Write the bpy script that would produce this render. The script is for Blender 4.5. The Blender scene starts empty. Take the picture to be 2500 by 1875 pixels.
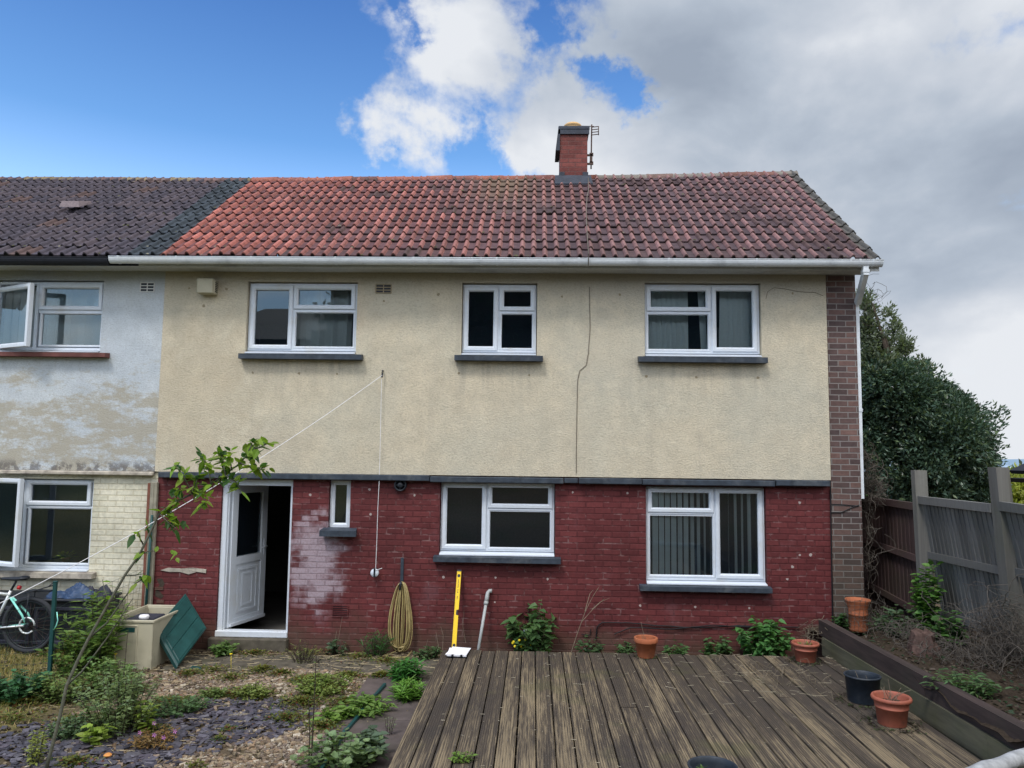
import bpy, math, random
import numpy as np
from mathutils import Vector, Matrix
random.seed(7); RNG = np.random.default_rng(11)
SC = bpy.context.scene; COL = SC.collection
rad = math.radians

# ------------------------------------------------------------------ camera
CAM_YAW, CAM_PITCH, CAM_ROLL = rad(1.716), rad(5.2444), rad(0.6919)
CAM_POS = Vector((0.0, -10.1, 2.55)); FPX = 1878.0
cam_data = bpy.data.cameras.new("camera"); cam = bpy.data.objects.new("camera", cam_data); COL.objects.link(cam)
cam_data.sensor_width = 36; cam_data.lens = FPX / 2500 * 36
cam_data.clip_start = 0.05; cam_data.clip_end = 12000
CR = Matrix.Rotation(CAM_YAW, 3, 'Z') @ Matrix.Rotation(math.pi / 2 + CAM_PITCH, 3, 'X') @ Matrix.Rotation(CAM_ROLL, 3, 'Z')
cam.matrix_world = Matrix.Translation(CAM_POS) @ CR.to_4x4()
SC.camera = cam

def ray(px, py): return CR @ Vector(((px - 1250) / FPX, -(py - 937.5) / FPX, -1))
def at(px, py, Y=0.0):          # photo pixel -> point on the vertical plane at depth Y
    d = ray(px, py); return CAM_POS + d * ((Y - CAM_POS.y) / d.y)
def G(px, py, Z=0.0):           # photo pixel -> point on the horizontal plane at height Z
    d = ray(px, py); return CAM_POS + d * ((Z - CAM_POS.z) / d.z)

# ------------------------------------------------------------------ node helpers
def newmat(name):
    m = bpy.data.materials.new(name); m.use_nodes = True
    nt = m.node_tree; nt.nodes.clear(); return m, nt
class NT:
    def __init__(s, nt): s.nt = nt
    def n(s, typ, **kw):
        x = s.nt.nodes.new(typ)
        for k, v in kw.items():
            if hasattr(x, k): setattr(x, k, v)
        return x
    def sock(s, node, key, val):
        i = node.inputs[key]
        if isinstance(val, bpy.types.NodeSocket): s.nt.links.new(val, i)
        elif val is not None:
            if hasattr(i.default_value, '__len__') and not hasattr(val, '__len__'): val = [val] * len(i.default_value)
            if hasattr(i.default_value, '__len__') and len(i.default_value) == 4 and len(val) == 3: val = (*val, 1)
            i.default_value = val
    def math(s, op, a, b=None, c=None, clamp=False):
        x = s.n('ShaderNodeMath', operation=op); x.use_clamp = clamp
        s.sock(x, 0, a)
        if b is not None: s.sock(x, 1, b)
        if c is not None: s.sock(x, 2, c)
        return x.outputs[0]
    def vmath(s, op, a, b=None, scale=None):
        x = s.n('ShaderNodeVectorMath', operation=op); s.sock(x, 0, a)
        if b is not None: s.sock(x, 1, b)
        if scale is not None: s.sock(x, 'Scale', scale)
        return x.outputs['Value'] if op in ('DISTANCE', 'DOT_PRODUCT', 'LENGTH') else x.outputs[0]
    def noise(s, vec, scale, detail=4, rough=0.55, dist=0.0, col=False, dim='3D'):
        x = s.n('ShaderNodeTexNoise'); x.noise_dimensions = dim
        if vec is not None: s.sock(x, 'Vector', vec)
        s.sock(x, 'Scale', scale); s.sock(x, 'Detail', detail); s.sock(x, 'Roughness', rough); s.sock(x, 'Distortion', dist)
        return x.outputs['Color'] if col else x.outputs['Fac']
    def ramp(s, fac, stops, interp='LINEAR'):
        x = s.n('ShaderNodeValToRGB'); x.color_ramp.interpolation = interp
        e = x.color_ramp.elements
        while len(e) < len(stops): e.new(0.5)
        for i, (p, c) in enumerate(stops):
            e[i].position = p; e[i].color = (*c, 1) if hasattr(c, '__len__') else (c, c, c, 1)
        s.sock(x, 'Fac', fac); return x.outputs['Color']
    def mix(s, fac, a, b, mode='MIX'):
        x = s.n('ShaderNodeMix'); x.data_type = 'RGBA'; x.blend_type = mode
        s.sock(x, 0, fac); s.sock(x, 6, a); s.sock(x, 7, b); return x.outputs[2]
    def step(s, v, lo, hi):
        x = s.n('ShaderNodeMapRange'); x.interpolation_type = 'SMOOTHSTEP'
        s.sock(x, 0, v); s.sock(x, 1, lo); s.sock(x, 2, hi); s.sock(x, 3, 0.0); s.sock(x, 4, 1.0); return x.outputs[0]
    def sep(s, v):
        x = s.n('ShaderNodeSeparateXYZ'); s.sock(x, 0, v); return x.outputs
    def comb(s, a, b, c):
        x = s.n('ShaderNodeCombineXYZ'); s.sock(x, 0, a); s.sock(x, 1, b); s.sock(x, 2, c); return x.outputs[0]
    def bump(s, h, strength=0.5, dist=0.01, normal=None):
        x = s.n('ShaderNodeBump'); s.sock(x, 'Strength', strength); s.sock(x, 'Distance', dist); s.sock(x, 'Height', h)
        if normal is not None: s.sock(x, 'Normal', normal)
        return x.outputs[0]
    def pos(s): return s.n('ShaderNodeNewGeometry').outputs['Position']
    def obj(s): return s.n('ShaderNodeTexCoord').outputs['Object']
    def attr(s, name): 
        x = s.n('ShaderNodeAttribute'); x.attribute_name = name; return x.outputs['Color']
    def out(s, shader): 
        o = s.n('ShaderNodeOutputMaterial'); s.nt.links.new(shader, o.inputs[0])
    def principled(s, color, rough=0.8, normal=None, metallic=0.0, spec=0.3, **kw):
        x = s.n('ShaderNodeBsdfPrincipled'); s.sock(x, 'Base Color', color); s.sock(x, 'Roughness', rough)
        s.sock(x, 'Metallic', metallic); s.sock(x, 'Specular IOR Level', spec)
        if normal is not None: s.sock(x, 'Normal', normal)
        for k, v in kw.items(): s.sock(x, k, v)
        return x.outputs[0]

# ------------------------------------------------------------------ world: sky, clouds
SUN_EL, SUN_AZ = rad(56), rad(208)     # azimuth from +Y clockwise: behind the camera, to the left
world = bpy.data.worlds.new("World"); SC.world = world; world.use_nodes = True
wn = world.node_tree; wn.nodes.clear(); W = NT(wn)
sky = W.n('ShaderNodeTexSky'); sky.sky_type = 'NISHITA'; sky.sun_disc = False
sky.sun_elevation = SUN_EL; sky.sun_rotation = SUN_AZ; sky.altitude = 80; sky.air_density = 1.0; sky.dust_density = 0.6; sky.ozone_density = 2.0
D = W.n('ShaderNodeTexCoord').outputs['Generated']
def dirpx(px, py): return tuple(ray(px, py).normalized())
rag = W.noise(D, 14.0, 7, 0.62, 0.0, col=True)
Dr = W.vmath('ADD', D, W.vmath('SCALE', W.vmath('SUBTRACT', rag, (0.5, 0.5, 0.5)), scale=0.16))
def blob(c, r0, r1, ragged=True):
    return W.math('SUBTRACT', 1.0, W.step(W.vmath('DISTANCE', Dr if ragged else D, c), r0, r1))
sx = W.sep(D)
# coverage: an overcast bank to the right, clear blue to the left, broken edge between
warp = W.noise(D, 3.2, 1, 0.4, 0.0, col=True)
Dw = W.vmath('ADD', D, W.vmath('SCALE', W.vmath('SUBTRACT', warp, (0.5, 0.5, 0.5)), scale=0.10))
Ds_ = W.vmath('MULTIPLY', Dw, (1.0, 1.0, 1.25))
fine = W.noise(Ds_, 11.0, 11, 0.57, 0.0)
mid = W.noise(W.vmath('ADD', Ds_, (3.1, 1.7, 0.4)), 4.6, 6, 0.5, 0.0)
big = W.noise(W.vmath('MULTIPLY', Dw, (1.0, 1.0, 1.8)), 4.2, 4, 0.5, 0.0)
edge = W.step(W.math('SUBTRACT', sx[0], W.math('MULTIPLY', sx[2], 0.02)), -0.24, 0.06)
cov = W.math('MULTIPLY', edge, 0.95)
for (px, py, r0, r1, w) in [(900, 275, 0.0, 0.09, 0.62), (1010, 150, 0.0, 0.11, 0.42), (980, 370, 0, .09, .36), (1150, 60, 0, .13, .30), (1110, 330, 0, .12, .30), (2000, 500, 0, .5, .55), (1700, 200, 0, .22, .3), (1350, 380, 0, .08, .3),
                            (1345, 95, 0.0, 0.05, -0.55), (1350, 30, 0.0, 0.05, -0.45), (1240, 140, 0.0, 0.05, -0.25), (1165, 400, 0.0, 0.075, -0.85), (1280, 425, 0.0, 0.06, -0.75), (1420, 200, 0, .04, -.35), (1000, 60, 0, .03, -.5), (1850, 350, 0, .05, -.6), (1235, 330, 0, .05, -.3),
                            (1480, 235, 0.0, 0.065, -0.80), (1545, 265, 0.0, 0.045, -0.45), (1490, 160, 0.0, 0.05, -0.55), (920, 445, 0.0, 0.06, -.5), (1840, 395, 0, .05, -.5), (300, 60, 0, .22, -.5), (600, 250, 0, .16, -.5), (860, 120, 0, .07, -.2)]:
    cov = W.math('ADD', cov, W.math('MULTIPLY', blob(dirpx(px, py), r0, r1), w))
dens = W.math('ADD', cov, W.math('ADD', W.math('MULTIPLY', W.math('SUBTRACT', fine, 0.5), 2.3), W.math('MULTIPLY', W.math('SUBTRACT', mid, 0.5), 1.5)))
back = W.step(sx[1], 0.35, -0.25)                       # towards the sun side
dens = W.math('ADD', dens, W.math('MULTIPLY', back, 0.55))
mask = W.step(dens, 0.28, 1.02)
# cloud brightness: broad soft masses, bright rims where they thin out
rim = W.math('SUBTRACT', 1.0, W.step(dens, .55, 1.5))
shade = W.math('ADD', W.math('ADD', W.math('MULTIPLY', big, 0.75), W.math('MULTIPLY', mid, 0.45)), W.math('ADD', W.math('MULTIPLY', fine, 0.42), W.math('MULTIPLY', rim, .05)))
for (px, py, r, w) in [(1480, 380, .16, .15), (1100, 200, .18, .17), (880, 300, .08, .13), (1000, 420, .1, .10), (2050, 160, .15, .13), (2250, 260, .12, .08), (2450, 90, .12, .08), (1620, 190, .17, -.09), (1880, 10, .18, -.04), (2350, 560, .26, -.17), (2000, 450, .14, -.04), (2250, 760, .15, -.10), (2480, 1060, .24, .36), (2300, 900, .2, .08), (1500, 40, .2, -.05), (1800, 260, .12, -.04)]:
    shade = W.math('ADD', shade, W.math('MULTIPLY', blob(dirpx(px, py), 0.0, r, False), w))
ccol = W.ramp(shade, [(0.52, (0.29, 0.34, 0.42)), (0.70, (0.40, 0.455, 0.535)), (0.85, (0.53, 0.57, 0.635)), (1.0, (0.70, 0.725, 0.765))])
# sun side of the sky is brighter
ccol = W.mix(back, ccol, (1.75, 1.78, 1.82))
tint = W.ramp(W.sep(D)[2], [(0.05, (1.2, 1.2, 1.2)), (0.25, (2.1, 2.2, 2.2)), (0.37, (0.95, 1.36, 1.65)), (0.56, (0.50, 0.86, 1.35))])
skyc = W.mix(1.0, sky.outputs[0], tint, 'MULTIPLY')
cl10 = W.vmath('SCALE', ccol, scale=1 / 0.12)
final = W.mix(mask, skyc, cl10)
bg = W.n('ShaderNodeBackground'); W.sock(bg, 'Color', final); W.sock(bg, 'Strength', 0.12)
wo = W.n('ShaderNodeOutputWorld'); wn.links.new(bg.outputs[0], wo.inputs[0])

# ------------------------------------------------------------------ sun
sl = bpy.data.lights.new("sun", 'SUN'); sl.energy = 2.0; sl.angle = rad(12); sl.color = (1.0, 0.95, 0.88)
so = bpy.data.objects.new("sun", sl); COL.objects.link(so); so.location = (-6, -14, 14)
sd = Vector((math.sin(SUN_AZ) * math.cos(SUN_EL), math.cos(SUN_AZ) * math.cos(SUN_EL), math.sin(SUN_EL)))
so.rotation_euler = sd.to_track_quat('Z', 'Y').to_euler()
SC.view_settings.view_transform = 'Standard'; SC.view_settings.look = 'None'
SC.view_settings.exposure = 0.2; SC.view_settings.gamma = 1.0; SC.view_settings.use_curve_mapping = False

# ------------------------------------------------------------------ mesh helpers
class MB:
    def __init__(s): s.v = []; s.f = []; s.m = []; s.sm = []
    def add(s, vs, fs, mi=0, smooth=False):
        o = len(s.v); s.v += [tuple(v) for v in vs]
        for f in fs: s.f.append(tuple(i + o for i in f)); s.m.append(mi); s.sm.append(smooth)
        return s
    def box(s, x0, x1, y0, y1, z0, z1, mi=0, bev=0.0):
        if x0 > x1: x0, x1 = x1, x0
        if y0 > y1: y0, y1 = y1, y0
        if z0 > z1: z0, z1 = z1, z0
        b = min(bev, (x1 - x0) * .45, (y1 - y0) * .45, (z1 - z0) * .45)
        if b <= 0:
            vs = [(x, y, z) for x in (x0, x1) for y in (y0, y1) for z in (z0, z1)]
            return s.add(vs, [(0, 1, 3, 2), (4, 6, 7, 5), (0, 4, 5, 1), (2, 3, 7, 6), (0, 2, 6, 4), (1, 5, 7, 3)], mi)
        bm_v = []; idx = {}
        X = (x0, x1); Y = (y0, y1); Z = (z0, z1); sg = (1, -1)
        for i in range(2):
            for j in range(2):
                for k in range(2):
                    for a in range(3):
                        p = [X[i], Y[j], Z[k]]
                        for q in range(3):
                            if q != a: p[q] += b * sg[(i, j, k)[q]]
                        idx[(i, j, k, a)] = len(bm_v); bm_v.append(p)
        F = []
        for a in range(3):
            o1, o2 = [q for q in range(3) if q != a]
            for e in range(2):
                quad = []
                for (u, w) in ((0, 0), (0, 1), (1, 1), (1, 0)):
                    c = [0, 0, 0]; c[a] = e; c[o1] = u; c[o2] = w; quad.append(idx[(*c, a)])
                if (e == 0) ^ (a == 1): pass
                F.append(tuple(quad))
        for a in range(3):       # edges parallel to axis a
            o1, o2 = [q for q in range(3) if q != a]
            for u in range(2):
                for w in range(2):
                    c0 = [0, 0, 0]; c1 = [0, 0, 0]; c0[o1] = c1[o1] = u; c0[o2] = c1[o2] = w; c0[a] = 0; c1[a] = 1
                    F.append((idx[(*c0, o1)], idx[(*c1, o1)], idx[(*c1, o2)], idx[(*c0, o2)]))
        for i in range(2):
            for j in range(2):
                for k in range(2): F.append((idx[(i, j, k, 0)], idx[(i, j, k, 1)], idx[(i, j, k, 2)]))
        return s.add(bm_v, F, mi)
    def hexa(s, pts, mi=0):      # 8 points: bottom 4 ccw, top 4 ccw
        return s.add(pts, [(0, 3, 2, 1), (4, 5, 6, 7), (0, 1, 5, 4), (1, 2, 6, 5), (2, 3, 7, 6), (3, 0, 4, 7)], mi)
    def tube(s, pts, r, n=8, mi=0, cap=True, smooth=True):
        pts = [Vector(p) for p in pts]; N = len(pts)
        rs = r if hasattr(r, '__len__') else [r] * N
        vs = []; prev = None
        for i, p in enumerate(pts):
            t = (pts[min(i + 1, N - 1)] - pts[max(i - 1, 0)])
            if t.length < 1e-9: t = Vector((0, 0, 1))
            t.normalize()
            if prev is None:
                up = Vector((0, 0, 1)) if abs(t.z) < .9 else Vector((1, 0, 0)); a = t.cross(up).normalized()
            else: a = (prev - t * prev.dot(t)); a = a.normalized() if a.length > 1e-6 else t.orthogonal().normalized()
            prev = a; b = t.cross(a)
            for k in range(n):
                th = 2 * math.pi * k / n; vs.append(p + (a * math.cos(th) + b * math.sin(th)) * rs[i])
        fs = [(i * n + k, i * n + (k + 1) % n, (i + 1) * n + (k + 1) % n, (i + 1) * n + k) for i in range(N - 1) for k in range(n)]
        s.add(vs, fs, mi, smooth)
        if cap: o = len(s.v) - N * n; s.f.append(tuple(o + k for k in range(n))[::-1]); s.m.append(mi); s.sm.append(False); s.f.append(tuple(o + (N - 1) * n + k for k in range(n))); s.m.append(mi); s.sm.append(False)
        return s
    def lathe(s, c, prof, n=32, mi=0, smooth=True, M=None):
        c = Vector(c); vs = []
        for (r, z) in prof:
            for k in range(n):
                th = 2 * math.pi * k / n; p = Vector((r * math.cos(th), r * math.sin(th), z))
                if M is not None: p = M @ p
                vs.append(c + p)
        P = len(prof)
        return s.add(vs, [(i * n + k, i * n + (k + 1) % n, (i + 1) * n + (k + 1) % n, (i + 1) * n + k) for i in range(P - 1) for k in range(n)], mi, smooth)
    def disc(s, c, r, nrm=(0, -1, 0), n=10, mi=0, wob=0.0):
        c = Vector(c); nn = Vector(nrm).normalized(); a = nn.orthogonal().normalized(); b = nn.cross(a)
        vs = [c + (a * math.cos(2 * math.pi * k / n) + b * math.sin(2 * math.pi * k / n)) * r * (1 + random.uniform(-wob, wob)) for k in range(n)]
        return s.add(vs, [tuple(range(n))], mi)
    def build(s, name, mats, parent=None, loc=None):
        L = Vector(parent['_w']) if (parent is not None and '_w' in parent) else (Vector(loc) if loc is not None else Vector((0, 0, 0)))
        me = bpy.data.meshes.new(name); me.from_pydata([(v[0] - L.x, v[1] - L.y, v[2] - L.z) for v in s.v], [], s.f)
        mats = mats if isinstance(mats, (list, tuple)) else [mats]
        for m in mats: me.materials.append(m)
        me.polygons.foreach_set('material_index', s.m); me.polygons.foreach_set('use_smooth', s.sm); me.update()
        return link(name, me, parent, L)
def link(name, me, parent, L):
    o = bpy.data.objects.new(name, me); COL.objects.link(o); o['_w'] = tuple(L)
    if parent is not None: o.parent = parent
    else: o.location = L
    return o
def npmesh(name, verts, faces, mat, parent=None, loc=(0, 0, 0), col=None, smooth=False):
    """verts (n,3), faces list of (m,k) arrays, col per-vertex (n,3)"""
    L = Vector(parent['_w']) if (parent is not None and '_w' in parent) else Vector(loc)
    me = bpy.data.meshes.new(name); verts = np.asarray(verts, dtype=np.float32) - np.array(L, dtype=np.float32)
    if not isinstance(faces, list): faces = [faces]
    nf = sum(len(f) for f in faces); loops = np.concatenate([f.reshape(-1) for f in faces]).astype(np.int32)
    tot = np.concatenate([np.full(len(f), f.shape[1], dtype=np.int32) for f in faces]); st = np.concatenate([[0], np.cumsum(tot)[:-1]]).astype(np.int32)
    me.vertices.add(len(verts)); me.vertices.foreach_set('co', verts.reshape(-1))
    me.loops.add(len(loops)); me.loops.foreach_set('vertex_index', loops)
    me.polygons.add(nf); me.polygons.foreach_set('loop_start', st); me.polygons.foreach_set('loop_total', tot)
    me.polygons.foreach_set('use_smooth', np.full(nf, bool(smooth)))
    me.update(calc_edges=True)
    if col is not None:
        a = me.color_attributes.new('Col', 'FLOAT_COLOR', 'POINT')
        c4 = np.ones((len(verts), 4), dtype=np.float32); c4[:, :3] = col; a.data.foreach_set('color', c4.reshape(-1))
    me.materials.append(mat); me.validate()
    return link(name, me, parent, L)
def thing(name, label, cat, loc=(0, 0, 0), group=None):
    o = bpy.data.objects.new(name, None); COL.objects.link(o); o.location = loc; o['_w'] = tuple(loc); o.empty_display_size = .1
    return tag(o, label, cat, group)
def tag(o, label, cat, group=None):
    o['label'] = label; o['category'] = cat
    if group: o['group'] = group
    return o
def kind(o, k): o['kind'] = k; return o

# ------------------------------------------------------------------ materials
def simple(name, color, rough=0.6, spec=0.3, metallic=0.0, nscale=30, namt=0.12, bump=0.0, bscale=60, dirt=None, dscale=3):
    m, nt = newmat(name); N = NT(nt); P = N.obj()
    v = N.noise(P, nscale, 4)
    c = N.mix(1.0, color, N.ramp(v, [(0.3, 1 - namt), (0.7, 1 + namt * .6)]), 'MULTIPLY')
    if dirt is not None:
        d = N.step(N.noise(P, dscale, 6, 0.65), 0.48, 0.72); c = N.mix(N.math('MULTIPLY', d, .7), c, dirt)
    nm = N.bump(N.noise(P, bscale, 4), bump, .004) if bump else None
    N.out(N.principled(c, rough, nm, metallic, spec)); return m
def leafmat(name, trans=0.35, rough=.45):
    m, nt = newmat(name); N = NT(nt)
    c = N.attr('Col')
    p = N.principled(c, rough, None, 0, .35)
    t = N.n('ShaderNodeBsdfTranslucent'); N.sock(t, 'Color', N.mix(1.0, c, (1.25, 1.35, .6), 'MULTIPLY'))
    mx = N.n('ShaderNodeMixShader'); mx.inputs[0].default_value = trans
    nt.links.new(p, mx.inputs[1]); nt.links.new(t.outputs[0], mx.inputs[2]); N.out(mx.outputs[0]); return m
def colmat(name, rough=.8, nscale=0, bump=0.0, bscale=80, spec=.25):
    m, nt = newmat(name); N = NT(nt); c = N.attr('Col'); P = N.pos()
    if nscale: c = N.mix(1.0, c, N.ramp(N.noise(P, nscale, 5, .6), [(0.3, .72), (0.7, 1.25)]), 'MULTIPLY')
    nm = N.bump(N.noise(P, bscale, 4), bump, .005) if bump else None
    N.out(N.principled(c, rough, nm, 0, spec)); return m

def brickmat(name, c1, c2, mortar, msize=0.010, squash=.5, mode='paint'):
    m, nt = newmat(name); N = NT(nt); P = N.pos(); s = N.sep(P)
    wob = N.noise(P, 3.0, 3, .5, col=True)
    wv = N.sep(N.vmath('SCALE', N.vmath('SUBTRACT', wob, (.5, .5, .5)), scale=0.010))
    # use x+y so side walls are covered as well
    u = N.math('ADD', N.math('ADD', s[0], s[1]), wv[0]); v = N.math('ADD', s[2], wv[1])
    vec = N.comb(u, v, 0.0)
    b = N.n('ShaderNodeTexBrick'); b.offset = .5; b.squash = 1.0
    N.sock(b, 'Vector', vec); N.sock(b, 'Color1', (0, 0, 0)); N.sock(b, 'Color2', (1, 1, 1)); N.sock(b, 'Mortar', (.5, .5, .5))
    N.sock(b, 'Scale', 1.0); N.sock(b, 'Mortar Size', msize); N.sock(b, 'Mortar Smooth', .35); N.sock(b, 'Bias', 0.0)
    N.sock(b, 'Brick Width', .225); N.sock(b, 'Row Height', .075)
    fac = b.outputs['Fac']; rnd = N.sep(b.outputs['Color'])[0]
    bc = N.mix(rnd, c1, c2)
    n1 = N.noise(P, 1.3, 5, .6); n2 = N.noise(P, 22, 5, .6)
    bc = N.mix(1.0, bc, N.ramp(n1, [(0.3, .74), (0.72, 1.28)]), 'MULTIPLY')
    bc = N.mix(1.0, bc, N.ramp(n2, [(0.25, .8), (0.75, 1.2)]), 'MULTIPLY')
    if mode == 'paint':
        # worn paint: some joints dark, some pale where the paint has gone
        n3 = N.noise(P, 6.0, 4, .65)
        mc = N.mix(N.step(n3, .50, .66), N.mix(1.0, bc, (.74, .72, .74), 'MULTIPLY'), N.mix(.26, bc, mortar))
        c = N.mix(fac, bc, mc)
        chips = N.math('MULTIPLY', N.step(N.noise(P, 16, 3, .5), .70, .76), N.step(N.noise(N.vmath('ADD', P, (7, 3, 1)), 1.5, 3), .48, .62))
        c = N.mix(N.math('MULTIPLY', chips, .65), c, (.30, .22, .22))
        # salts near the back door
        e = N.math('MULTIPLY', N.math('SUBTRACT', 1.0, N.step(N.vmath('DISTANCE', N.vmath('MULTIPLY', P, (1.0, 0, .62)), (-2.82, 0, .70)), .02, .62)), 1.0)
        en = N.math('ADD', N.noise(P, 4.5, 6, .68), N.math('MULTIPLY', N.math('SUBTRACT', rnd, .5), .34))
        ef = N.math('MULTIPLY', N.step(N.math('ADD', en, N.math('MULTIPLY', e, .50)), .54, .96), N.step(e, .02, .35))
        c = N.mix(N.math('MULTIPLY', N.math('MULTIPLY', ef, N.math('SUBTRACT', .80, N.math('MULTIPLY', fac, .18))), N.ramp(N.noise(P, 34, 5, .7), [(.3, .6), (.55, 1.0)])), c, (.40, .34, .385))
        # broad damp bloom
        bl = N.step(N.noise(N.vmath('ADD', P, (2, 0, 5)), 2.2, 5, .65), .56, .78)
        c = N.mix(N.math('MULTIPLY', bl, .22), c, (.26, .16, .18))
        # algae and grime low on the wall
        low = N.math('SUBTRACT', 1.0, N.step(N.math('SUBTRACT', s[2], N.math('MULTIPLY', N.math('SUBTRACT', N.noise(P, 2.4, 5), .5), .9)), .05, .52))
        c = N.mix(N.math('MULTIPLY', low, .62), c, N.mix(N.noise(P, 3.4, 3), (.055, .050, .028), (.10, .07, .055)))
        rough = .62
    elif mode == 'cream':
        c = N.mix(fac, bc, N.mix(1.0, bc, (.88, .85, .80), 'MULTIPLY'))
        d = N.step(N.noise(P, 1.8, 6, .66), .55, .75); c = N.mix(N.math('MULTIPLY', d, .35), c, (.36, .30, .17))
        low = N.math('SUBTRACT', 1.0, N.step(s[2], .2, 1.0)); c = N.mix(N.math('MULTIPLY', low, .55), c, (.30, .24, .13))
        rough = .7
    else:
        c = N.mix(fac, bc, mortar)
        d = N.step(N.noise(P, 2.5, 6, .66), .52, .75); c = N.mix(N.math('MULTIPLY', d, .35), c, (.07, .055, .045))
        low = N.math('SUBTRACT', 1.0, N.step(s[2], .6, 2.2)); c = N.mix(N.math('MULTIPLY', low, .45), c, (.055, .055, .035))
        rough = .85
    h = N.math('ADD', N.math('MULTIPLY', N.math('SUBTRACT', 1.0, fac), 1.0), N.math('MULTIPLY', n2, .35))
    nm = N.bump(h, .7, .006)
    N.out(N.principled(c, rough, nm, 0, .25)); return m

def rendermat(name, base, var, stain, peel=None):
    m, nt = newmat(name); N = NT(nt); P = N.pos(); s = N.sep(P)
    a = N.noise(P, .8, 6, .62); b = N.noise(P, 5.0, 6, .6); f = N.noise(N.vmath('MULTIPLY', P, (.6, .6, 1)), 60, 5, .75); g = N.noise(P, 140, 3, .6)
    c = N.mix(N.step(a, .35, .68), base, var)
    c = N.mix(1.0, c, N.ramp(b, [(0.3, .90), (0.7, 1.08)]), 'MULTIPLY')
    c = N.mix(1.0, c, N.ramp(f, [(0.30, .74), (0.5, 1.0), (0.72, 1.10)]), 'MULTIPLY')
    # rain streaks running down
    st = N.noise(N.vmath('MULTIPLY', P, (5.5, 5.5, .35)), 1.0, 5, .65)
    c = N.mix(N.math('MULTIPLY', N.step(st, .52, .80), .5), c, stain)
    # shade under the eaves, painted into the render colour
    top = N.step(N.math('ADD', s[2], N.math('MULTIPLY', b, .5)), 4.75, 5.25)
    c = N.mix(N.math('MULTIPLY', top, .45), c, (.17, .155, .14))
    if peel:
        w = N.math('SUBTRACT', 1.0, N.step(s[2], 2.9, 4.1))
        pn = N.math('ADD', N.noise(N.vmath('MULTIPLY', P, (1, 1, 2.6)), 1.7, 9, .74), N.math('MULTIPLY', w, .22))
        c = N.mix(N.math('MULTIPLY', N.step(N.math('ADD', pn, N.math('MULTIPLY', N.math('SUBTRACT', N.noise(P, 26, 4, .7), .5), .22)), .60, .76), .75), c, peel)
        ed = N.step(N.math('SUBTRACT', 2.42, s[2]), -.03, .09)
        c = N.mix(N.math('MULTIPLY', N.math('MULTIPLY', ed, N.step(N.noise(P, 7, 6, .7), .42, .55)), .7), c, (.10, .09, .09))
    hp = None
    if not peel:      # damp and rust coloured runs, patch repairs, grey drips under the sills
        for (cx, cz, rx, rz, w, colr) in [(-4.45, 3.3, .9, 1.3, .30, (.50, .40, .27)), (-2.7, 4.45, .9, .5, .22, (.50, .39, .28)), (1.0, 3.9, .9, .8, .25, (.43, .43, .38)), (3.2, 3.0, .9, .9, .22, (.47, .46, .39)), (-3.3, 2.65, .5, .5, .22, (.36, .34, .29)), (0.1, 2.8, 1.2, .7, .20, (.52, .47, .37)), (-4.8, 4.5, .25, .6, .35, (.35, .33, .27)), (1.9, 4.8, 2.5, .35, .30, (.34, .34, .33))]:
            dd = N.vmath('LENGTH', N.vmath('MULTIPLY', N.vmath('SUBTRACT', P, (cx, 0, cz)), (1 / rx, 0, 1 / rz)))
            k = N.math('SUBTRACT', 1.0, N.step(N.math('ADD', dd, N.math('MULTIPLY', N.math('SUBTRACT', b, .5), 1.3)), .35, 1.1)); c = N.mix(N.math('MULTIPLY', k, w), c, colr)
        for (x0_, x1_, z_) in [(-3.75, -2.15, 3.83), (-1.12, .08, 3.83), (1.22, 2.98, 3.83)]:
            inx = N.math('MULTIPLY', N.step(s[0], x0_ - .05, x0_ + .1), N.math('SUBTRACT', 1.0, N.step(s[0], x1_ - .1, x1_ + .05)))
            dz_ = N.math('SUBTRACT', z_, s[2]); inz = N.math('MULTIPLY', N.step(dz_, 0.0, .04), N.math('SUBTRACT', 1.0, N.step(dz_, .05, .75)))
            dr = N.step(N.noise(N.vmath('MULTIPLY', P, (9, 1, .5)), 1.0, 4, .6), .42, .68)
            c = N.mix(N.math('MULTIPLY', N.math('MULTIPLY', inx, inz), N.math('MULTIPLY', dr, .35)), c, (.27, .25, .21))
    nm = N.bump(N.math('ADD', f, N.math('MULTIPLY', g, .5)), .75, .016)
    N.out(N.principled(c, .9, nm, 0, .15)); return m

M = {}
M['red'] = brickmat('painted_red_brick', (.092, .0200, .0215), (.128, .030, .031), (.42, .32, .31))
M['cream_brick'] = brickmat('painted_cream_brick', (.53, .51, .40), (.60, .57, .46), (.42, .40, .32), mode='cream')
M['brown'] = brickmat('brown_brick', (.066, .046, .046), (.150, .088, .076), (.20, .18, .17), .008, mode='bare')
M['chim'] = brickmat('chimney_brick', (.125, .038, .034), (.185, .058, .050), (.13, .06, .055), .008, mode='bare2')
M['render'] = rendermat('cream_render', (.60, .53, .40), (.545, .505, .40), (.41, .37, .295))
M['render_n'] = rendermat('white_render', (.50, .55, .60), (.56, .60, .63), (.44, .46, .46), peel=(.37, .325, .235))
M['pvc'] = simple('white_pvc', (.60, .65, .72), .35, .4, namt=.05, dirt=(.55, .56, .55), dscale=2.5)
M['pvc_dull'] = simple('dull_white_pvc', (.56, .56, .54), .5, .3, namt=.08, dirt=(.38, .36, .32))
M['gutter'] = simple('white_gutter_plastic', (.66, .70, .74), .4, .4, namt=.06, dirt=(.34, .37, .40), dscale=2)
M['soffit'] = simple('painted_soffit', (.46, .47, .46), .7, .2, namt=.12, dirt=(.25, .25, .25), dscale=1.6)
M['navy'] = simple('dark_blue_paint', (.038, .050, .068), .55, .3, namt=.35, nscale=12, bump=.3, dirt=(.10, .11, .12), dscale=5)
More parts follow.
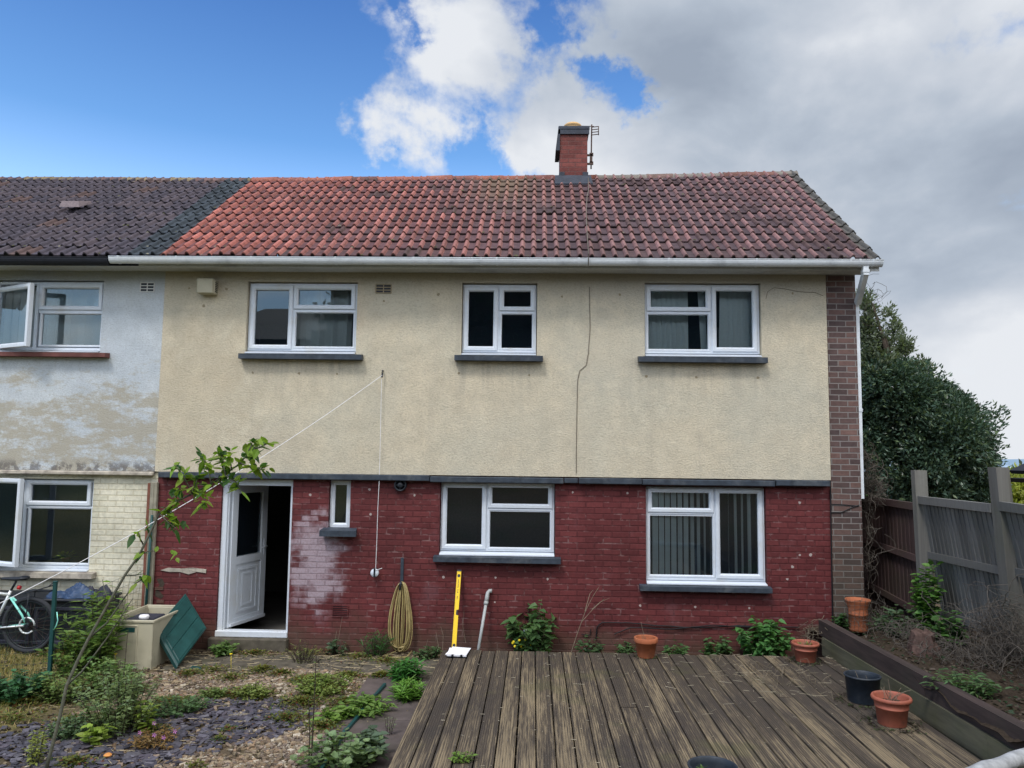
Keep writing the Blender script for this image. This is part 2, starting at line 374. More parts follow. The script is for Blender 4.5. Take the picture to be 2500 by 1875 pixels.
M['stone'] = simple('weathered_stone', (.42, .38, .32), .9, .1, namt=.4, nscale=9, bump=.6, dirt=(.13, .11, .11), dscale=6)
M['black'] = simple('black_plastic', (.010, .013, .020), .45, .4, namt=.3, dirt=(.035, .04, .05))
M['blackroof'] = simple('black_fascia', (.012, .014, .022), .6, .3, namt=.3)
M['terra'] = simple('terracotta', (.36, .115, .052), .75, .25, namt=.2, nscale=12, dirt=(.20, .085, .05), dscale=7)
M['terra_p'] = simple('terracotta_plastic', (.33, .10, .062), .55, .3, namt=.15, nscale=10, dirt=(.16, .07, .05), dscale=9)
M['bucket'] = simple('dark_bucket_plastic', (.022, .03, .042), .5, .35, namt=.25, dirt=(.05, .055, .06), dscale=8)
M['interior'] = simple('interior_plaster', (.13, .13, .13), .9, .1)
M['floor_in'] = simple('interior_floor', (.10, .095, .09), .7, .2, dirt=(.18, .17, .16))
M['blind'] = simple('blind_fabric', (.86, .92, .92), .8, .1, namt=.05)
M['net'] = simple('net_curtain', (.62, .66, .66), .9, .1, namt=.05)
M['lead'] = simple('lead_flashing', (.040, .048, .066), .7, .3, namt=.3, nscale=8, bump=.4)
M['redsill'] = simple('red_sill', (.15, .062, .056), .8, .2, namt=.3, nscale=8, dirt=(.10, .05, .05))
M['yellow'] = simple('yellow_paint', (.80, .53, .01), .4, .4, namt=.05)
M['greypipe'] = simple('grey_pipe', (.36, .38, .38), .45, .35, namt=.1, dirt=(.24, .24, .22))
M['white'] = simple('white_plain', (.8, .8, .84), .6, .2, namt=.04)
M['rope'] = simple('white_rope', (.72, .72, .74), .8, .1, namt=.1)
M['hose'] = simple('yellow_hose', (.36, .285, .125), .45, .4, namt=.25, nscale=14, dirt=(.24, .19, .09), dscale=9)
M['beige'] = simple('beige_plastic', (.42, .39, .29), .55, .3, namt=.1, nscale=5, dirt=(.29, .27, .2), dscale=4)
M['teal'] = simple('dark_green_plastic', (.008, .052, .050), .5, .35, namt=.2, nscale=7, dirt=(.015, .075, .072), dscale=5)
M['postgreen'] = simple('green_coated_metal', (.010, .055, .055), .5, .35)
M['wire'] = simple('green_wire', (.03, .05, .04), .6, .3)
M['rust'] = simple('rusty_metal', (.09, .06, .05), .8, .2, namt=.4)
M['tyre'] = simple('rubber_tyre', (.035, .038, .045), .8, .2, namt=.2)
M['silver'] = simple('silver_metal', (.62, .66, .68), .35, .5, .4, namt=.05)
M['mint'] = simple('mint_paint', (.26, .72, .62), .3, .5)
M['bluecloth'] = simple('blue_tarpaulin', (.022, .050, .115), .5, .35, namt=.3, nscale=8, dirt=(.05, .085, .15), dscale=7)
M['darkcloth'] = simple('dark_cloth', (.04, .042, .06), .7, .2, namt=.3)
M['copperwood'] = simple('weathered_post_wood', (.30, .28, .22), .85, .1, namt=.25, nscale=10, bump=.4, dirt=(.18, .16, .12))
M['redwood'] = simple('reddish_board', (.20, .085, .06), .85, .1, namt=.2)
M['redlamp'] = simple('red_reflector', (.5, .02, .02), .3, .5)
M['soil'] = simple('potting_soil', (.05, .038, .028), .95, .05, namt=.4, bump=.8)
M['bark'] = simple('sapling_bark', (.115, .118, .088), .85, .1, namt=.35, nscale=25, bump=.5, dirt=(.08, .06, .045), dscale=12)
M['barkdark'] = simple('dark_bark', (.06, .048, .038), .9, .1, namt=.3)
M['twig'] = simple('dry_twig', (.20, .165, .12), .9, .1, namt=.3)
M['drygrey'] = simple('dead_vine', (.115, .10, .085), .9, .1, namt=.35)
M['cable'] = simple('black_cable', (.012, .012, .014), .5, .3)
M['cable2'] = simple('weathered_cable', (.16, .14, .11), .6, .3)
M['log'] = simple('silvered_wood', (.34, .35, .36), .8, .15, namt=.35, nscale=14, bump=.7, dirt=(.12, .12, .12), dscale=6)
M['orange'] = simple('buff_clay', (.62, .40, .19), .7, .2, namt=.1)
M['plug'] = simple('mortar_plug', (.40, .33, .31), .9, .1)
M['plug2'] = simple('brown_plug', (.30, .25, .17), .9, .1)
M['flower_y'] = simple('yellow_petals', (.75, .58, .02), .6); M['flower_w'] = simple('white_seedhead', (.7, .7, .68), .8)
M['leaf'] = leafmat('leaf_green'); M['leaf_dark'] = leafmat('leaf_dark_glossy', .16, .36)
M['stones'] = colmat('gravel_stone', .85, 60, .3); M['slate'] = colmat('slate_chip', .6, 40, .2, spec=.35)
M['roof'] = colmat('concrete_roof_tile', .85, 14, .5, 90)

def glassmat():
    m, nt = newmat('window_glass'); N = NT(nt)
    fr = N.n('ShaderNodeFresnel'); fr.inputs[0].default_value = 1.9
    g = N.n('ShaderNodeBsdfGlossy'); g.inputs['Roughness'].default_value = 0.0; g.inputs['Color'].default_value = (.85, .95, 1, 1)
    t = N.n('ShaderNodeBsdfTransparent'); t.inputs[0].default_value = (.88, .95, .98, 1)
    mx = N.n('ShaderNodeMixShader'); nt.links.new(fr.outputs[0], mx.inputs[0]); nt.links.new(t.outputs[0], mx.inputs[1]); nt.links.new(g.outputs[0], mx.inputs[2])
    d = N.n('ShaderNodeBsdfDiffuse'); d.inputs[0].default_value = (.30, .52, .80, 1); m2 = N.n('ShaderNodeMixShader'); m2.inputs[0].default_value = .010; nt.links.new(mx.outputs[0], m2.inputs[1]); nt.links.new(d.outputs[0], m2.inputs[2]); N.out(m2.outputs[0]); return m
M['glass'] = glassmat()

def deckmat():
    m, nt = newmat('weathered_decking'); N = NT(nt); P = N.pos(); s = N.sep(P)
    rnd = N.attr('Col'); r = N.sep(rnd)
    off = N.comb(N.math('MULTIPLY', r[0], 37.0), N.math('MULTIPLY', r[1], 91.0), 0.0)
    Pv = N.vmath('ADD', P, off)
    g1 = N.noise(N.vmath('MULTIPLY', Pv, (70, 1.3, 1)), 1.0, 6, .62)
    g2 = N.noise(N.vmath('MULTIPLY', Pv, (190, 5.0, 1)), 1.0, 5, .6)
    g3 = N.noise(N.vmath('MULTIPLY', Pv, (7, .7, 1)), 1.0, 4, .6)
    wear = N.math('ADD', N.math('MULTIPLY', g1, .55), N.math('MULTIPLY', g2, .45))
    yg = N.step(s[1], -1.2, -4.5)                                       # more worn towards the garden
    sel = N.math('ADD', wear, N.math('ADD', N.math('MULTIPLY', N.math('SUBTRACT', g3, .5), .42), N.math('ADD', N.math('MULTIPLY', yg, .05), N.math('MULTIPLY', N.math('SUBTRACT', r[2], .5), .10))))
    base = N.mix(g3, (.034, .028, .024), (.082, .064, .046))
    c = N.mix(N.step(sel, .50, .66), base, (.205, .160, .100))
    mo = N.math('MULTIPLY', N.step(N.noise(P, 1.4, 5, .65), .55, .70), .35); c = N.mix(mo, c, (.085, .085, .035))
    dk = N.math('MULTIPLY', N.step(N.noise(N.vmath('ADD', P, (3, 9, 0)), .9, 4), .50, .68), .42); c = N.mix(dk, c, (.030, .026, .026))
    c = N.mix(N.math('MULTIPLY', N.step(N.noise(P, 60, 2, .5), .70, .74), .6), c, (.30, .28, .24))
    c = N.mix(1.0, c, N.ramp(N.math('FRACT', N.math('MULTIPLY', s[0], 1 / .0195)), [(0, .55), (.22, 1.12), (.78, 1.12), (1, .55)]), 'MULTIPLY')
    hgt = N.math('ADD', N.math('MULTIPLY', wear, .8), N.math('MULTIPLY', N.math('PINGPONG', s[0], .00975), 45.0))
    N.out(N.principled(c, .8, N.bump(hgt, .8, .006), 0, .25)); return m
M['deck'] = deckmat()
def woodmat(name, c1, c2, green, horiz=False, gamt=.4):
    m, nt = newmat(name); N = NT(nt); P = N.pos(); r = N.sep(N.attr('Col'))
    Pv = N.vmath('ADD', P, N.comb(N.math('MULTIPLY', r[0], 31.0), N.math('MULTIPLY', r[0], 31.0), N.math('MULTIPLY', r[1], 17.0)))
    g1 = N.noise(N.vmath('MULTIPLY', Pv, (20, 2, 20) if horiz else ((22, 22, .8) if 'post' in name else (0, 60, .9))), 1.0, 5, .6)
    g2 = N.noise(P, 1.6, 5, .65)
    c = N.mix(N.step(g1, .15, .85), c1, c2); c = N.mix(1.0, c, N.ramp(r[2], [(0, .80), (1, 1.18)]), 'MULTIPLY')
    c = N.mix(N.math('MULTIPLY', N.step(g2, .45, .72), gamt), c, green)
    N.out(N.principled(c, .85, N.bump(g1, .5, .004), 0, .15)); return m
M['fence_grey'] = woodmat('grey_fence_wood', (.118, .117, .112), (.185, .183, .175), (.085, .095, .068))
M['fence_post'] = woodmat('fence_post_wood', (.12, .115, .105), (.195, .19, .175), (.09, .10, .065))
M['fence_red'] = woodmat('reddish_fence_wood', (.055, .036, .036), (.095, .062, .058), (.05, .06, .03))
M['sleeper_dark'] = woodmat('dark_sleeper_wood', (.028, .022, .021), (.062, .045, .041), (.04, .04, .03), True)
M['sleeper_moss'] = woodmat('mossy_sleeper_wood', (.070, .068, .050), (.140, .132, .088), (.075, .085, .042), True, .6)

def groundmat():
    m, nt = newmat('garden_ground'); N = NT(nt); P = N.pos(); s = N.sep(P)
    a = N.noise(P, 1.2, 6, .62); b = N.noise(P, 9, 6, .65); c_ = N.noise(P, 45, 5, .65)
    soil = N.mix(b, (.070, .052, .036), (.15, .115, .075))
    grass = N.mix(b, (.085, .095, .030), (.26, .205, .085))
    left = N.step(N.math('ADD', s[0], N.math('MULTIPLY', a, 1.4)), -3.6, -4.6)
    c = N.mix(left, soil, grass)
    moss = N.math('MULTIPLY', N.step(a, .48, .66), .5); c = N.mix(moss, c, (.055, .072, .022))
    far = N.step(N.vmath('LENGTH', P), 14, 26); c = N.mix(far, c, N.mix(a, (.018, .030, .010), (.034, .046, .015)))
    c = N.mix(1.0, c, N.ramp(c_, [(0.25, .7), (.75, 1.3)]), 'MULTIPLY')
    N.out(N.principled(c, .95, N.bump(N.math('ADD', b, N.math('MULTIPLY', c_, .5)), .9, .03), 0, .1)); return m
M['ground'] = groundmat()
M['path'] = simple('worn_paving', (.105, .085, .080), .9, .15, nscale=6, namt=.25, bump=.4, bscale=90, dirt=(.06, .055, .04), dscale=2.2)
M['concrete'] = simple('dirty_concrete', (.105, .092, .072), .9, .15, nscale=8, namt=.4, bump=.5, dirt=(.05, .05, .03), dscale=2.2)
M['sea'] = simple('distant_water', (.30, .40, .50), .6, .2)
M['hill'] = simple('far_hillside', (.20, .28, .36), .9, .05)

# ================================================================== SETTING
def hgt(x, y):
    x = np.asarray(x, dtype=float); y = np.asarray(y, dtype=float)
    h = np.zeros_like(x + y)
    ss = lambda v, a, b: (lambda t: t * t * (3 - 2 * t))(np.clip((v - a) / (b - a), 0, 1))
    h = h + .10 * ss(-x, 5.4, 6.2) * ss(y, -2.2, -1.0)                 # neighbour's lawn a little higher
    h = h - 22 * ss(y, 7, 90) - 10 * ss(x, 9, 80) * ss(y, -4, 6)           # land falls away behind the house
    bank = .9 * ss(-y, 6.4, 9.0) + 4.6 * ss(-y, 11, 34) + 3 * ss(-y, 34, 90)     # and climbs behind the camera
    return h + bank + .012 * np.sin(x * 3.1) * np.cos(y * 2.7)
xs = np.concatenate([-np.geomspace(9, 2600, 26)[::-1], np.linspace(-8.6, 8.6, 70), np.geomspace(9, 2600, 26)])
ys = np.concatenate([-np.geomspace(9.5, 2600, 26)[::-1], np.linspace(-9, 9, 70), np.geomspace(9.5, 2600, 26)])
XX, YY = np.meshgrid(xs, ys, indexing='ij'); ZZ = hgt(XX, YY); ZZ = np.where(np.hypot(XX, YY) > 1200, np.maximum(np.minimum(ZZ, -25), -40), ZZ)
n1, n2 = XX.shape; I = np.arange(n1 * n2).reshape(n1, n2)
Fg = np.stack([I[:-1, :-1], I[1:, :-1], I[1:, 1:], I[:-1, 1:]], -1).reshape(-1, 4)
kind(npmesh('ground', np.stack([XX, YY, ZZ], -1).reshape(-1, 3), Fg, M['ground'], smooth=True), 'structure')
mb = MB(); mb.add([(-9000, 900, -24.0), (9000, 900, -24.0), (9000, 11000, -24.0), (-9000, 11000, -24.0)], [(0, 1, 2, 3)])
kind(mb.build('sea', M['sea']), 'structure')
mb = MB(); hp = []
for i in range(60):
    x = 1500 + i * 110; hp.append((x, 4600 + 300 * math.sin(i * .3), -24)); 
tp = [(p[0], p[1] + 200, -24 + 62 * math.sin(math.pi * i / 59) ** .7 + 9 * math.sin(i * .9)) for i, p in enumerate(hp)]
mb.add(hp + tp, [(i, i + 1, 61 + i, 60 + i) for i in range(59)], smooth=True)
bp = [(p[0], p[1] + 900, -24) for p in hp]; mb.add(tp + bp, [(i, i + 1, 61 + i, 60 + i) for i in range(59)], smooth=True)
kind(mb.build('hills', M['hill']), 'structure')

# paved strip between gravel and deck, concrete apron at the house wall, soil bed at the right
def sheet(name, poly, z, mat, thick=0.03, k='structure'):
    mb = MB(); n = len(poly); top = [(p[0], p[1], z) for p in poly]; bot = [(p[0], p[1], z - thick) for p in poly]
    mb.add(top + bot, [tuple(range(n))] + [(i, n + i, n + (i + 1) % n, (i + 1) % n) for i in range(n)])
    o = mb.build(name, mat)
    return kind(o, k)
PATH_Z = .022
mbp = MB(); seams = [-1.05, -1.75, -2.55, -3.35, -4.15, -4.95, -6.2]
for i in range(len(seams) - 1):
    y1, y0 = seams[i] - .006, seams[i + 1] + .006; w = .008 * math.sin(i * 5)
    mbp.box(-1.86 + w, -1.06, y0, y1, -.05, PATH_Z + .003 * (i % 2), bev=.006)
kind(mbp.build('path', M['path']), 'structure')
mbp = MB(); xx = -4.35
for i in range(6):
    w = .58; mbp.box(xx + .004, xx + w - .004, -1.02, -.30, -.05, .012 + .006 * (i % 3), bev=.008); xx += w
kind(mbp.build('pavement', M['concrete']), 'structure')
# raised soil bed behind the sleepers
bx = np.linspace(3.46, 5.6, 22); by = np.concatenate([np.linspace(-6.5, 0.0, 60), np.linspace(.12, 3.2, 20)]); BX, BY = np.meshgrid(bx, by, indexing='ij')
BZ = .40 + .16 * np.clip(-BY / 2.5, 0, 1) + .035 * np.sin(BX * 9 + BY * 4) * np.cos(BY * 7) + .02 * RNG.standard_normal(BX.shape) - .25 * np.clip(BY, 0, 1) + .22 * np.clip((BX - 4.3) / 1.0, 0, 1) * np.clip(-BY, 0, 1)
J = np.arange(BX.size).reshape(BX.shape)
kind(npmesh('soil', np.stack([BX, BY, BZ], -1).reshape(-1, 3), np.stack([J[:-1, :-1], J[1:, :-1], J[1:, 1:], J[:-1, 1:]], -1).reshape(-1, 4), M['soil'], smooth=True), 'structure')
def bedz(x, y): return .40 + .16 * min(1, max(0, -y / 2.5)) + .22 * min(1, max(0, (x - 4.3))) * min(1, max(0, -y))

# ================================================================== HOUSES
PX = -5.0                        # party line
RX0, RX1 = 3.81, 4.20            # brown brick pier
def holes(mb, x0, x1, z0, z1, ops, yf, yb, mi=0, rev=None):
    """wall panel in the XZ plane with rectangular openings, reveals included"""
    ex = sorted({x0, x1, *[o[0] for o in ops], *[o[1] for o in ops]}); ez = sorted({z0, z1, *[o[2] for o in ops], *[o[3] for o in ops]})
    ex = [e for e in ex if x0 <= e <= x1]; ez = [e for e in ez if z0 <= e <= z1]
    for a, b in zip(ex, ex[1:]):
        for c, d in zip(ez, ez[1:]):
            mx, mz = (a + b) / 2, (c + d) / 2
            if any(o[0] < mx < o[1] and o[2] < mz < o[3] for o in ops): continue
            mb.add([(a, yf, c), (b, yf, c), (b, yf, d), (a, yf, d)], [(0, 1, 2, 3)], mi)
            mb.add([(a, yb, c), (b, yb, c), (b, yb, d), (a, yb, d)], [(3, 2, 1, 0)], mi)
    r = mi if rev is None else rev
    for (a, b, c, d) in ops:
        c2 = max(c, z0); d2 = min(d, z1)
        if c2 >= d2: continue
        mb.add([(a, yf, c2), (a, yb, c2), (a, yb, d2), (a, yf, d2)], [(0, 1, 2, 3)], r)
        mb.add([(b, yf, c2), (b, yb, c2), (b, yb, d2), (b, yf, d2)], [(3, 2, 1, 0)], r)
        if c >= z0: mb.add([(a, yf, c), (b, yf, c), (b, yb, c), (a, yb, c)], [(0, 1, 2, 3)], r)
        if d <= z1: mb.add([(a, yf, d), (b, yf, d), (b, yb, d), (a, yb, d)], [(3, 2, 1, 0)], r)
def frame(mb, x0, x1, z0, z1, w, y0, y1, mi=0, ws=None, bev=.006):
    """mitred picture-frame of width w with a chamfered inner lip"""
    wl, wr, wb, wt = ws or (w, w, w, w)
    O = [(x0, z0), (x1, z0), (x1, z1), (x0, z1)]; Q = [(x0 + wl, z0 + wb), (x1 - wr, z0 + wb), (x1 - wr, z1 - wt), (x0 + wl, z1 - wt)]
    b = bev; O2 = [(x0 + b, z0 + b), (x1 - b, z0 + b), (x1 - b, z1 - b), (x0 + b, z1 - b)]
    k = .32; C = [tuple(O[i][j] * k + Q[i][j] * (1 - k) for j in (0, 1)) for i in range(4)]
    rings = [(O, y1), (O, y0 + b), (O2, y0), (C, y0), (Q, y0 + .016), (Q, y1)]
    vs = [(p[0], y, p[1]) for R_, y in rings for p in R_]
    fs = [(r * 4 + i, r * 4 + (i + 1) % 4, (r + 1) * 4 + (i + 1) % 4, (r + 1) * 4 + i) for r in range(5) for i in range(4)]
    mb.add(vs, fs, mi)

def rectpx(l, r, t, b, Y=0.0, ym=None):
    """photo rectangle -> world x0,x1,z0,z1 on plane Y (averaging both edges)"""
    cx, cy = (l + r) / 2, (t + b) / 2
    return (at(l, cy, Y).x, at(r, cy, Y).x, at(cx, b, Y).z, at(cx, t, Y).z)

house = thing('terraced_house', 'cream rendered and dark red painted brick end terrace with orange-red tiled roof and chimney', 'house', (-.4, 0, 0))
nhouse = thing('terraced_house', 'neighbouring terrace with peeling white render, pale yellow brick and dark grey tiled roof', 'house', (-7.5, 0, 0))

# openings in the lower and upper walls
W_UP = {  # outer frame rect, cill bottom px, dark sill rect, panes & casements
 'u1': dict(r=(607, 872, 692, 857), cill=863, sill=(581.6, 882.3, 863, 876), mull=715.4, cas=[('L', 612, 714, 698, 852)], top=[(718, 868, 697, 755)], panes=[(625, 702, 709.6, 836), (730.8, 854.6, 710.5, 742), (721.8, 861.9, 764, 846)]),
 'u2': dict(r=(1129.5, 1309.5, 695, 861), cill=866.5, sill=(1109.3, 1325.5, 867, 880), mull=1218.3, panes=[(1146, 1203.9, 713.8, 840.7), (1233.7, 1291.5, 713.8, 744.9), (1224.6, 1298.8, 767.5, 849.7)], cas=[('L', 1133, 1215, 701, 856)], top=[(1220, 1306, 701, 759)]),
 'u3': dict(r=(1574, 1854, 695, 864), cill=870, sill=(1559.4, 1874.7, 871, 884), mull=1736.4, panes=[(1592, 1721, 713, 745), (1583, 1728.8, 768, 852.4), (1752, 1833.7, 713, 844.3)], cas=[('R', 1738, 1848, 700, 859)], top=[(1578, 1734, 700, 760)]),
 'l1': dict(r=(1076, 1353.5, 1176, 1346), cill=1356, sill=(1057.3, 1369.2, 1357, 1374), mull=1189.3, panes=[(1095.8, 1174.2, 1191.2, 1325.3), (1205.6, 1334, 1192.4, 1226.4), (1195.9, 1342.7, 1247.5, 1337.4)], cas=[('L', 1080, 1187, 1180, 1340)], top=[(1191, 1349, 1180, 1241)]),
 'l2': dict(r=(1577, 1867, 1190, 1418), cill=1427, sill=(1563.3, 1885.8, 1427, 1445), mull=1744.7, panes=[(1595.8, 1729.7, 1200, 1237), (1587.4, 1740.5, 1256.6, 1404.3), (1760.7, 1846.6, 1204.7, 1398.2)], cas=[('R', 1747, 1862, 1194, 1413)], top=[(1581, 1742, 1192, 1251)]),
}
FY = .055       # frame depth behind the wall face
def make_window(house_, d, wname='window', wy=0.0, sillmat='navy', label=None, cillw=True):
    Yf = wy + FY
    x0, x1, z0, z1 = rectpx(*d['r'], Yf)
    mb = MB(); frame(mb, x0, x1, z0, z1, .045, Yf, Yf + .07)
    mx = at(d['mull'], (d['r'][2] + d['r'][3]) / 2, Yf).x
    mb.box(mx - .021, mx + .021, Yf + .004, Yf + .066, z0 + .03, z1 - .03)
    if d.get('top'):
        tr = rectpx(*d['top'][0], Yf); mb.box(min(tr[0], tr[1]), tr[1], Yf + .005, Yf + .065, tr[2] - .045, tr[2] - .002)
    w = mb.build(wname, M['pvc'], house_)
    if label: w['label'] = label
    for (side, a, b, t, bt) in d['cas']:
        if side == 'OPEN': continue
        c = rectpx(a, b, t, bt, Yf); mc = MB(); frame(mc, c[0], c[1], c[2], c[3], .058, Yf - .016, Yf + .05); mc.build('casement', M['pvc'], w)
    for (a, b, t, bt) in d.get('top', []):
        c = rectpx(a, b, t, bt, Yf); mc = MB(); frame(mc, c[0], c[1], c[2], c[3], .058, Yf - .016, Yf + .05); mc.build('casement', M['pvc'], w)
    # fixed light: glazing bead
    fx = d['panes'][2] if d['cas'][0][0] in ('L', 'OPEN') else d['panes'][1]
    fr = rectpx(*fx, Yf); mc = MB(); frame(mc, fr[0] - .028, fr[1] + .028, fr[2] - .028, fr[3] + .028, .03, Yf - .004, Yf + .045, bev=.004); mc.build('glazing_bead', M['pvc'], w)
    for p in d['panes']:
        q = rectpx(*p, Yf + .02); mp = MB(); e = .022
        tw = random.uniform(-.002, .002)
        mp.add([(q[0] - e, Yf + .03, q[2] - e), (q[1] + e, Yf + .03 + tw, q[2] - e), (q[1] + e, Yf + .03 + tw, q[3] + e), (q[0] - e, Yf + .03, q[3] + e)], [(0, 1, 2, 3)])
        mp.build('pane', M['glass'], w)
    # white cill
    zc = at((d['r'][0] + d['r'][1]) / 2, d['cill'], wy - .01).z
    if cillw:
        mc = MB(); mc.hexa([(x0, wy - .035, zc - .004), (x1, wy - .035, zc - .004), (x1, Yf + .06, zc), (x0, Yf + .06, zc), (x0, wy - .035, zc + .010), (x1, wy - .035, zc + .010), (x1, Yf + .06, z0 + .004), (x0, Yf + .06, z0 + .004)]); mc.build('cill', M['pvc'], w)
    s = rectpx(*d['sill'], wy - .11); ms = MB()
    zt = zc - .004; zb = s[2]
    ms.hexa([(s[0], wy - .115, zb), (s[1], wy - .115, zb - .004), (s[1], wy + .02, zb - .004), (s[0], wy + .02, zb), (s[0], wy - .115, zt - .014), (s[1], wy - .115, zt - .016), (s[1], wy + .02, zt - .002), (s[0], wy + .02, zt)]) 
    ms.build('sill', M[sillmat], w)
    return w, (x0 - .008, x1 + .008, zt, z1 + .012)

UY = -.035       # upper rendered wall stands proud of the brick
ops_u = []; ops_l = []
LBL = {'u1': 'upper window with pleated curtain behind it and sky in the left pane', 'u2': 'small upper window with bare dark panes', 'u3': 'upper window with vertical blinds, one slat askew', 'l1': 'kitchen window with bare dark panes', 'l2': 'large lower window with thin vertical blind slats'}
for k in ('u1', 'u2', 'u3'):
    _, o = make_window(house, W_UP[k], wy=UY, label=LBL[k]); ops_u.append(o)
for k in ('l1', 'l2'):
    _, o = make_window(house, W_UP[k], wy=0.0, label=LBL[k]); ops_l.append(o)
# small slit window
q = rectpx(805.7, 856.4, 1172.5, 1288.5, FY); mb = MB(); frame(mb, q[0], q[1], q[2], q[3], .062, FY, FY + .07)
w = mb.build('window', M['pvc'], house); w['label'] = 'narrow slit window beside the back door'
g = rectpx(817.7, 842.4, 1184.3, 1274.7, FY); mp = MB(); mp.add([(g[0] - .02, FY + .03, g[2] - .02), (g[1] + .02, FY + .03, g[2] - .02), (g[1] + .02, FY + .03, g[3] + .02), (g[0] - .02, FY + .03, g[3] + .02)], [(0, 1, 2, 3)]); mp.build('pane', M['glass'], w)
s = rectpx(780, 869, 1292, 1310, -.12); ms = MB(); ms.hexa([(s[0], -.13, s[2]), (s[1], -.13, s[2]), (s[1] - .02, .02, s[2]), (s[0] + .02, .02, s[2]), (s[0], -.13, s[3] - .02), (s[1], -.13, s[3] - .02), (s[1] - .02, .02, s[3] + .012), (s[0] + .02, .02, s[3] + .012)]); ms.build('sill', M['navy'], w)
ops_l.append((q[0] - .006, q[1] + .006, q[2] - .02, q[3] + .006))

# door
DL, DR = at(533.5, 1370, 0).x, at(708.5, 1370, 0).x; DB, DT = at(615, 1555, 0).z, at(628, 1170, 0).z
ops_l.append((DL, DR, DB, DT))
mb = MB(); DFY = .03
mb.box(DL + .003, DL + .075, DFY, DFY + .07, DB, DT - .001, bev=.006); mb.box(DR - .035, DR - .003, DFY, DFY + .07, DB, DT - .001, bev=.006)
mb.box(DL + .003, DR - .003, DFY - .003, DFY + .066, DT - .085, DT - .002, bev=.006); mb.box(DL - .0, DR + .0, DFY - .05, DFY + .075, DB - .004, DB + .075, bev=.008)
mb.box(DL + .075, DL + .093, DFY + .02, DFY + .06, DB + .07, DT - .08, bev=.003)
mb.build('door_frame', M['pvc'], house)
# door leaf, hinged on the left and swung inwards
HX, HY = DL + .095, DFY + .07; ANG = rad(74); LW = .76; LZ0, LZ1 = DB + .085, DT - .09
ca, sa = math.cos(ANG), math.sin(ANG)
def dl(u, v, z): return (HX + u * ca - v * sa, HY + u * sa + v * ca, z)       # u along the leaf, v through it (v<0 faces us)
def dbox(mb, u0, u1, v0, v1, z0, z1, mi=0):
    mb.hexa([dl(u0, v0, z0), dl(u1, v0, z0), dl(u1, v1, z0), dl(u0, v1, z0), dl(u0, v0, z1), dl(u1, v0, z1), dl(u1, v1, z1), dl(u0, v1, z1)], mi)
zmid = LZ0 + .80
mb = MB()
dbox(mb, 0, .11, -.035, .03, LZ0, LZ1); dbox(mb, LW - .11, LW, -.035, .03, LZ0, LZ1)
dbox(mb, .11, LW - .11, -.035, .03, LZ1 - .11, LZ1); dbox(mb, .11, LW - .11, -.035, .03, zmid, zmid + .10); dbox(mb, .11, LW - .11, -.035, .03, LZ0, LZ0 + .10)
dbox(mb, .11, LW - .11, -.02, .02, LZ0 + .10, zmid)
dbox(mb, .01, LW - .01, -.065, -.036, LZ0 + .012, LZ0 + .05)
dleaf = mb.build('door', M['pvc'], house); dleaf['label'] = 'white part-glazed back door standing open inwards'
mb = MB()
for (a, h, t) in ((.11, .10, .012), (.20, .22, .010)):
    z0_, z1_ = LZ0 + .10 + h * .6, zmid - h * .6; u0, u1 = a + .06, LW - a - .06
    for (p0, p1, q0, q1) in ((u0, u1, z0_, z0_ + .028), (u0, u1, z1_ - .028, z1_), (u0, u0 + .028, z0_ + .028, z1_ - .028), (u1 - .028, u1, z0_ + .028, z1_ - .028)):
        dbox(mb, p0, p1, -.02 - t, -.021, q0, q1)
mb.build('panel_moulding', M['pvc'], dleaf)
mb = MB(); mb.add([dl(.108, -.004, zmid + .10), dl(LW - .108, -.004, zmid + .10), dl(LW - .108, -.004, LZ1 - .11), dl(.108, -.004, LZ1 - .11)], [(0, 1, 2, 3)]); mb.build('pane', M['glass'], dleaf)
mb = MB(); zh = LZ0 + .98; mb.tube([dl(LW - .05, -.035, zh), dl(LW - .05, -.085, zh), dl(LW - .16, -.09, zh)], .009, 8); dbox(mb, LW - .065, LW - .035, -.045, -.036, zh - .12, zh + .10); mb.build('handle', M['pvc'], dleaf)
mb = MB(); mb.box(DL - .06, DR + .02, -.10, .03, -.03, DB - .005, bev=.012); mb.build('doorstep', M['concrete'], house)

# walls -----------------------------------------------------------------
def plugs(mb, pts, Y, r, mi):
    for (px, py) in pts:
        p = at(px, py, Y); mb.disc((p.x, Y - .003, p.z), r * random.uniform(.8, 1.2), n=9, mi=mi, wob=.25)
SC_T, SC_B = 2.272, 2.195
mb = MB(); holes(mb, PX + .035, RX0, -.15, SC_T - .01, ops_l, 0.0, .24)
plugs(mb, [(1012, 1209), (1398, 1202), (1532, 1204), (1952, 1227), (902, 1195), (1083, 1409), (1210, 1410), (1337, 1414), (1563, 1478), (1697, 1482), (1829, 1484), (1208, 1470), (1935, 1384), (1922, 1414), (1952, 1355), (1979, 1355), (758, 1208), (905, 1255)], 0.0, .017, 1)
lwall = mb.build('brick_wall', [M['red'], M['plug']], house)
mb = MB(); holes(mb, PX, RX0, SC_T, 5.02, ops_u, UY, .24)
plugs(mb, [(498, 747), (553, 706), (617, 910), (730, 912), (823, 913), (1120, 911), (1292, 916), (1578, 919), (1700, 921), (1850, 922), (937, 735), (1070, 719), (1372, 724), (1513, 719), (1935, 716), (462, 704)], UY, .017, 1)
mb.build('rendered_wall', [M['render'], M['plug2']], house)
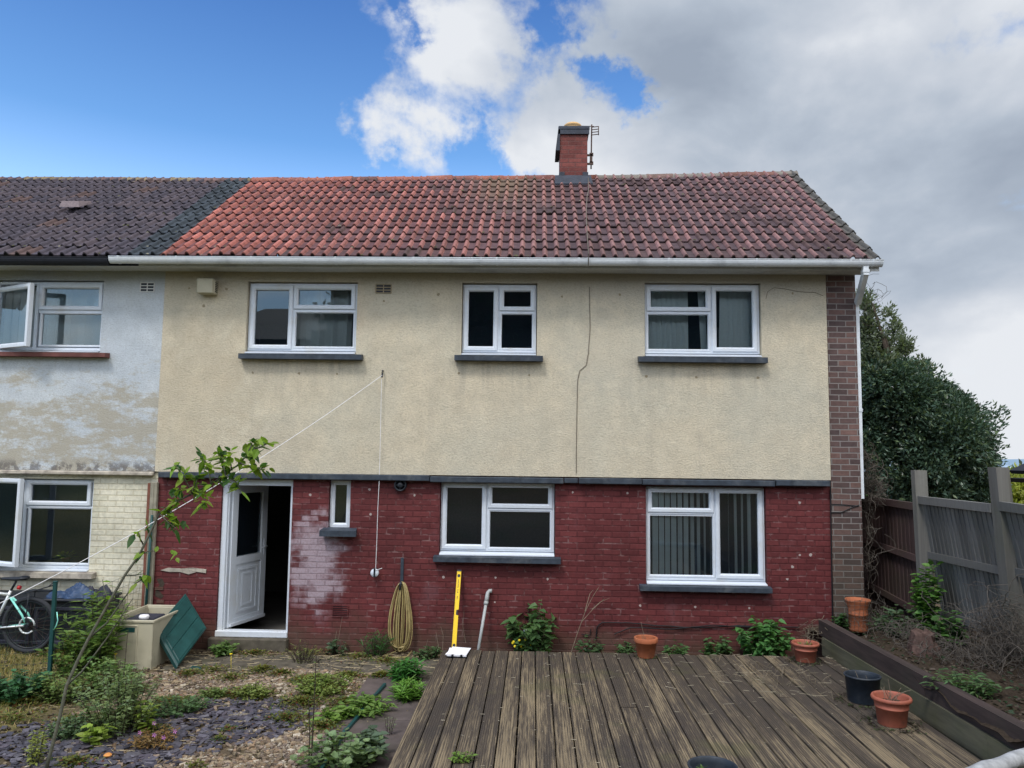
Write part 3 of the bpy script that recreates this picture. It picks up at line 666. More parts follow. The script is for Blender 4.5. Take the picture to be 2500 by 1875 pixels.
# brown brick pier and gable end, other outer walls
mb = MB(); mb.box(RX0 + .002, RX1, -.012, .30, -.15, 5.0)
mb.build('brick_pier', M['brown'], house)
RY, RZ = 2.70, 7.20
mb = MB(); gx0, gx1 = RX1 - .22, RX1 - .006
pts = [(.301, -.15), (5.45, -.15), (5.45, 5.0), (RY, RZ - .12), (.301, 5.28)]
mb.add([(gx0, y, z) for y, z in pts] + [(gx1, y, z) for y, z in pts], [(0, 1, 2, 3, 4), (9, 8, 7, 6, 5), (0, 5, 6, 1), (1, 6, 7, 2), (2, 7, 8, 3), (3, 8, 9, 4), (4, 9, 5, 0)])
mb.build('gable_wall', M['brown'], house)
mb = MB(); mb.box(PX, gx0, 5.3, 5.45, -.15, 5.0); mb.box(PX + .001, PX + .1, .25, 5.3, -.1, 5.0); mb.box(PX + .1, gx0, .245, 5.3, 2.28, 2.40); mb.box(PX + .1, gx0, .245, 5.3, 4.80, 4.86)
for xw in (-2.6, .9): mb.box(xw, xw + .1, .245, 5.3, 2.40, 4.80)
for xw in (-2.45, .72): mb.box(xw, xw + .1, .245, 5.3, .10, 2.28)
mb.box(PX + .1, gx0, 3.3, 3.4, 2.40, 4.80); mb.box(PX + .1, gx0, 3.6, 3.7, .10, 2.28)  # cross walls added to keep the rooms behind the panes dark
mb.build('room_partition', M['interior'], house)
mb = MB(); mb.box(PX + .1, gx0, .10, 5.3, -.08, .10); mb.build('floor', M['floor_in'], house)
# string course in overlapping lengths
mb = MB()
for (a, b, dy, dz) in [(386, 1049, .0, .0), (1050, 1376, -.012, -.012), (1377, 1412, .028, -.004), (1413, 1567, -.010, -.008), (1568, 1893, .004, -.012), (1894, 2026, -.010, -.002)]:
    xa, xb = at(a, 1165, -.1).x, at(b, 1165, -.1).x
    mb.box(xa + .002, xb - .002, UY - .075 + dy, -.002, SC_B + dz, SC_T + dz - .003 - (.010 if dy > .02 else 0), bev=.008)
mb.build('string_course', M['navy'], house)
# mortar patch and broken bricks at the party line
mb = MB()
P0 = [(392, 1392), (410, 1386), (440, 1388), (470, 1386), (504, 1390), (503, 1399), (480, 1396), (462, 1402), (440, 1396), (415, 1396)]
vs = [at(x, y, -.004) for x, y in P0]; mb.add([(v.x, -.012 - .004 * (i % 2), v.z) for i, v in enumerate(vs)] + [(v.x, .0, v.z) for v in vs], [tuple(range(10))] + [(i, 10 + i, 10 + (i + 1) % 10, (i + 1) % 10) for i in range(10)])
mb.build('mortar_patch', M['stone'], house)
mb = MB()
P1 = [(382, 1413), (396, 1412), (402, 1425), (396, 1436), (386, 1440), (392, 1446), (400, 1456), (392, 1462), (378, 1455), (380, 1440), (390, 1428)]
mb.add([(at(x, y, -.004).x, -.004, at(x, y, -.004).z) for x, y in P1], [tuple(range(len(P1)))])
mb.build('brick_hole', M['barkdark'], house)
mb = MB(); mb.box(at(390, 1440).x - .06, at(390, 1440).x + .05, -.014, .0, at(390, 1436).z - .02, at(390, 1436).z + .015); mb.build('broken_brick', M['chim'], house); mb = MB(); mb.box(at(388, 1468).x - .03, at(388, 1468).x + .07, -.012, .0, at(390, 1468).z - .03, at(390, 1468).z + .02, bev=.006); mb.build('broken_brick', M['chim'], house)

# airbricks, flue, extractor, vents
def airbrick(house_, rect, Y, mat, rows, cols, label=None, back='black'):
    a = rectpx(*rect, Y - .01); mb = MB(); w, h = a[1] - a[0], a[3] - a[2]; t = .012
    ey = [a[2] + h * i / rows for i in range(rows + 1)]; ex = [a[0] + w * i / cols for i in range(cols + 1)]
    for z in ey: mb.box(a[0], a[1], Y - .012, Y, z - t / 2, z + t / 2)
    for x in ex: mb.box(x - t / 2, x + t / 2, Y - .0105, Y - .001, a[2], a[3])
    o = mb.build('airbrick', mat, house_)
    mb = MB(); mb.add([(a[0], Y - .003, a[2]), (a[1], Y - .003, a[2]), (a[1], Y - .003, a[3]), (a[0], Y - .003, a[3])], [(0, 1, 2, 3)]); mb.build('vent_opening', M[back], o)
    if label: o['label'] = label
airbrick(house, (917.5, 955, 694.5, 715), UY, M['plug2'], 3, 2, 'cream airbrick beside the left upper window')
airbrick(house, (811, 849, 1479, 1506), 0.0, M['red'], 6, 1, 'red painted airbrick low in the wall')
a = rectpx(481, 521, 680, 717, UY - .12); mb = MB(); mb.box(a[0], a[1], UY - .14, UY - .115, a[2] + .005, a[3], bev=.01); mb.box(a[0] + .02, a[1] + .015, UY - .115, UY, a[2], a[3] - .008, bev=.008)
vc = mb.build('vent_cover', M['beige'], house)
mb = MB()
for i in range(6):
    z = a[2] + .03 + i * .024; mb.box(a[1] + .0155, a[1] + .019, UY - .10, UY - .03, z, z + .011)
mb.build('louvre', M['black'], vc)
p = at(977.5, 1184.5, -.05); mb = MB(); mb.lathe((p.x, 0, p.z), [(.078, 0), (.082, .05), (.078, .075), (.062, .075), (.058, .03), (0, .03)], 28, M=Matrix.Rotation(math.pi / 2, 3, 'X'))
mb.lathe((p.x, 0, p.z), [(.034, .03), (.034, .085), (.024, .09), (0, .09)], 20, M=Matrix.Rotation(math.pi / 2, 3, 'X'))
mb.box(p.x - .06, p.x + .06, -.07, -.06, p.z - .006, p.z + .006); mb.box(p.x - .006, p.x + .006, -.072, -.062, p.z - .06, p.z + .06)
mb.build('boiler_flue', M['black'], house)

# cables
def cable(name, px, Y, r, mat, parent=house, jig=0.0):
    pts = []
    for (a, b) in zip(px, px[1:]):
        n = 6
        for i in range(n):
            t = i / n; pts.append((a[0] * (1 - t) + b[0] * t, a[1] * (1 - t) + b[1] * t))
    pts.append(px[-1]); mb = MB()
    w = [at(x, y, Y) for x, y in pts]; w = [(v.x + random.uniform(-jig, jig), Y, v.z + random.uniform(-jig, jig)) for v in w]
    mb.tube(w, r, 5, cap=False); return mb.build(name, mat, parent)
cable('cable', [(1439, 700), (1441, 800), (1437, 860), (1431, 892), (1415, 905), (1410, 930), (1408, 1040), (1407, 1156)], UY - .006, .0045, M['cable2'], jig=.002)
cable('cable', [(1870, 730), (1874, 712), (1890, 702), (1915, 705), (1950, 712), (1990, 714), (2010, 722)], UY - .006, .0035, M['cable2'])
cable('cable', [(2027, 1172), (2029, 1300), (2031, 1420), (2033, 1560)], -.018, .009, M['cable'])
cable('cable', [(1455, 1560), (1458, 1530), (1470, 1520), (1540, 1521), (1600, 1527), (1700, 1533), (1800, 1528), (1950, 1532)], -.02, .008, M['cable'], jig=.003)
cable('cable', [(1500, 1548), (1540, 1532), (1640, 1536), (1740, 1526), (1870, 1534)], -.03, .007, M['cable'], jig=.003)
cable('cable', [(1420, 1548), (1440, 1552), (1443, 1535)], -.02, .006, M['cable'])
cable('cable', [(2028, 1231), (2060, 1232), (2095, 1236)], -.02, .006, M['cable'])
cable('cable', [(2028, 1251), (2055, 1251), (2078, 1240), (2098, 1233)], -.02, .007, M['cable'])

# roofs ------------------------------------------------------------------
EY, EZ = -.42, 5.055
SL = math.hypot(RY - EY, RZ + .04 - EZ); NC = 13; CL = SL / NC
def ridge_dz(x): return np.interp(x, [-11, -8, -5, -.8, 2, 4.35], [.0, .0, -.01, .03, .06, .13]) 
def tile_roof(name, x0, x1, colfn, parent, back=True):
    per = .150; seg = [0, .06, .30, .52, .555, .60, .66, .745, .83, .89, .935, .97]          # pan then roll
    hz = [0, -.001, -.003, -.001, .010, .023, .034, .039, .034, .023, .010, .001]
    n0 = math.floor(x0 / per); n1_ = math.ceil(x1 / per)
    us = []; hs = []; cid = []; rl = []
    for c in range(n0, n1_):
        for s_, h in zip(seg, hz):
            x = (c + s_) * per
            if x0 <= x <= x1: us.append(x); hs.append(h); cid.append(c); rl.append(1 if s_ >= .53 else 0)
    us = [x0] + us + [x1]; hs = [hs[0] * 0] + hs + [0]; cid = [cid[0]] + cid + [cid[-1]]; rl = [0] + rl + [rl[-1]]
    us = np.array(us); hs = np.array(hs); cid = np.array(cid); rl = np.array(rl); nu = len(us)
    dy, dz = (RY - EY) / SL, (RZ + .04 - EZ) / SL
    V = []; Fs = []; C = []; base = 0
    for c in range(NC):
        s0 = c * CL; s1 = (c + 1) * CL + .03
        rows = [(s0 + .006, .003), (s0, .010), (s0 + .004, .030), ((s0 + s1) / 2, .016), (s1, .002)]
        jit = RNG.normal(0, .0018, 4000) + (RNG.random(4000) < .012) * .010; tilt = RNG.normal(0, .0022, 4000)
        tid = (cid // 2) % 2000
        uj = us + RNG.normal(0, .003) 
        uj[0] = us[0]; uj[-1] = us[-1]
        for ri, (s_, t) in enumerate(rows):
            hh = hs * 1.0 + t + (jit[tid] if ri else 0) + (tilt[tid] * (1 if ri > 0 and ri < 3 else 0))
            frac = s_ / SL; sg = ridge_dz(uj) * frac
            ss_ = s_ + (jit[tid] * 1.5 if ri < 3 else 0)
            V.append(np.stack([uj, EY + ss_ * dy - hh * dz, EZ + ss_ * dz + hh * dy + sg], -1))
            C.append(colfn(uj, c, tid, rl, ri))
        for r in range(4):
            a = base + r * nu + np.arange(nu - 1); Fs.append(np.stack([a, a + 1, a + nu + 1, a + nu], -1))
        base += 5 * nu
    V = np.concatenate(V); C = np.concatenate(C); Fs = np.concatenate(Fs)
    o = npmesh(name, V, Fs, M['roof'], parent, col=C)
    # far slope as one plain tiled plane
    mb = MB(); mb.add([(x0, RY - .01, RZ), (x1, RY - .01, RZ + ridge_dz(x1)), (x1, 5.85, EZ), (x0, 5.85, EZ)], [(0, 1, 2, 3)]); mb.build('rear_slope', M['blackroof'], o)
    return o
rt = np.random.default_rng(5).random((40, 2000)); rt2 = np.random.default_rng(6).random((40, 2000))
def mixc(a, b, t): t = np.asarray(t)[..., None]; return np.array(a) * (1 - t) + np.array(b) * t
def col_red(u, c, tid, rl, ri):
    t = np.clip((u + 5.0) / 7.0, 0, 1)
    n = .5 + .5 * np.sin(u * 1.3 + c * .8) * np.cos(u * .63 - c * .47)
    r = rt[c, tid % 2000]; r2 = rt2[c, tid % 2000]
    pan = mixc((.130, .056, .056), (.082, .056, .063), np.clip(t * 1.15 + (n - .5) * .3, 0, 1)); pan = pan * (.72 + .55 * r)[:, None]
    pan = mixc((0, 0, 0), (1, 1, 1), np.ones(len(u))) * pan
    roll = mixc((.345, .125, .102), (.205, .114, .108), np.clip(t * 1.1 + (n - .5) * .45, 0, 1)) * (.70 + .6 * r2)[:, None]
    k = (r < .14) & (t > .2); pan[k] = np.array((.085, .052, .055)) * (.7 + .5 * r2[k])[:, None]
    k = (r2 < .10) & (t > .25); roll[k] = np.array((.10, .062, .058))
    col = np.where((rl > 0)[:, None], roll, pan)
    d = np.exp(-((u + .55 - (12 - c) * .02) / .55) ** 2) * np.clip((c - 5) / 6, 0, 1)
    lich = (d * (.4 + .6 * r))[:, None] * .55; col = col * (1 - lich) + np.array((.23, .175, .095)) * lich
    e = (u > 4.22)[:, None]; col = np.where(e, np.array((.10, .095, .085)), col)
    if c == 0: col = col * .8 + np.array((.05, .045, .04)) * .25
    if ri < 2: col = col * .18  # tile noses darkened: the shadow line under each course is painted in
    col = col * np.where((rl > 0), 1.0, .92)[:, None]  # pans toned down further, painting in shade between the rolls
    return col
def col_dark(u, c, tid, rl, ri):
    r = rt[c, tid % 2000]; r2 = rt2[c, tid % 2000]
    pan = mixc((.050, .047, .062), (.078, .064, .078), r); roll = mixc((.060, .054, .070), (.098, .080, .092), r2)
    col = np.where((rl > 0)[:, None], roll, pan)
    k = r < .06; col[k] = np.array((.10, .068, .065))
    b = (u > PX - .34 + .0 * c)[:, None]; col = np.where(b, np.array((.045, .056, .068)) * (.8 + .4 * r)[:, None], col)
    if ri < 2: col = col * .25  # course shadow line put into the colour of the dark tiles
    return col
RPX = PX + .10
roof = tile_roof('roof', RPX, 4.36, col_red, house)
nroof = tile_roof('roof', -10.6, RPX - .003, col_dark, nhouse)
rgm = np.random.default_rng(31); n = 330
mx_ = rgm.uniform(-10.3, 4.2, n); mc_ = rgm.integers(0, NC, n); ms_ = mc_ * CL + rgm.uniform(-.005, .03, n); mf = ms_ / SL
mp_ = np.stack([mx_, EY + ms_ * (RY - EY) / SL - .028, EZ + ms_ * (RZ + .04 - EZ) / SL + .030 + ridge_dz(mx_) * mf], -1)
for nm_, sel, par in (('moss', mx_ > RPX, roof), ('moss', mx_ <= RPX, nroof)):
    p_ = mp_[sel]; k_ = len(p_); th_ = np.linspace(0, 2 * np.pi, 7)[:-1]; r_ = rgm.uniform(.006, .020, (k_, 1))
    ring = p_[:, None] + np.stack([np.cos(th_)[None] * r_ * 1.5, np.sin(th_)[None] * r_ * .8, np.sin(th_)[None] * r_ * .55], -1) * rgm.uniform(.6, 1.2, (k_, 6, 1)); top_ = p_ + np.stack([np.zeros(k_), -r_[:, 0] * .35, r_[:, 0] * .6], -1)
    V_ = np.concatenate([ring, top_[:, None]], 1).reshape(-1, 3); o_ = (np.arange(k_) * 7)[:, None, None]; F_ = (np.array([[i, (i + 1) % 6, 6] for i in range(6)])[None] + o_).reshape(-1, 3)
    cc_ = np.where(rgm.random((k_, 1)) < .45, np.array([[.16, .15, .11]]), np.array([[.075, .075, .035]])) * rgm.uniform(.6, 1.4, (k_, 1))
    o = npmesh(nm_, V_, F_, M['roof'], par, col=np.repeat(cc_, 7, 0)); o['kind'] = 'stuff'
def ridge(x0, x1, mats, parent, nm='ridge'):
    V = []; Fs = []; C = []; b = 0; x = x0; i = 0; L = .43
    rr = np.random.default_rng(int(abs(x0) * 10))
    while x < x1 - .05:
        xe = min(x + L, x1); rz = rr.normal(0, .004); g_ = rr.normal(0, .004)
        c = np.array(mats[rr.integers(len(mats))]) * rr.uniform(.8, 1.15)
        for (xa, rad_) in ((x, .114), (x + .002, .120), (x + .030, .120), (x + .034, .114), (xe + .01, .115)):
            for k in range(9):
                th = math.pi * (k / 8); zz = RZ + .0 + ridge_dz(min(xa, 4.35)) + rz + g_ * (xa - x) * 4
                V.append((xa, RY - math.cos(th) * rad_ * 1.12, zz - .045 + math.sin(th) * rad_)); C.append(c)
        for r in range(4):
            for k in range(8): Fs.append((b + r * 9 + k, b + r * 9 + k + 1, b + (r + 1) * 9 + k + 1, b + (r + 1) * 9 + k))
        Fs.append((b + 36, b + 38, b + 40, b + 44)) if False else None
        b += 45; x = xe; i += 1
    o = npmesh(nm, np.array(V), np.array(Fs), M['roof'], parent, col=np.array(C), smooth=False); return o
ridge(RPX, 1.0, [(.26, .10, .07), (.20, .085, .07), (.17, .085, .075)], roof)
o = ridge(1.0, 4.38, [(.17, .085, .07), (.15, .10, .085), (.18, .16, .14)], roof, 'ridge')
ridge(-10.6, RPX - .02, [(.15, .095, .09), (.13, .10, .10), (.19, .15, .09)], nroof)
mb = MB(); mb.disc((4.385, RY, RZ + .085), .12, (1, 0, 0), 14); mb.build('ridge_cap', M['stone'], roof)
# verge / barge at the gable end
mb = MB(); y0, z0 = EY + .02, EZ - .03; y1, z1 = RY, RZ + .10
mb.hexa([(4.22, y0, z0 - .11), (4.345, y0, z0 - .11), (4.345, y1, z1 - .11), (4.22, y1, z1 - .11), (4.22, y0, z0), (4.345, y0, z0), (4.345, y1, z1), (4.22, y1, z1)])
mb.build('verge', M['soffit'], roof)
# soffit, fascia, gutters
mb = MB(); mb.box(PX - .20, 4.32, -.335, UY - .002, 4.955, 4.985, bev=.004); mb.box(PX - .20, 4.32, -.36, -.336, 4.945, 5.075)
mb.build('soffit', M['soffit'], house)
def gutter(name, x0, x1, mat, parent, clips, z=5.045, w=.058, h=.085, y=-.425):
    n = 10; prof = []
    for k in range(n + 1):
        th = math.pi * k / n; prof.append((y - math.cos(th) * w, z - math.sin(th) * h * .95))
    inner = [(y + (p[0] - y) * .88, z + (p[1] - z) * .9) for p in prof][::-1]
    P_ = prof + inner; m_ = len(P_); mb = MB()
    mb.add([(x0, a, b) for a, b in P_] + [(x1, a, b) for a, b in P_], [(i, (i + 1) % m_, m_ + (i + 1) % m_, m_ + i) for i in range(m_)])
    for xe in (x0, x1): mb.add([(xe, a, b) for a, b in prof], [tuple(range(n + 1))])
    mb.tube([(x0, y - w, z + .002), (x1, y - w, z + .002)], .006, 6)
    g_ = mb.build(name, mat, parent)
    for x in clips:
        mb = MB()
        pr = [(y + (p[0] - y) * 1.07, z + (p[1] - z) * 1.06) for p in prof]
        mb.add([(x - .012, a, b) for a, b in pr] + [(x + .012, a, b) for a, b in pr], [(i, i + 1, n + 2 + i, n + 1 + i) for i in range(n)])
        mb.box(x - .012, x + .012, y - w - .006, y - w + .02, z, z + .010)
        mb.build('gutter_clip', mat, g_)
    return g_
GX0, GX1 = at(267, 640, -.45).x, at(2155, 648, -.45).x
gutter('gutter', GX0, GX1, M['gutter'], house, [at(px, 640, -.45).x for px in (290, 432, 615, 820, 1010, 1175, 1213, 1413, 1434, 1632, 1846, 2075, 2098, 2130)])
gutter('gutter', -10.6, GX0 - .02, M['blackroof'], nhouse, [-9.5, -8.3, -7.2, -6.4], z=5.035, w=.055, h=.095)
mb = MB(); mb.box(-10.6, PX - .205, -.36, -.336, 4.955, 5.07); mb.build('fascia', M['blackroof'], nhouse)
mb = MB()
xb = -10.6
while xb < PX - .21: 
    mb.box(xb + .002, min(xb + .148, PX - .203), -.335, UY - .002, 4.955 + .002 * random.random(), 4.985); xb += .15
mb.build('soffit', M['soffit'], nhouse)
# downpipe
mb = MB(); ox = at(2112, 655, -.42).x
def sq(mb, a, b, w=.033):
    a = Vector(a); b = Vector(b); t = (b - a).normalized(); u = Vector((0, 1, 0)); u = (u - t * u.dot(t)).normalized(); v = t.cross(u)
    mb.hexa([a - u * w - v * w, a + u * w - v * w, a + u * w + v * w, a - u * w + v * w, b - u * w - v * w, b + u * w - v * w, b + u * w + v * w, b - u * w + v * w])
sq(mb, (ox, -.42, 4.985), (ox, -.42, 4.86)); sq(mb, (ox, -.42, 4.885), (RX1 + .02, -.02, 4.58)); sq(mb, (RX1 + .020, .03, 4.62), (RX1 + .012, .03, 2.04), .030)
sq(mb, (ox, -.42, 4.93), (ox, -.42, 4.895), .040); sq(mb, (RX1 + .018, .03, 3.2), (RX1 + .018, .03, 3.16), .036)
mb.build('downpipe', M['gutter'], house)
# chimney -----------------------------------------------------------------
cyf = RY - .30; cx0, cx1 = at(1367, 400, cyf).x, at(1434, 400, cyf).x; ctop = at(1400, 318, cyf).z; cb = RZ - .35
mb = MB(); mb.box(cx0, cx1, cyf, cyf + .50, cb, ctop)
chim = mb.build('chimney', M['chim'], house)
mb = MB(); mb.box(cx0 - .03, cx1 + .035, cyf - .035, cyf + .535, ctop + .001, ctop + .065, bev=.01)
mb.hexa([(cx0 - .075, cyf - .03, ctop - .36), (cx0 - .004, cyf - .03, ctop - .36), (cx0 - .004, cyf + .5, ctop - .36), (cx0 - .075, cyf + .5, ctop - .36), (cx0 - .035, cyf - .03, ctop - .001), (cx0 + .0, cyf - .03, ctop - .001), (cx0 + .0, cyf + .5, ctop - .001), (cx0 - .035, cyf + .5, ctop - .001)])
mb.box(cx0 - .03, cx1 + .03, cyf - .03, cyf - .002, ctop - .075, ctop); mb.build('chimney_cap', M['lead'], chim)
mb = MB(); cc = ((cx0 + cx1) / 2 - .01, cyf + .2, ctop + .062); mb.lathe(cc, [(.135, 0), (.14, .07), (.15, .08), (.15, .10), (.12, .125), (.06, .15), (.0, .155)], 24); mb.build('chimney_pot', M['orange'], chim)
mb = MB(); fz = at(1400, 452, cyf).z
mb.hexa([(cx0 - .09, cyf - .16, fz - .06), (cx1 + .08, cyf - .16, fz - .06), (cx1 + .08, cyf + .02, fz + .05), (cx0 - .09, cyf + .02, fz + .05), (cx0 - .09, cyf - .17, fz - .03), (cx1 + .08, cyf - .17, fz - .03), (cx1 + .06, cyf - .004, fz + .17), (cx0 - .08, cyf - .004, fz + .17)])
mb.box(cx0 - .012, cx1 + .012, cyf - .012, cyf + .52, fz - .02, fz + .13); mb.box(cx0 - .014, cx0 + .08, cyf - .015, cyf + .52, fz + .13, fz + .22); mb.box(cx1 - .08, cx1 + .014, cyf - .015, cyf + .52, fz + .13, fz + .22)
mb.build('flashing', M['lead'], chim)
mb = MB(); ax = cx1 + .065; az = ctop - .65
mb.tube([(ax, cyf + .05, az), (ax + .01, cyf + .05, ctop + .12)], .013, 6)
for z in (az + .07, az + .22): mb.box(cx1 - .01, ax + .035, cyf + .02, cyf + .06, z, z + .025); mb.box(ax - .03, ax + .035, cyf + .0, cyf + .02, z - .015, z + .04)
mb.box(ax - .02, ax + .02, cyf + .0, cyf + .08, az + .09, az + .24)
for k in range(4): mb.tube([(ax, cyf + .02, ctop + .06 - k * .045), (ax + .12, cyf + .0, ctop + .065 - k * .045)], .008, 5)
mb.tube([(ax + .12, cyf, ctop + .07), (ax + .12, cyf, ctop - .085)], .008, 5); mb.tube([(ax + .05, cyf + .05, ctop + .09), (ax - .22, cyf + .08, ctop + .11)], .007, 5)
mb.build('aerial_bracket', M['rust'], chim)
# cable across the roof
mb = MB(); pts = []
for (px, py, f) in [(1436, 455, .90), (1437, 500, .72), (1433, 520, .62), (1431, 560, .42), (1433, 600, .20), (1437, 640, -.02)]:
    Y_ = EY + (RY - EY) * f - .06; v = at(px, py, Y_); pts.append((v.x, Y_, EZ + (RZ + .04 - EZ) * f + .075 + ridge_dz(v.x) * f))
pts += [(pts[-1][0], EY - .08, 5.06), (pts[-1][0], EY - .07, 4.95)]
mb.tube(pts, .006, 5); mb.build('cable', M['cable2'], house)

# ---- neighbouring house -------------------------------------------------
def open_casement(w, hinge_px, free_px, t, b, Yh, Yf, label=None):
    cy = (t + b) / 2
    h = at(hinge_px, cy, Yh); f = at(free_px, cy, Yf); z1 = at(free_px, t, Yf).z; z0 = at(free_px, b, Yf).z
    L = math.hypot(f.x - h.x, f.y - h.y); an = math.atan2(f.y - h.y, f.x - h.x)
    def tr(m_):
        m_.v = [(h.x + v[0] * math.cos(an) - v[1] * math.sin(an), h.y + v[0] * math.sin(an) + v[1] * math.cos(an), v[2]) for v in m_.v]; return m_
    mc = MB(); frame(mc, 0, L, z0, z1, .062, 0, .055); mc.box(L - .07, L - .004, .0551, .062, z0 + .02, z1 - .02)
    o = tr(mc).build('casement', M['pvc'], w); o['label'] = label or 'casement swung open'
    mp = MB(); mp.add([(.05, .03, z0 + .05), (L - .05, .03, z0 + .05), (L - .05, .03, z1 - .05), (.05, .03, z1 - .05)], [(0, 1, 2, 3)]); tr(mp).build('pane', M['glass'], o)
NU = dict(r=(-14, 253.5, 688, 856), cill=859, sill=(-40, 257, 859, 869.5), mull=88, cas=[('OPEN', 0, 0, 0, 0)], top=[(97, 251, 694, 757)], panes=[(111.6, 236.8, 709.5, 745), (111.6, 236.8, 709.5, 745), (100.4, 244.5, 767, 842)])
NL = dict(r=(-90, 228, 1170, 1387), cill=1392, sill=(-110, 224, 1393, 1410), mull=57, cas=[('OPEN', 0, 0, 0, 0)], top=[(65, 223, 1173, 1234)], panes=[(80.8, 210.3, 1182.4, 1220), (80.8, 210.3, 1182.4, 1220), (69.4, 218.2, 1241.4, 1374.3)])
nw1, o1 = make_window(nhouse, NU, wy=-.03, sillmat='redsill', label='upper window with net curtain, one casement open'); open_casement(nw1, -14, 68, 690, 845, 0.0, -.34)
nw2, o2 = make_window(nhouse, NL, wy=.0, sillmat='stone', label='lower window with pot plant inside, one casement open'); open_casement(nw2, -86, 42, 1169, 1386, 0.03, -.30)
mb = MB(); holes(mb, -10.6, PX - .002, SC_T, 5.02, [o1], -.03, .24)
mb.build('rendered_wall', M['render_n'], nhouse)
mb = MB(); holes(mb, -10.6, PX + .033, -.15, SC_T - .01, [o2], -.001, .24); mb.build('brick_wall', M['cream_brick'], nhouse)
mb = MB(); mb.box(-10.6, PX - .01, -.085, -.004, SC_B + .02, SC_T - .003, bev=.012); mb.build('string_course', M['stone'], nhouse)
airbrick(nhouse, (342.5, 376, 690, 712), -.03, M['pvc_dull'], 3, 2)
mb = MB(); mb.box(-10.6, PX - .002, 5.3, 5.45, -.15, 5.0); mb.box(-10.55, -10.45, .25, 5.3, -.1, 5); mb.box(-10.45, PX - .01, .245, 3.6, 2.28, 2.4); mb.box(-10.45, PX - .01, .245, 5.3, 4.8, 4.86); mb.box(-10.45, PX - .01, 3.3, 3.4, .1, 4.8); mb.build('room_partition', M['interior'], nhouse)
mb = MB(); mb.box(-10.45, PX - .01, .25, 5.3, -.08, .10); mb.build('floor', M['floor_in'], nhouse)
# roof vent tile
v = at(180, 540, 1.0); mb = MB(); f = (v.y - EY) / (RY - EY)
Yv = EY + (RY - EY) * .52; pv = at(180, 543, Yv - .1); zv = EZ + (RZ - EZ) * .52 + .09
mb.hexa([(pv.x - .17, Yv - .22, zv - .08), (pv.x + .14, Yv - .22, zv - .08), (pv.x + .17, Yv + .05, zv + .06), (pv.x - .14, Yv + .05, zv + .06), (pv.x - .14, Yv - .20, zv + .02), (pv.x + .11, Yv - .20, zv + .02), (pv.x + .16, Yv + .04, zv + .10), (pv.x - .10, Yv + .04, zv + .10)])
mb.build('roof_vent', simple('vent_tile', (.20, .16, .17), .7, .3, namt=.2), nroof)

# post boards and black pipe at the party line
xa, xb = at(350, 1300).x, at(357, 1300).x
t = thing('boundary_post', 'weathered timber post with reddish edge board on the wall between the houses', 'post', (at(366, 1500).x, -.04, .1))
x0_, x1_ = at(357.5, 1300, -.05).x, at(378, 1300, -.05).x
mb = MB(); mb.box(x0_ + .02, x1_, -.055, -.002, .1, 2.13, bev=.006); mb.box(x0_ + .05, x0_ + .07, -.062, -.055, .1, 2.12); mb.build('post', M['copperwood'], t)
mb = MB(); mb.box(x0_ - .022, x0_ + .018, -.045, -.002, .1, 2.12, bev=.004); mb.build('edge_board', M['redwood'], t)
zt = at(364, 1257, -.08).z; mb = MB(); px_ = at(364, 1400, -.08).x; mb.tube([(px_ + .0, -.085, zt), (px_ - .02, -.085, .1)], .017, 8); tag(mb.build('drainpipe', M['postgreen'], None, (px_, -.085, .1)), 'thin dark pipe standing against the weathered post between the houses', 'pipe')

# ---- things behind the glass -------------------------------------------
def blind(px0, px1, n, Y, z0, z1, ang, label, mat='blind', w=.089, angs=None, cat='blind', name='vertical_blind', group=None, yw=0.0, skip=()):
    x0, x1 = at(px0, 800, Y).x, at(px1, 800, Y).x; mb = MB()
    for i in range(n):
        if i in skip: continue
        x = x0 + (x1 - x0) * (i + .5) / n; a = (angs[i] if angs else ang) + random.uniform(-.06, .06); dx, dy_ = math.cos(a) * w / 2, math.sin(a) * w / 2
        sk = random.uniform(-.004, .004)
        bow = .008
        mb.add([(x - dx, Y - dy_, z1), (x, Y + bow, z1), (x + dx, Y + dy_, z1), (x - dx + sk, Y - dy_, z0), (x + sk, Y + bow, z0), (x + dx + sk, Y + dy_, z0)], [(0, 1, 4, 3), (1, 2, 5, 4)], smooth=False)
    mb.box(x0 - .03, x1 + .03, Y - .02, Y + .02, z1, z1 + .04)
    return tag(mb.build(name, M[mat], None, (x0, Y, z0)), label, cat, group)
za, zb = at(1700, 860, .2).z, at(1700, 690, .2).z
blind(1583, 1678, 8, .22, za - .03, zb + .03, .25, 'pale vertical blind slats drawn behind the left half of the right upper window')
blind(1767, 1853, 7, .22, za - .03, zb + .03, .18, 'pale vertical blind slats closed across the right casement of the right upper window')
def slat(px0t, px0b, Y, label):
    a = at(px0t, 700, Y); b = at(px0b, 858, Y); mb = MB(); w = .085; mb.hexa([(b.x, Y, b.z - .03), (b.x + w, Y, b.z - .03), (b.x + w, Y + .002, b.z - .03), (b.x, Y + .002, b.z - .03), (a.x, Y, a.z), (a.x + w, Y, a.z), (a.x + w, Y + .002, a.z), (a.x, Y + .002, a.z)])
    tag(mb.build('blind_slat', M['blind'], None, (b.x, Y, b.z)), label, 'blind slat')
slat(1702, 1712, .2, 'loose pale blind slat hanging askew just left of the mullion of the right upper window')
slat(1757, 1755, .2, 'single pale blind slat by the right casement hinge of the right upper window')
blind(720, 864, 9, .23, za - .05, zb + .04, .3, 'pale pleated slats hanging in the left upper window of the cream wall', mat='net', w=.125, angs=[.9, .1, .45, .1, .5, .15, .5, .2, .9])
zc_, zd_ = at(1720, 1425, .2).z, at(1720, 1195, .2).z
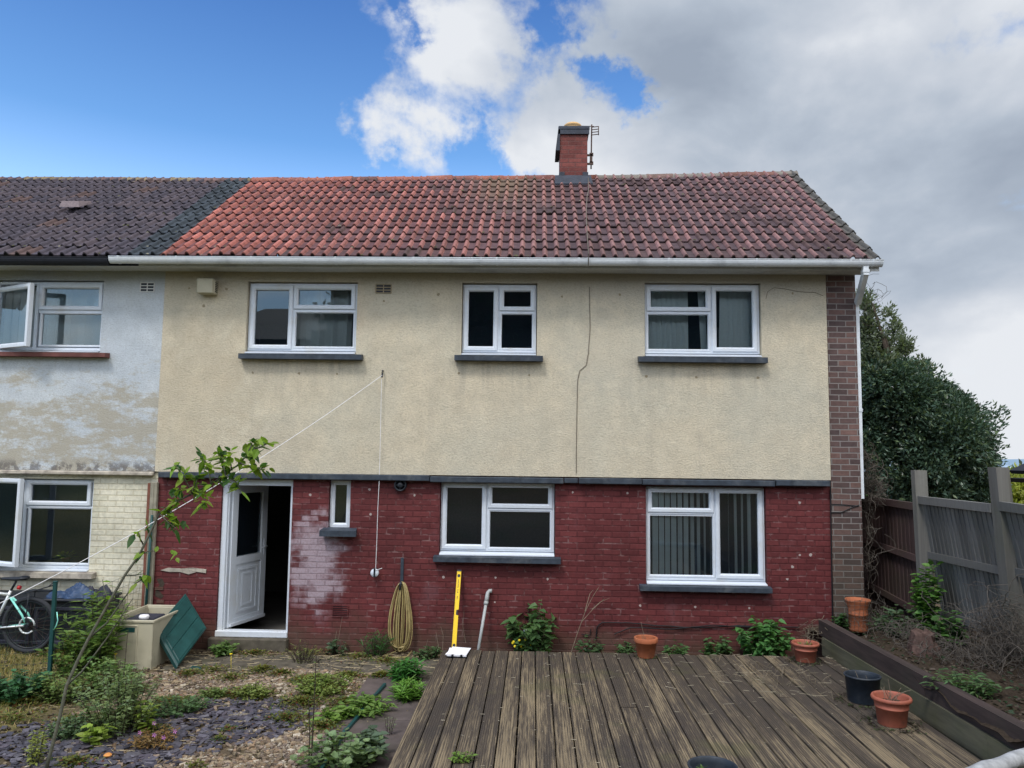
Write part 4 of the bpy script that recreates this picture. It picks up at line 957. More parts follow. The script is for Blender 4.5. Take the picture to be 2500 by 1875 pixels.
blind(1590, 1752, 11, .145, zc_ - .02, zd_ + .02, 1.1, 'narrow pale blind slats turned edge on in the large lower window', angs=[.45, .6, .62, .58, .68, .7, .78, .9, 1.0, 1.1, 1.25])
blind(1764, 1862, 6, .145, zc_ - .02, zd_ + .02, 1.3, 'thin blind slats turned edge on behind the right casement of the large lower window', angs=[1.2, .95, 1.05, .75, 1.2, 1.1])
zn0, zn1 = at(180, 860, .25).z, at(180, 690, .25).z
blind(-20, 250, 15, .27, zn0 - .05, zn1, .3, 'thin net curtain hanging in the upper window of the white rendered house', mat='net', w=.145, angs=[.4, .1, .5, .2, .3, .6, .1, .35, .15, .7, .2, .55, .1, .5, .3], cat='curtain', name='net_curtain')
# pot plant in the neighbour's lower window
def pot_profile(mb, c, r, h, mi=0, rim=True, n=28, M_=None, wall=.006, rb=None, rimh=None):
    rb = rb or r * .68; rh = rimh or h * .2
    prof = [(0, 0), (rb, 0), (rb + (r * .93 - rb) * .9, h - rh)]
    if rim: prof += [(r * .99, h - rh), (r, h - rh * .9), (r, h - .004), (r - .004, h)]
    else: prof += [(r, h - .002)]
    prof += [(r - wall - .004, h), (r - wall - .006, h - .01), (rb * .95, h * .3)]
    mb.lathe(c, prof, n, mi, M=M_)
def leaves(n, base, dirs, L, Wd, colr, droop=.25, fold=.15, rng=RNG, nrm=None):
    """n leaves with their own base, direction, length, width and colour"""
    base = np.asarray(base, float); dirs = np.asarray(dirs, float); dirs /= np.linalg.norm(dirs, axis=1, keepdims=True) + 1e-9
    up = np.tile(np.array([0, 0, 1.0]), (n, 1)) + rng.normal(0, .25, (n, 3)) if nrm is None else nrm
    side = np.cross(dirs, up); side /= np.linalg.norm(side, axis=1, keepdims=True) + 1e-9
    nr = np.cross(side, dirs); L = np.broadcast_to(L, n)[:, None]; Wd = np.broadcast_to(Wd, n)[:, None]
    dn = np.array([0, 0, -1.0]) * L * droop
    m_ = base + dirs * L * .48 + dn * .2 - nr * Wd * fold; t = base + dirs * L + dn
    l1 = base + dirs * L * .30 + side * Wd * .46 + dn * .05; l2 = base + dirs * L * .66 + side * Wd * .36 + dn * .42
    r1 = base + dirs * L * .30 - side * Wd * .46 + dn * .05; r2 = base + dirs * L * .66 - side * Wd * .36 + dn * .42
    V = np.stack([base, m_, t, l1, l2, r1, r2], 1).reshape(-1, 3); o = (np.arange(n) * 7)[:, None]
    F = np.concatenate([o + np.array([0, 1, 2, 4, 3]), o + np.array([0, 5, 6, 2, 1])]).reshape(-1, 5)
    return V, F, np.repeat(np.broadcast_to(colr, (n, 3)), 7, axis=0)
def quads(n, base, dirs, L, Wd, colr, rng=RNG):
    """cheap diamond leaves"""
    base = np.asarray(base, float); dirs = np.asarray(dirs, float); dirs /= np.linalg.norm(dirs, axis=1, keepdims=True) + 1e-9
    s = np.cross(dirs, rng.normal(0, 1, (n, 3))); s /= np.linalg.norm(s, axis=1, keepdims=True) + 1e-9
    L = np.broadcast_to(L, n)[:, None]; Wd = np.broadcast_to(Wd, n)[:, None]
    V = np.stack([base, base + dirs * L * .45 + s * Wd * .5, base + dirs * L, base + dirs * L * .45 - s * Wd * .5], 1).reshape(-1, 3)
    return V, np.arange(n * 4).reshape(-1, 4), np.repeat(np.broadcast_to(colr, (n, 3)), 4, axis=0)
def jitcol(c, n, v=.22, yel=.0, rng=RNG):
    b = rng.uniform(1 - v, 1 + v * 1.2, (n, 1)); c = np.array(c)[None] * b
    y = rng.random((n, 1)) * yel; return c * (1 - y) + np.array([.30, .30, .06])[None] * y
LG = (.075, .135, .030); LD = (.022, .060, .022); LY = (.17, .24, .045); LGG = (.085, .125, .070); LB = (.055, .125, .035)

def plant(name, label, cat, x, y, z, h, spread, nst, nl, ll, lw, col, mat='leaf', upright=.7, group=None, stemr=.003, stemcol='barkdark', yel=.12, clump=None, lean=(0, 0), seed=0, bare=.12, parts=True, droop=.3, dense=True):
    rng = np.random.default_rng(seed + int(abs(x * 100)) + int(abs(y * 1000)))
    t = thing(name, label, cat, (x, y, z), group)
    B = []; Dd = []; mbs = MB()
    nl = int(nl * (1.7 if dense else 1)); nst = int(nst * (1.25 if dense else 1)); ll *= (1.22 if dense else 1); lw *= (1.35 if dense else 1)
    col = tuple(c_ * 1.45 for c_ in col)
    for s_ in range(nst):
        a = rng.uniform(0, 2 * math.pi); rr = spread * math.sqrt(rng.random()); hh = h * (rng.uniform(.45, 1.0) ** .7) * (1 - .35 * (rr / spread) ** 2)
        p0 = np.array([x + rr * .35 * math.cos(a), y + rr * .35 * math.sin(a), z - .02]); p2 = np.array([x + rr * math.cos(a) + lean[0] * hh, y + rr * math.sin(a) + lean[1] * hh, z + hh])
        p1 = (p0 + p2) / 2 + np.array([0, 0, hh * .12 * upright]) + rng.normal(0, .02 * h, 3)
        ts = np.linspace(0, 1, 6); pts = [(1 - q) ** 2 * p0 + 2 * q * (1 - q) * p1 + q * q * p2 for q in ts]
        mbs.tube(pts, [stemr * (1.2 - .7 * q) for q in ts], 4, cap=False)
        for k in range(nl):
            q = bare + (1 - bare) * (k + rng.random()) / nl; p = (1 - q) ** 2 * p0 + 2 * q * (1 - q) * p1 + q * q * p2
            an = rng.uniform(0, 2 * math.pi); B.append(p); Dd.append([math.cos(an), math.sin(an), rng.uniform(.0, .9) * upright])
    n = len(B); rng2 = rng
    sc = rng.uniform(.55, 1.15, n)
    V, F, C = leaves(n, np.array(B), np.array(Dd), ll * sc, lw * sc, jitcol(col, n, .28, yel, rng), droop=droop, rng=rng)
    mbs.build('stem', M[stemcol], t); npmesh('foliage', V, F, M[mat], t, col=C); return t

pw = at(160, 1360, .12); t = thing('pot_plant', 'spiky green pot plant in a red pot behind the neighbour\'s lower window', 'pot plant', (pw.x, .14, at(160, 1376, .14).z - .02))
mb = MB(); pot_profile(mb, (pw.x - .02, .16, t['_w'][2]), .055, .10); mb.build('pot', M['redwood'], t)
n = 26; an = RNG.uniform(0, 6.28, n); V, F, C = leaves(n, np.tile([pw.x - .02, .16, t['_w'][2] + .09], (n, 1)), np.stack([np.cos(an), np.sin(an) * .6, RNG.uniform(.2, 1.2, n)], -1), .17, .03, jitcol(LY, n)); npmesh('foliage', V, F, M['leaf'], t, col=C)

# ================================================================== BEHIND THE CAMERA (seen in the glass)
def crown(name, blobs, n, ll, lw, col, mat, parent=None, rng=RNG, holes_=.0, shell=.55, updir=.2, loc=(0, 0, 0), gran=2.2, vary=.35, tips=None, tipcol=None):
    tot = sum(b[3] * b[4] * b[5] for b in blobs) ; B = []; Dd = []; CC = []
    wts = np.array([(b[3] * b[4] * b[5]) ** .72 * (b[6] if len(b) > 6 else 1) for b in blobs]); wts /= wts.sum()
    for b, w in zip(blobs, wts):
        k = int(n * w * 1.5); u = rng.normal(0, 1, (k, 3)); u /= np.linalg.norm(u, axis=1, keepdims=True)
        r = (shell + (1 - shell) * rng.random(k)) ; lum = .16 * np.sin(u[:, 0] * 5 + b[0] * 3) * np.cos(u[:, 2] * 6 + b[1]) + .12 * np.sin(u[:, 1] * 9 + u[:, 2] * 7) + .10 * np.sin(u[:, 0] * 17 + u[:, 2] * 13)
        p = u * (r * (1 + lum))[:, None] * np.array(b[3:6]) + np.array(b[0:3])
        g_ = np.sin(p[:, 0] * gran * 2.1) * np.sin(p[:, 1] * gran * 1.7 + 1) * np.sin(p[:, 2] * gran * 2.4 + 2) + .5 * np.sin(p[:, 0] * gran * 5 + 1) * np.sin(p[:, 2] * gran * 4.4)
        keep = g_ > (-.75 + holes_); p = p[keep]; u_ = u[keep]
        B.append(p); Dd.append(u_ * .8 + rng.normal(0, .55, p.shape) + np.array([0, 0, updir]))
        cl = (np.sin(p[:, 0] * 4.1 + p[:, 2] * 3.3) * np.cos(p[:, 1] * 3.7 + p[:, 2] * 2.1))[:, None] * .18
        c = np.array(col)[None] * (rng.uniform(1 - vary, 1 + vary, (len(p), 1)) + cl)
        if tipcol is not None:
            tk = (rng.random((len(p), 1)) < .16); c = np.where(tk, np.array(tipcol)[None] * rng.uniform(.7, 1.2, (len(p), 1)), c)
        CC.append(c)
    B = np.concatenate(B); Dd = np.concatenate(Dd); CC = np.concatenate(CC); k = len(B); sc = rng.uniform(.6, 1.25, k)
    V, F, C = quads(k, B, Dd, ll * sc, lw * sc, np.clip(CC, 0, 1), rng)
    return npmesh(name, V, F, M[mat], parent, col=C, loc=loc)

t = thing('hedge', 'tall dark green hedge on the bank behind the viewer, seen only in the window glass', 'hedge', (7, -30, 4))
bl = [(x, -30 + math.sin(x) * 1.2, 7.0 + .7 * math.sin(x * 1.7), 2.6, 1.6, 5.0 + .6 * math.sin(x * .8)) for x in np.arange(-9.4, 34, 2.4)]
crown('foliage', bl, 14000, .5, .34, (.022, .045, .025), 'leaf_dark', t)
mb = MB(); mb.box(-10.9, 34, -30.6, -29.4, 2.5, 12.2); mb.build('stem', M['barkdark'], t)  # solid dark core added so the panes reflect an unbroken dark mass
t = thing('bungalow', 'dark roofed house across the gardens behind the viewer, seen only in the window glass', 'house', (-26, -34, 2))
mb = MB(); mb.box(-19.5, -11, -40, -33, 2, 9.0); mb.build('wall', M['brown'], t)
mb = MB(); mb.add([(-20, -32.5, 8.9), (-10.5, -32.5, 8.9), (-10.5, -40.5, 8.9), (-20, -40.5, 8.9), (-16.9, -36.5, 11.4), (-10.5, -36.5, 11.4)], [(0, 1, 5, 4), (2, 3, 4, 5), (1, 2, 5), (3, 0, 4), (0, 3, 2, 1)]); mb.build('roof', M['blackroof'], t)

# ================================================================== DECK, SLEEPERS, FENCE
deck = thing('timber_deck', 'weathered grooved timber decking with worn yellowish streaks', 'decking', (1.1, -3.5, 0))
DX0, DXE, DY0, DY1, DZ = -1.03, 3.38, -6.6, -1.01, .30
PW = .1525; GAP = .011
V = []; F = []; C = []; i = 0; x = DX0; rng = np.random.default_rng(3)
while x < DXE - .05:
    w = PW - GAP if rng.random() > .02 else PW - GAP - .004; x1 = x + w; zt = DZ + rng.normal(0, .002); yy = DY1 + rng.normal(0, .008); skew = rng.normal(0, .003)
    c = rng.random(3); joints = [yy, DY0] if rng.random() < .9 else [yy, rng.uniform(-3.6, -2.0) if rng.random() < .5 else rng.uniform(-5.2, -3.4), DY0]
    if x > DXE - .55: joints = [yy, -3.1, DY0]
    for a, b in zip(joints, joints[1:]):
        tl = rng.normal(0, .0015); cc = rng.random(3); b2 = b + .006
        if a != yy: a -= .003
        o = len(V); e = .004
        for (xx_, zz_) in ((x, DZ - .028), (x, zt - e), (x + e, zt), (x1 - e, zt + tl), (x1, zt - e + tl), (x1, DZ - .028)):
            for y_ in (a, b2): V.append((xx_ + (skew if y_ == b2 else 0), y_, zz_)); C.append(cc)
        for k in range(5): F.append((o + 2 * k, o + 2 * k + 1, o + 2 * k + 3, o + 2 * k + 2))
        V += [V[o + 2 * k] for k in range(6)] ; C += [cc] * 6; F.append((o + 12, o + 13, o + 14, o + 15)); F.append((o + 12, o + 15, o + 16, o + 17))
    x += PW; i += 1
npmesh('deck_boards', np.array(V), [np.array(F)], M['deck'], deck, col=np.array(C))
mb = MB(); xj = DX0 + .02
for yj in np.arange(DY1 - .06, DY0, -.42): mb.box(DX0 + .03, DXE - .02, yj - .045, yj, .12, DZ - .030)
mb.box(DX0 + .003, DX0 + .028, DY0, DY1 - .02, .02, DZ - .031); mb.box(DX0 + .03, DXE, DY1 - .05, DY1 - .022, .02, DZ - .033)
mb.build('joist', M['barkdark'], deck)
def woodbox(name, mat, parent, items, loc=(0, 0, 0)):
    V = []; F = []; C = []
    for (pts, seed) in items:
        o = len(V); V += pts; c = np.random.default_rng(seed).random(3); C += [c] * 8
        for f in [(0, 3, 2, 1), (4, 5, 6, 7), (0, 1, 5, 4), (1, 2, 6, 5), (2, 3, 7, 6), (3, 0, 4, 7)]: F.append([o + q for q in f])
    return npmesh(name, np.array(V), np.array(F), M[mat], parent, col=np.array(C), loc=loc)
def bx8(x0, x1, y0, y1, z0, z1): return [(x0, y0, z0), (x1, y0, z0), (x1, y1, z0), (x0, y1, z0), (x0, y0, z1), (x1, y0, z1), (x1, y1, z1), (x0, y1, z1)]
t = thing('retaining_wall', 'low retaining wall of dark and mossy timber sleepers along the right edge of the decking', 'retaining wall', (3.42, -3, 0))
def slp(y0, y1, z0, z1, dx, seed, xo=0.0):
    xa = 3.40; xb = 3.40 + .085
    f = lambda y: xa + (-(y + .6)) * .028 + dx
    return ([(f(y0), y0, z0), (f(y0) + .1, y0, z0), (f(y1) + .1, y1, z0), (f(y1), y1, z0), (f(y0), y0, z1), (f(y0) + .1, y0, z1), (f(y1) + .1, y1, z1), (f(y1), y1, z1)], seed)
woodbox('upper_sleeper', 'sleeper_dark', t, [slp(-2.98, -.62, .465, .64, 0, 3), slp(-6.6, -2.985, .463, .642, .004, 4)])
woodbox('lower_sleeper', 'sleeper_moss', t, [slp(-3.9, -.75, .26, .462, -.018, 5), slp(-6.6, -3.905, .26, .461, -.02, 6), slp(-6.6, -.8, .02, .258, -.012, 7)])
# closeboard fence: four panels, two leaning
fence = thing('timber_fence', 'leaning closeboard timber fence running from the house corner along the right boundary', 'fence', (5, -1, 0))
def panel(P0, P1, zt0, zt1, zb0, zb1, lean0, lean1, mat, seed, nb=17, rails=(0, .37, .74)):
    """P0,P1: top ends (x,y); lean: how far the foot is pushed to +x"""
    rg = np.random.default_rng(seed); items = []; V = []; F = []; C = []
    dx, dy = P1[0] - P0[0], P1[1] - P0[1]; L = math.hypot(dx, dy); n = (dy / L, -dx / L)      # towards garden is -n or n
    if n[0] > 0: n = (-n[0], -n[1])
    def pt(t, s, off):          # t along, s 0 top..1 foot, off towards garden
        le = lean0 * (1 - t) + lean1 * t; zt = zt0 * (1 - t) + zt1 * t; zb = zb0 * (1 - t) + zb1 * t
        return (P0[0] + dx * t + le * s + n[0] * off, P0[1] + dy * t + n[1] * off, zt + (zb - zt) * s)
    for i in range(nb):
        t0, t1 = i / nb, (i + 1.12) / nb; t1 = min(t1, 1); a, b = (.004, .013) ; j = rg.normal(0, .0012)
        top = rg.uniform(-.008, .004); o = len(V)
        pts = [pt(t0, 1, j), pt(t1, 1, b + j), pt(t1, 1, b - .012 + j), pt(t0, 1, j - .012), pt(t0, .01, j), pt(t1, .01, b + j), pt(t1, .01, b - .012 + j), pt(t0, .01, j - .012)]
        items.append((pts, seed * 100 + i))
    o = woodbox('fence_panel', mat, fence, items)
    it = []
    for k, s_ in enumerate(rails):
        h = .022; s0, s1 = s_ - h, s_ + h; f0 = .012; f1 = .052
        if k == 0: f0, f1 = -.02, .052; s0, s1 = -.018, .032
        it.append(([pt(0, s1, f1), pt(1, s1, f1), pt(1, s1, f0), pt(0, s1, f0), pt(0, s0, f1 - .008), pt(1, s0, f1 - .008), pt(1, s0, f0), pt(0, s0, f0)], seed * 31 + k))
    woodbox('rail', mat, o, it); return o
def PT(px, py, Y): v = at(px, py, Y); return v
a0 = at(2112, 1216, 1.5); a1 = at(2237, 1234, .06)
o = panel((a0.x, 1.5), (a1.x, .06), a0.z, a1.z, .30, .12, .02, .03, 'fence_red', 3, nb=14, rails=(0, .365, .735)); o['label'] = 'dark reddish brown fence panel nearest the house'
b0 = at(2250, 1218, -.08); b1 = at(2428, 1238, -1.80)
panel((b0.x, -.08), (b1.x, -1.80), b0.z, b1.z, .10, .22, .27, .30, 'fence_grey', 4, nb=17, rails=(0, .36, .725))
c0 = at(2442, 1232, -1.95); c1x = c0.x - .12
panel((c0.x + .02, -1.95), (c1x + .10, -3.72), c0.z, c0.z - .03, .22, .3, .36, .36, 'fence_grey', 5, nb=17, rails=(0, .36, .725))
panel((c1x + .1, -3.84), (c1x - .05, -5.6), c0.z - .03, c0.z - .05, .3, .3, .3, .3, 'fence_grey', 6, nb=17, rails=(0, .36, .725))
def post(xt, yt, zt, xb_, yb, zb, wx, wy, seed, cap=True, mat='fence_post', label=None):
    it = [([(xb_ - wx, yb - wy, zb), (xb_ + wx, yb - wy, zb), (xb_ + wx, yb + wy, zb), (xb_ - wx, yb + wy, zb), (xt - wx, yt - wy, zt), (xt + wx, yt - wy, zt), (xt + wx, yt + wy, zt), (xt - wx, yt + wy, zt)], seed)]
    o = woodbox('fence_post', mat, fence, it)
    if label: o['label'] = label
pa = at(2243, 1148, -.02); pb = at(2265, 1480, -.02); post(pa.x, -.02, pa.z, pb.x, -.02, .1, .078, .05, 21, label='upright fence post taller than its panels')
pa = at(2443, 1141, -1.88); pb = at(2500, 1560, -1.88); post(pa.x - .05, -1.90, pa.z, pb.x - .07, -1.90, .1, .055, .075, 22, label='leaning fence post at the right edge'); post(pa.x + .05, -1.80, pa.z - .0, pb.x + .05, -1.80, .1, .05, .06, 23)
post(c1x + .04, -3.78, c0.z + .35, c1x + .4, -3.78, .2, .055, .055, 24)
post(at(2107, 1216, 1.55).x, 1.56, at(2107, 1216, 1.55).z, at(2107, 1216, 1.55).x, 1.56, -.1, .05, .05, 25, mat='fence_red')

# ================================================================== POTS AND BUCKETS
def potat(name, label, cat, px, base_py, top_py, wpx, Z, mat, kindp='clay', dead=True, soil=.72, seed=1, group='plant pots and buckets around the decking', rb=.68, tilt=0, hscale=1.0, twigs=5):
    b = G(px, base_py, Z); Y = b.y; top = at(px, top_py, Y).z; h = (top - Z) * hscale
    r = abs(at(px + wpx / 2, top_py, Y).x - at(px - wpx / 2, top_py, Y).x) / 2
    t = thing(name, label, cat, (b.x, Y, Z + .002), group); mb = MB(); rbb = r * rb
    c = (b.x, Y, Z + .002)
    if kindp == 'clay': prof = [(0, 0), (rbb, 0), (rbb * 1.02, .004), (r * .90, h * .76), (r * .985, h * .76), (r, h * .785), (r, h - .006), (r - .006, h), (r - .018, h), (r - .022, h - .01), (r * .8, h * .4)]
    elif kindp == 'rim': prof = [(0, 0), (rbb, 0), (rbb * 1.03, .006), (r * .80, h * .60), (r * .835, h * .605), (r * .835, h * .64), (r * .82, h * .645), (r * .87, h * .84), (r * .88, h * .845), (r * .97, h * .86), (r, h * .90), (r * .995, h * .95), (r * .95, h), (r * .88, h * .995), (r * .84, h * .93), (r * .74, h * .5)]
    elif kindp == 'tall': prof = [(0, 0), (rbb, 0), (rbb * 1.0, h * .06), (rbb * .97, h * .50), (rbb * 1.04, h * .51), (rbb * 1.04, h * .55), (rbb * .98, h * .56), (r * .80, h * .78), (r * .98, h * .93), (r, h * .955), (r * .985, h), (r * .90, h), (r * .75, h * .8), (r * .7, h * .5)]
    else: prof = [(0, 0), (rbb, 0), (rbb * 1.02, .005), (r * .95, h * .93), (r * .99, h * .935), (r, h * .95), (r, h - .003), (r - .008, h), (r - .016, h - .006), (r * .90, h * .8), (r * .80, h * .3)]
    mb.lathe(c, prof, 44); mb.build('body', M[mat], t)
    ri = r * (.80 if kindp != 'bucket' else .86); ms = MB(); n = 20
    vs = [(c[0], c[1], c[2] + h * soil + .01)] + [(c[0] + ri * math.cos(2 * math.pi * k / n), c[1] + ri * math.sin(2 * math.pi * k / n), c[2] + h * soil + random.uniform(-.006, .006)) for k in range(n)]
    ms.add(vs, [(0, 1 + k, 1 + (k + 1) % n) for k in range(n)], smooth=True); ms.build('soil', M['soil'], t)
    if dead:
        mt = MB(); rg = random.Random(seed)
        for k in range(twigs):
            a = rg.uniform(0, 6.28); q = ri * rg.random() * .6; p = Vector((c[0] + q * math.cos(a), c[1] + q * math.sin(a), c[2] + h * soil)); pts = [p]; d = Vector((rg.uniform(-.5, .5), rg.uniform(-.5, .3), 1)).normalized(); L = rg.uniform(.04, .16) 
            for s_ in range(5): d = (d + Vector((rg.uniform(-.3, .3), rg.uniform(-.3, .3), rg.uniform(-.25, .1)))).normalized(); p = p + d * L * .3; pts.append(p)
            mt.tube(pts, .0022, 4, cap=False)
        mt.build('dead_stem', M['twig'], t)
    return t, Y, c, r, h
potat('plant_pot', 'plain terracotta pot on the decking edge below the large lower window', 'plant pot', 1577, 1604, 1556, 58, DZ, 'terra', twigs=3, seed=4)
t, Y, c, r, h = potat('plant_pot', 'round rimmed terracotta bowl pot with weeds at the far right corner of the decking', 'plant pot', 1967, 1614, 1568, 66, DZ, 'terra_p', 'rim', twigs=9, seed=9)
n = 30; an = RNG.uniform(0, 6.28, n); V, F, C = leaves(n, np.stack([c[0] + RNG.uniform(-.08, .08, n), c[1] + RNG.uniform(-.08, .08, n), np.full(n, c[2] + h * .8)], -1), np.stack([np.cos(an), np.sin(an), RNG.uniform(.2, 1.2, n)], -1), .07, .018, jitcol((.16, .17, .05), n, .3, .4)); npmesh('foliage', V, F, M['leaf'], t, col=C)
potat('bucket', 'dark grey bucket standing between the two rimmed terracotta pots', 'bucket', 2107, 1712, 1647, 86, DZ, 'bucket', 'bucket', soil=.25, rb=.80, twigs=3, seed=2, group='plant pots and buckets around the decking')
potat('plant_pot', 'largest rimmed terracotta pot, with stubby dead stems, beside the mossy sleepers', 'plant pot', 2178, 1768, 1699, 94, DZ, 'terra_p', 'rim', twigs=16, seed=3)
b_ = potat('bucket', 'dark blue bucket with a weed in it, cut off by the bottom edge', 'bucket', 1741, 1955, 1868, 122, DZ, 'bucket', 'bucket', soil=.62, rb=.8, twigs=2, seed=12)
t, Y, c, r, h = b_; n = 26; V, F, C = leaves(n, np.stack([c[0] - .06 + RNG.uniform(-.02, .02, n), c[1] + RNG.uniform(-.02, .02, n), c[2] + h * (.62 + .3 * RNG.random(n))], -1), np.stack([RNG.normal(0, 1, n), RNG.normal(0, 1, n), RNG.uniform(.2, 1.2, n)], -1), .05, .014, jitcol(LG, n)); npmesh('foliage', V, F, M['leaf'], t, col=C)
tz = .46
t, Y, c, r, h = potat('plant_pot', 'tall terracotta pot covered with fine netting standing in the corner behind the sleepers', 'plant pot', 2096, 1540, 1463, 60, tz, 'terra', 'tall', rb=.74, soil=.9, twigs=2, seed=6)
mb = MB(); rgn = random.Random(4)
for k in range(16):
    a = 2 * math.pi * k / 16
    mb.tube([(c[0] + math.cos(a + .04 * i) * (r * (1.03 if i > 3 else .84)) , c[1] + math.sin(a + .04 * i) * (r * (1.03 if i > 3 else .84)), c[2] + h * (.1 + .93 * i / 5)) for i in range(6)], .0022, 3, cap=False)
for i in range(8):
    rr_ = r * (1.03 if i > 5 else .84); mb.tube([(c[0] + math.cos(q) * rr_, c[1] + math.sin(q) * rr_, c[2] + h * (.1 + .88 * i / 7) + .01 * math.sin(q * 3)) for q in np.linspace(0, 6.28, 22)], .0020, 3, cap=False)
mb.build('netting', M['drygrey'], t)

def debris(px, py, Z, r_, n, seed, label):
    rgd = np.random.default_rng(seed); c_ = G(px, py, Z); a = rgd.uniform(0, 6.28, n); rr = r_ * (1 + np.abs(rgd.normal(0, .35, n))); P_ = np.stack([c_.x + rr * np.cos(a), c_.y + rr * np.sin(a), np.full(n, Z + .005) + rgd.uniform(0, .012, n)], -1)
    V, F, C = leaves(n, P_, rgd.normal(0, 1, (n, 3)) * np.array([1, 1, .3]), .028 * rgd.uniform(.4, 1.2, n), .016, np.where(rgd.random((n, 1)) < .4, np.array([[.05, .07, .025]]), np.array([[.045, .034, .024]])) * rgd.uniform(.6, 1.4, (n, 1)), rng=rgd)
    o = npmesh('debris', V, F, M['leaf'], None, tuple(c_), col=C); tag(o, label, 'debris'); kind(o, 'stuff')
debris(2178, 1768, DZ, .17, 260, 1, 'dark moss and dead leaves around the foot of the largest terracotta pot')
debris(2107, 1712, DZ, .17, 240, 2, 'dark moss and dead leaves around the foot of the grey bucket')
debris(1967, 1614, DZ, .13, 200, 3, 'dead leaves around the far right bowl pot')
debris(1577, 1604, DZ, .09, 60, 4, 'few dead leaves around the plain terracotta pot')

# ================================================================== THINGS AT THE WALL
# spirit level
t = thing('spirit_level', 'long yellow spirit level leaning upright against the red wall under the kitchen window', 'spirit level', (at(1108, 1583, -.40).x, -.40, 0))
p1 = at(1121.5, 1391.5, -.05); p0 = at(1108, 1586, -.40); p0 = Vector((p0.x, -.40, max(.0, p0.z)))
ax = (p1 - p0).normalized(); sd_ = Vector((1, 0, 0)); sd_ = (sd_ - ax * ax.dot(sd_)).normalized(); fr_ = ax.cross(sd_); Lh = (p1 - p0).length
def lev(mb, u0, u1, v0, v1, s0, s1, mi=0):
    P = lambda u, v, s: p0 + sd_ * u + fr_ * v + ax * s
    mb.hexa([P(u0, v0, s0), P(u1, v0, s0), P(u1, v1, s0), P(u0, v1, s0), P(u0, v0, s1), P(u1, v0, s1), P(u1, v1, s1), P(u0, v1, s1)], mi)
fs = 1 if fr_.y > 0 else -1
mb = MB(); w_ = .0265
notch = Lh * .455
for (s0, s1, u1) in ((0.02, notch - .035, w_), (notch - .035, notch + .035, w_ * .35), (notch + .035, Lh - .02, w_)):
    lev(mb, -w_, u1, -.010, .010, s0, s1)
lev(mb, -w_, -w_ + .008, -.0125, .0125, .02, Lh - .02); lev(mb, w_ - .006, w_, -.0125, .0125, .02, notch - .036); lev(mb, w_ - .006, w_, -.0125, .0125, notch + .036, Lh - .02)
mb.build('body', M['yellow'], t)
mb = MB(); lev(mb, -w_ - .001, w_ + .001, -.0135, .0135, 0, .02); lev(mb, -w_ - .001, w_ + .001, -.0135, .0135, Lh - .02, Lh); lev(mb, -.004, w_ * .6, -.011, .011, notch - .03, notch + .03)
q = p0 + ax * (Lh - .075) - fr_ * .0115 * fs; mb.disc(q, .021, -fr_ * fs, 18); q2 = p0 + ax * .05 - fr_ * .0115 * fs; mb.disc(q2, .019, -fr_ * fs, 18)
mb.build('end_cap', M['black'], t)
mb = MB(); q = p0 + ax * (Lh - .075) - fr_ * .0130 * fs; mb.disc(q, .008, -fr_ * fs, 12); 
for k in range(16):
    if k in (3, 4, 8): continue
    s0 = Lh * .62 + k * .016; fo = -.0108 if fs > 0 else .0092; lev(mb, -.006, .006 if k % 3 else .002, fo, fo + .0016, s0, s0 + .009)
mb.build('marking', M['darkcloth'], t)
# grey waste pipe with elbow
pb_ = at(1168.5, 1585, -.32); pt_ = at(1190, 1452, -.05); pt_.y = -.06; pb_ = Vector((pb_.x - .02, -.36, 0.02))
mb = MB(); mb.tube([pb_, pt_], .0195, 14); d = (pt_ - pb_).normalized(); mb.tube([pt_ - d * .10, pt_ - d * .02, pt_ + d * .025, pt_ + d * .05 + Vector((.018, 0, 0)), pt_ + d * .055 + Vector((.05, 0, -.004))], [.026, .026, .024, .024, .025], 14); mb.tube([pt_ - d * .125, pt_ - d * .085], .029, 14)
tag(mb.build('waste_pipe', M['greypipe'], None, tuple(pb_)), 'grey plastic pipe with a top elbow leaning on the wall right of the level', 'pipe')
# clipboard with papers
def flat(name, pts, z, th, mat, parent, jit=0):
    mb = MB(); n = len(pts); mb.add([(p[0], p[1], z) for p in pts] + [(p[0], p[1], z + th + (jit * math.sin(i * 2.3))) for i, p in enumerate(pts)], [tuple(range(n))[::-1], tuple(range(n, 2 * n))] + [(i, (i + 1) % n, n + (i + 1) % n, n + i) for i in range(n)]); return mb.build(name, mat, parent)
cpz = DZ + .006; cq = [G(x, y, cpz) for x, y in ((1090, 1604), (1138, 1606), (1146, 1587), (1097, 1585))]
t = thing('clipboard', 'white papers on a dark clipboard lying at the far left corner of the decking', 'clipboard', (cq[0].x, cq[0].y, cpz))
flat('board', cq, cpz, .006, M['black'], t); cen = sum(cq, Vector()) / 4
flat('paper', [cen + (p - cen) * .99 + Vector((.0, .012, 0)) for p in cq], cpz + .008, .006, M['white'], t, .004); o = flat('paper', [cen + (p - cen) * 1.0 + Vector((.018 * (i - 1), .02, 0)) for i, p in enumerate(cq)], cpz + .019, .004, M['white'], t, .006)
mb = MB(); a, b = cq[0], cq[1]; 
for f in (.3, .75): p = a + (b - a) * f; mb.box(p.x - .012, p.x + .012, p.y - .008, p.y + .02, cpz + .006, cpz + .028, bev=.003)
mb.build('clip', M['black'], t)
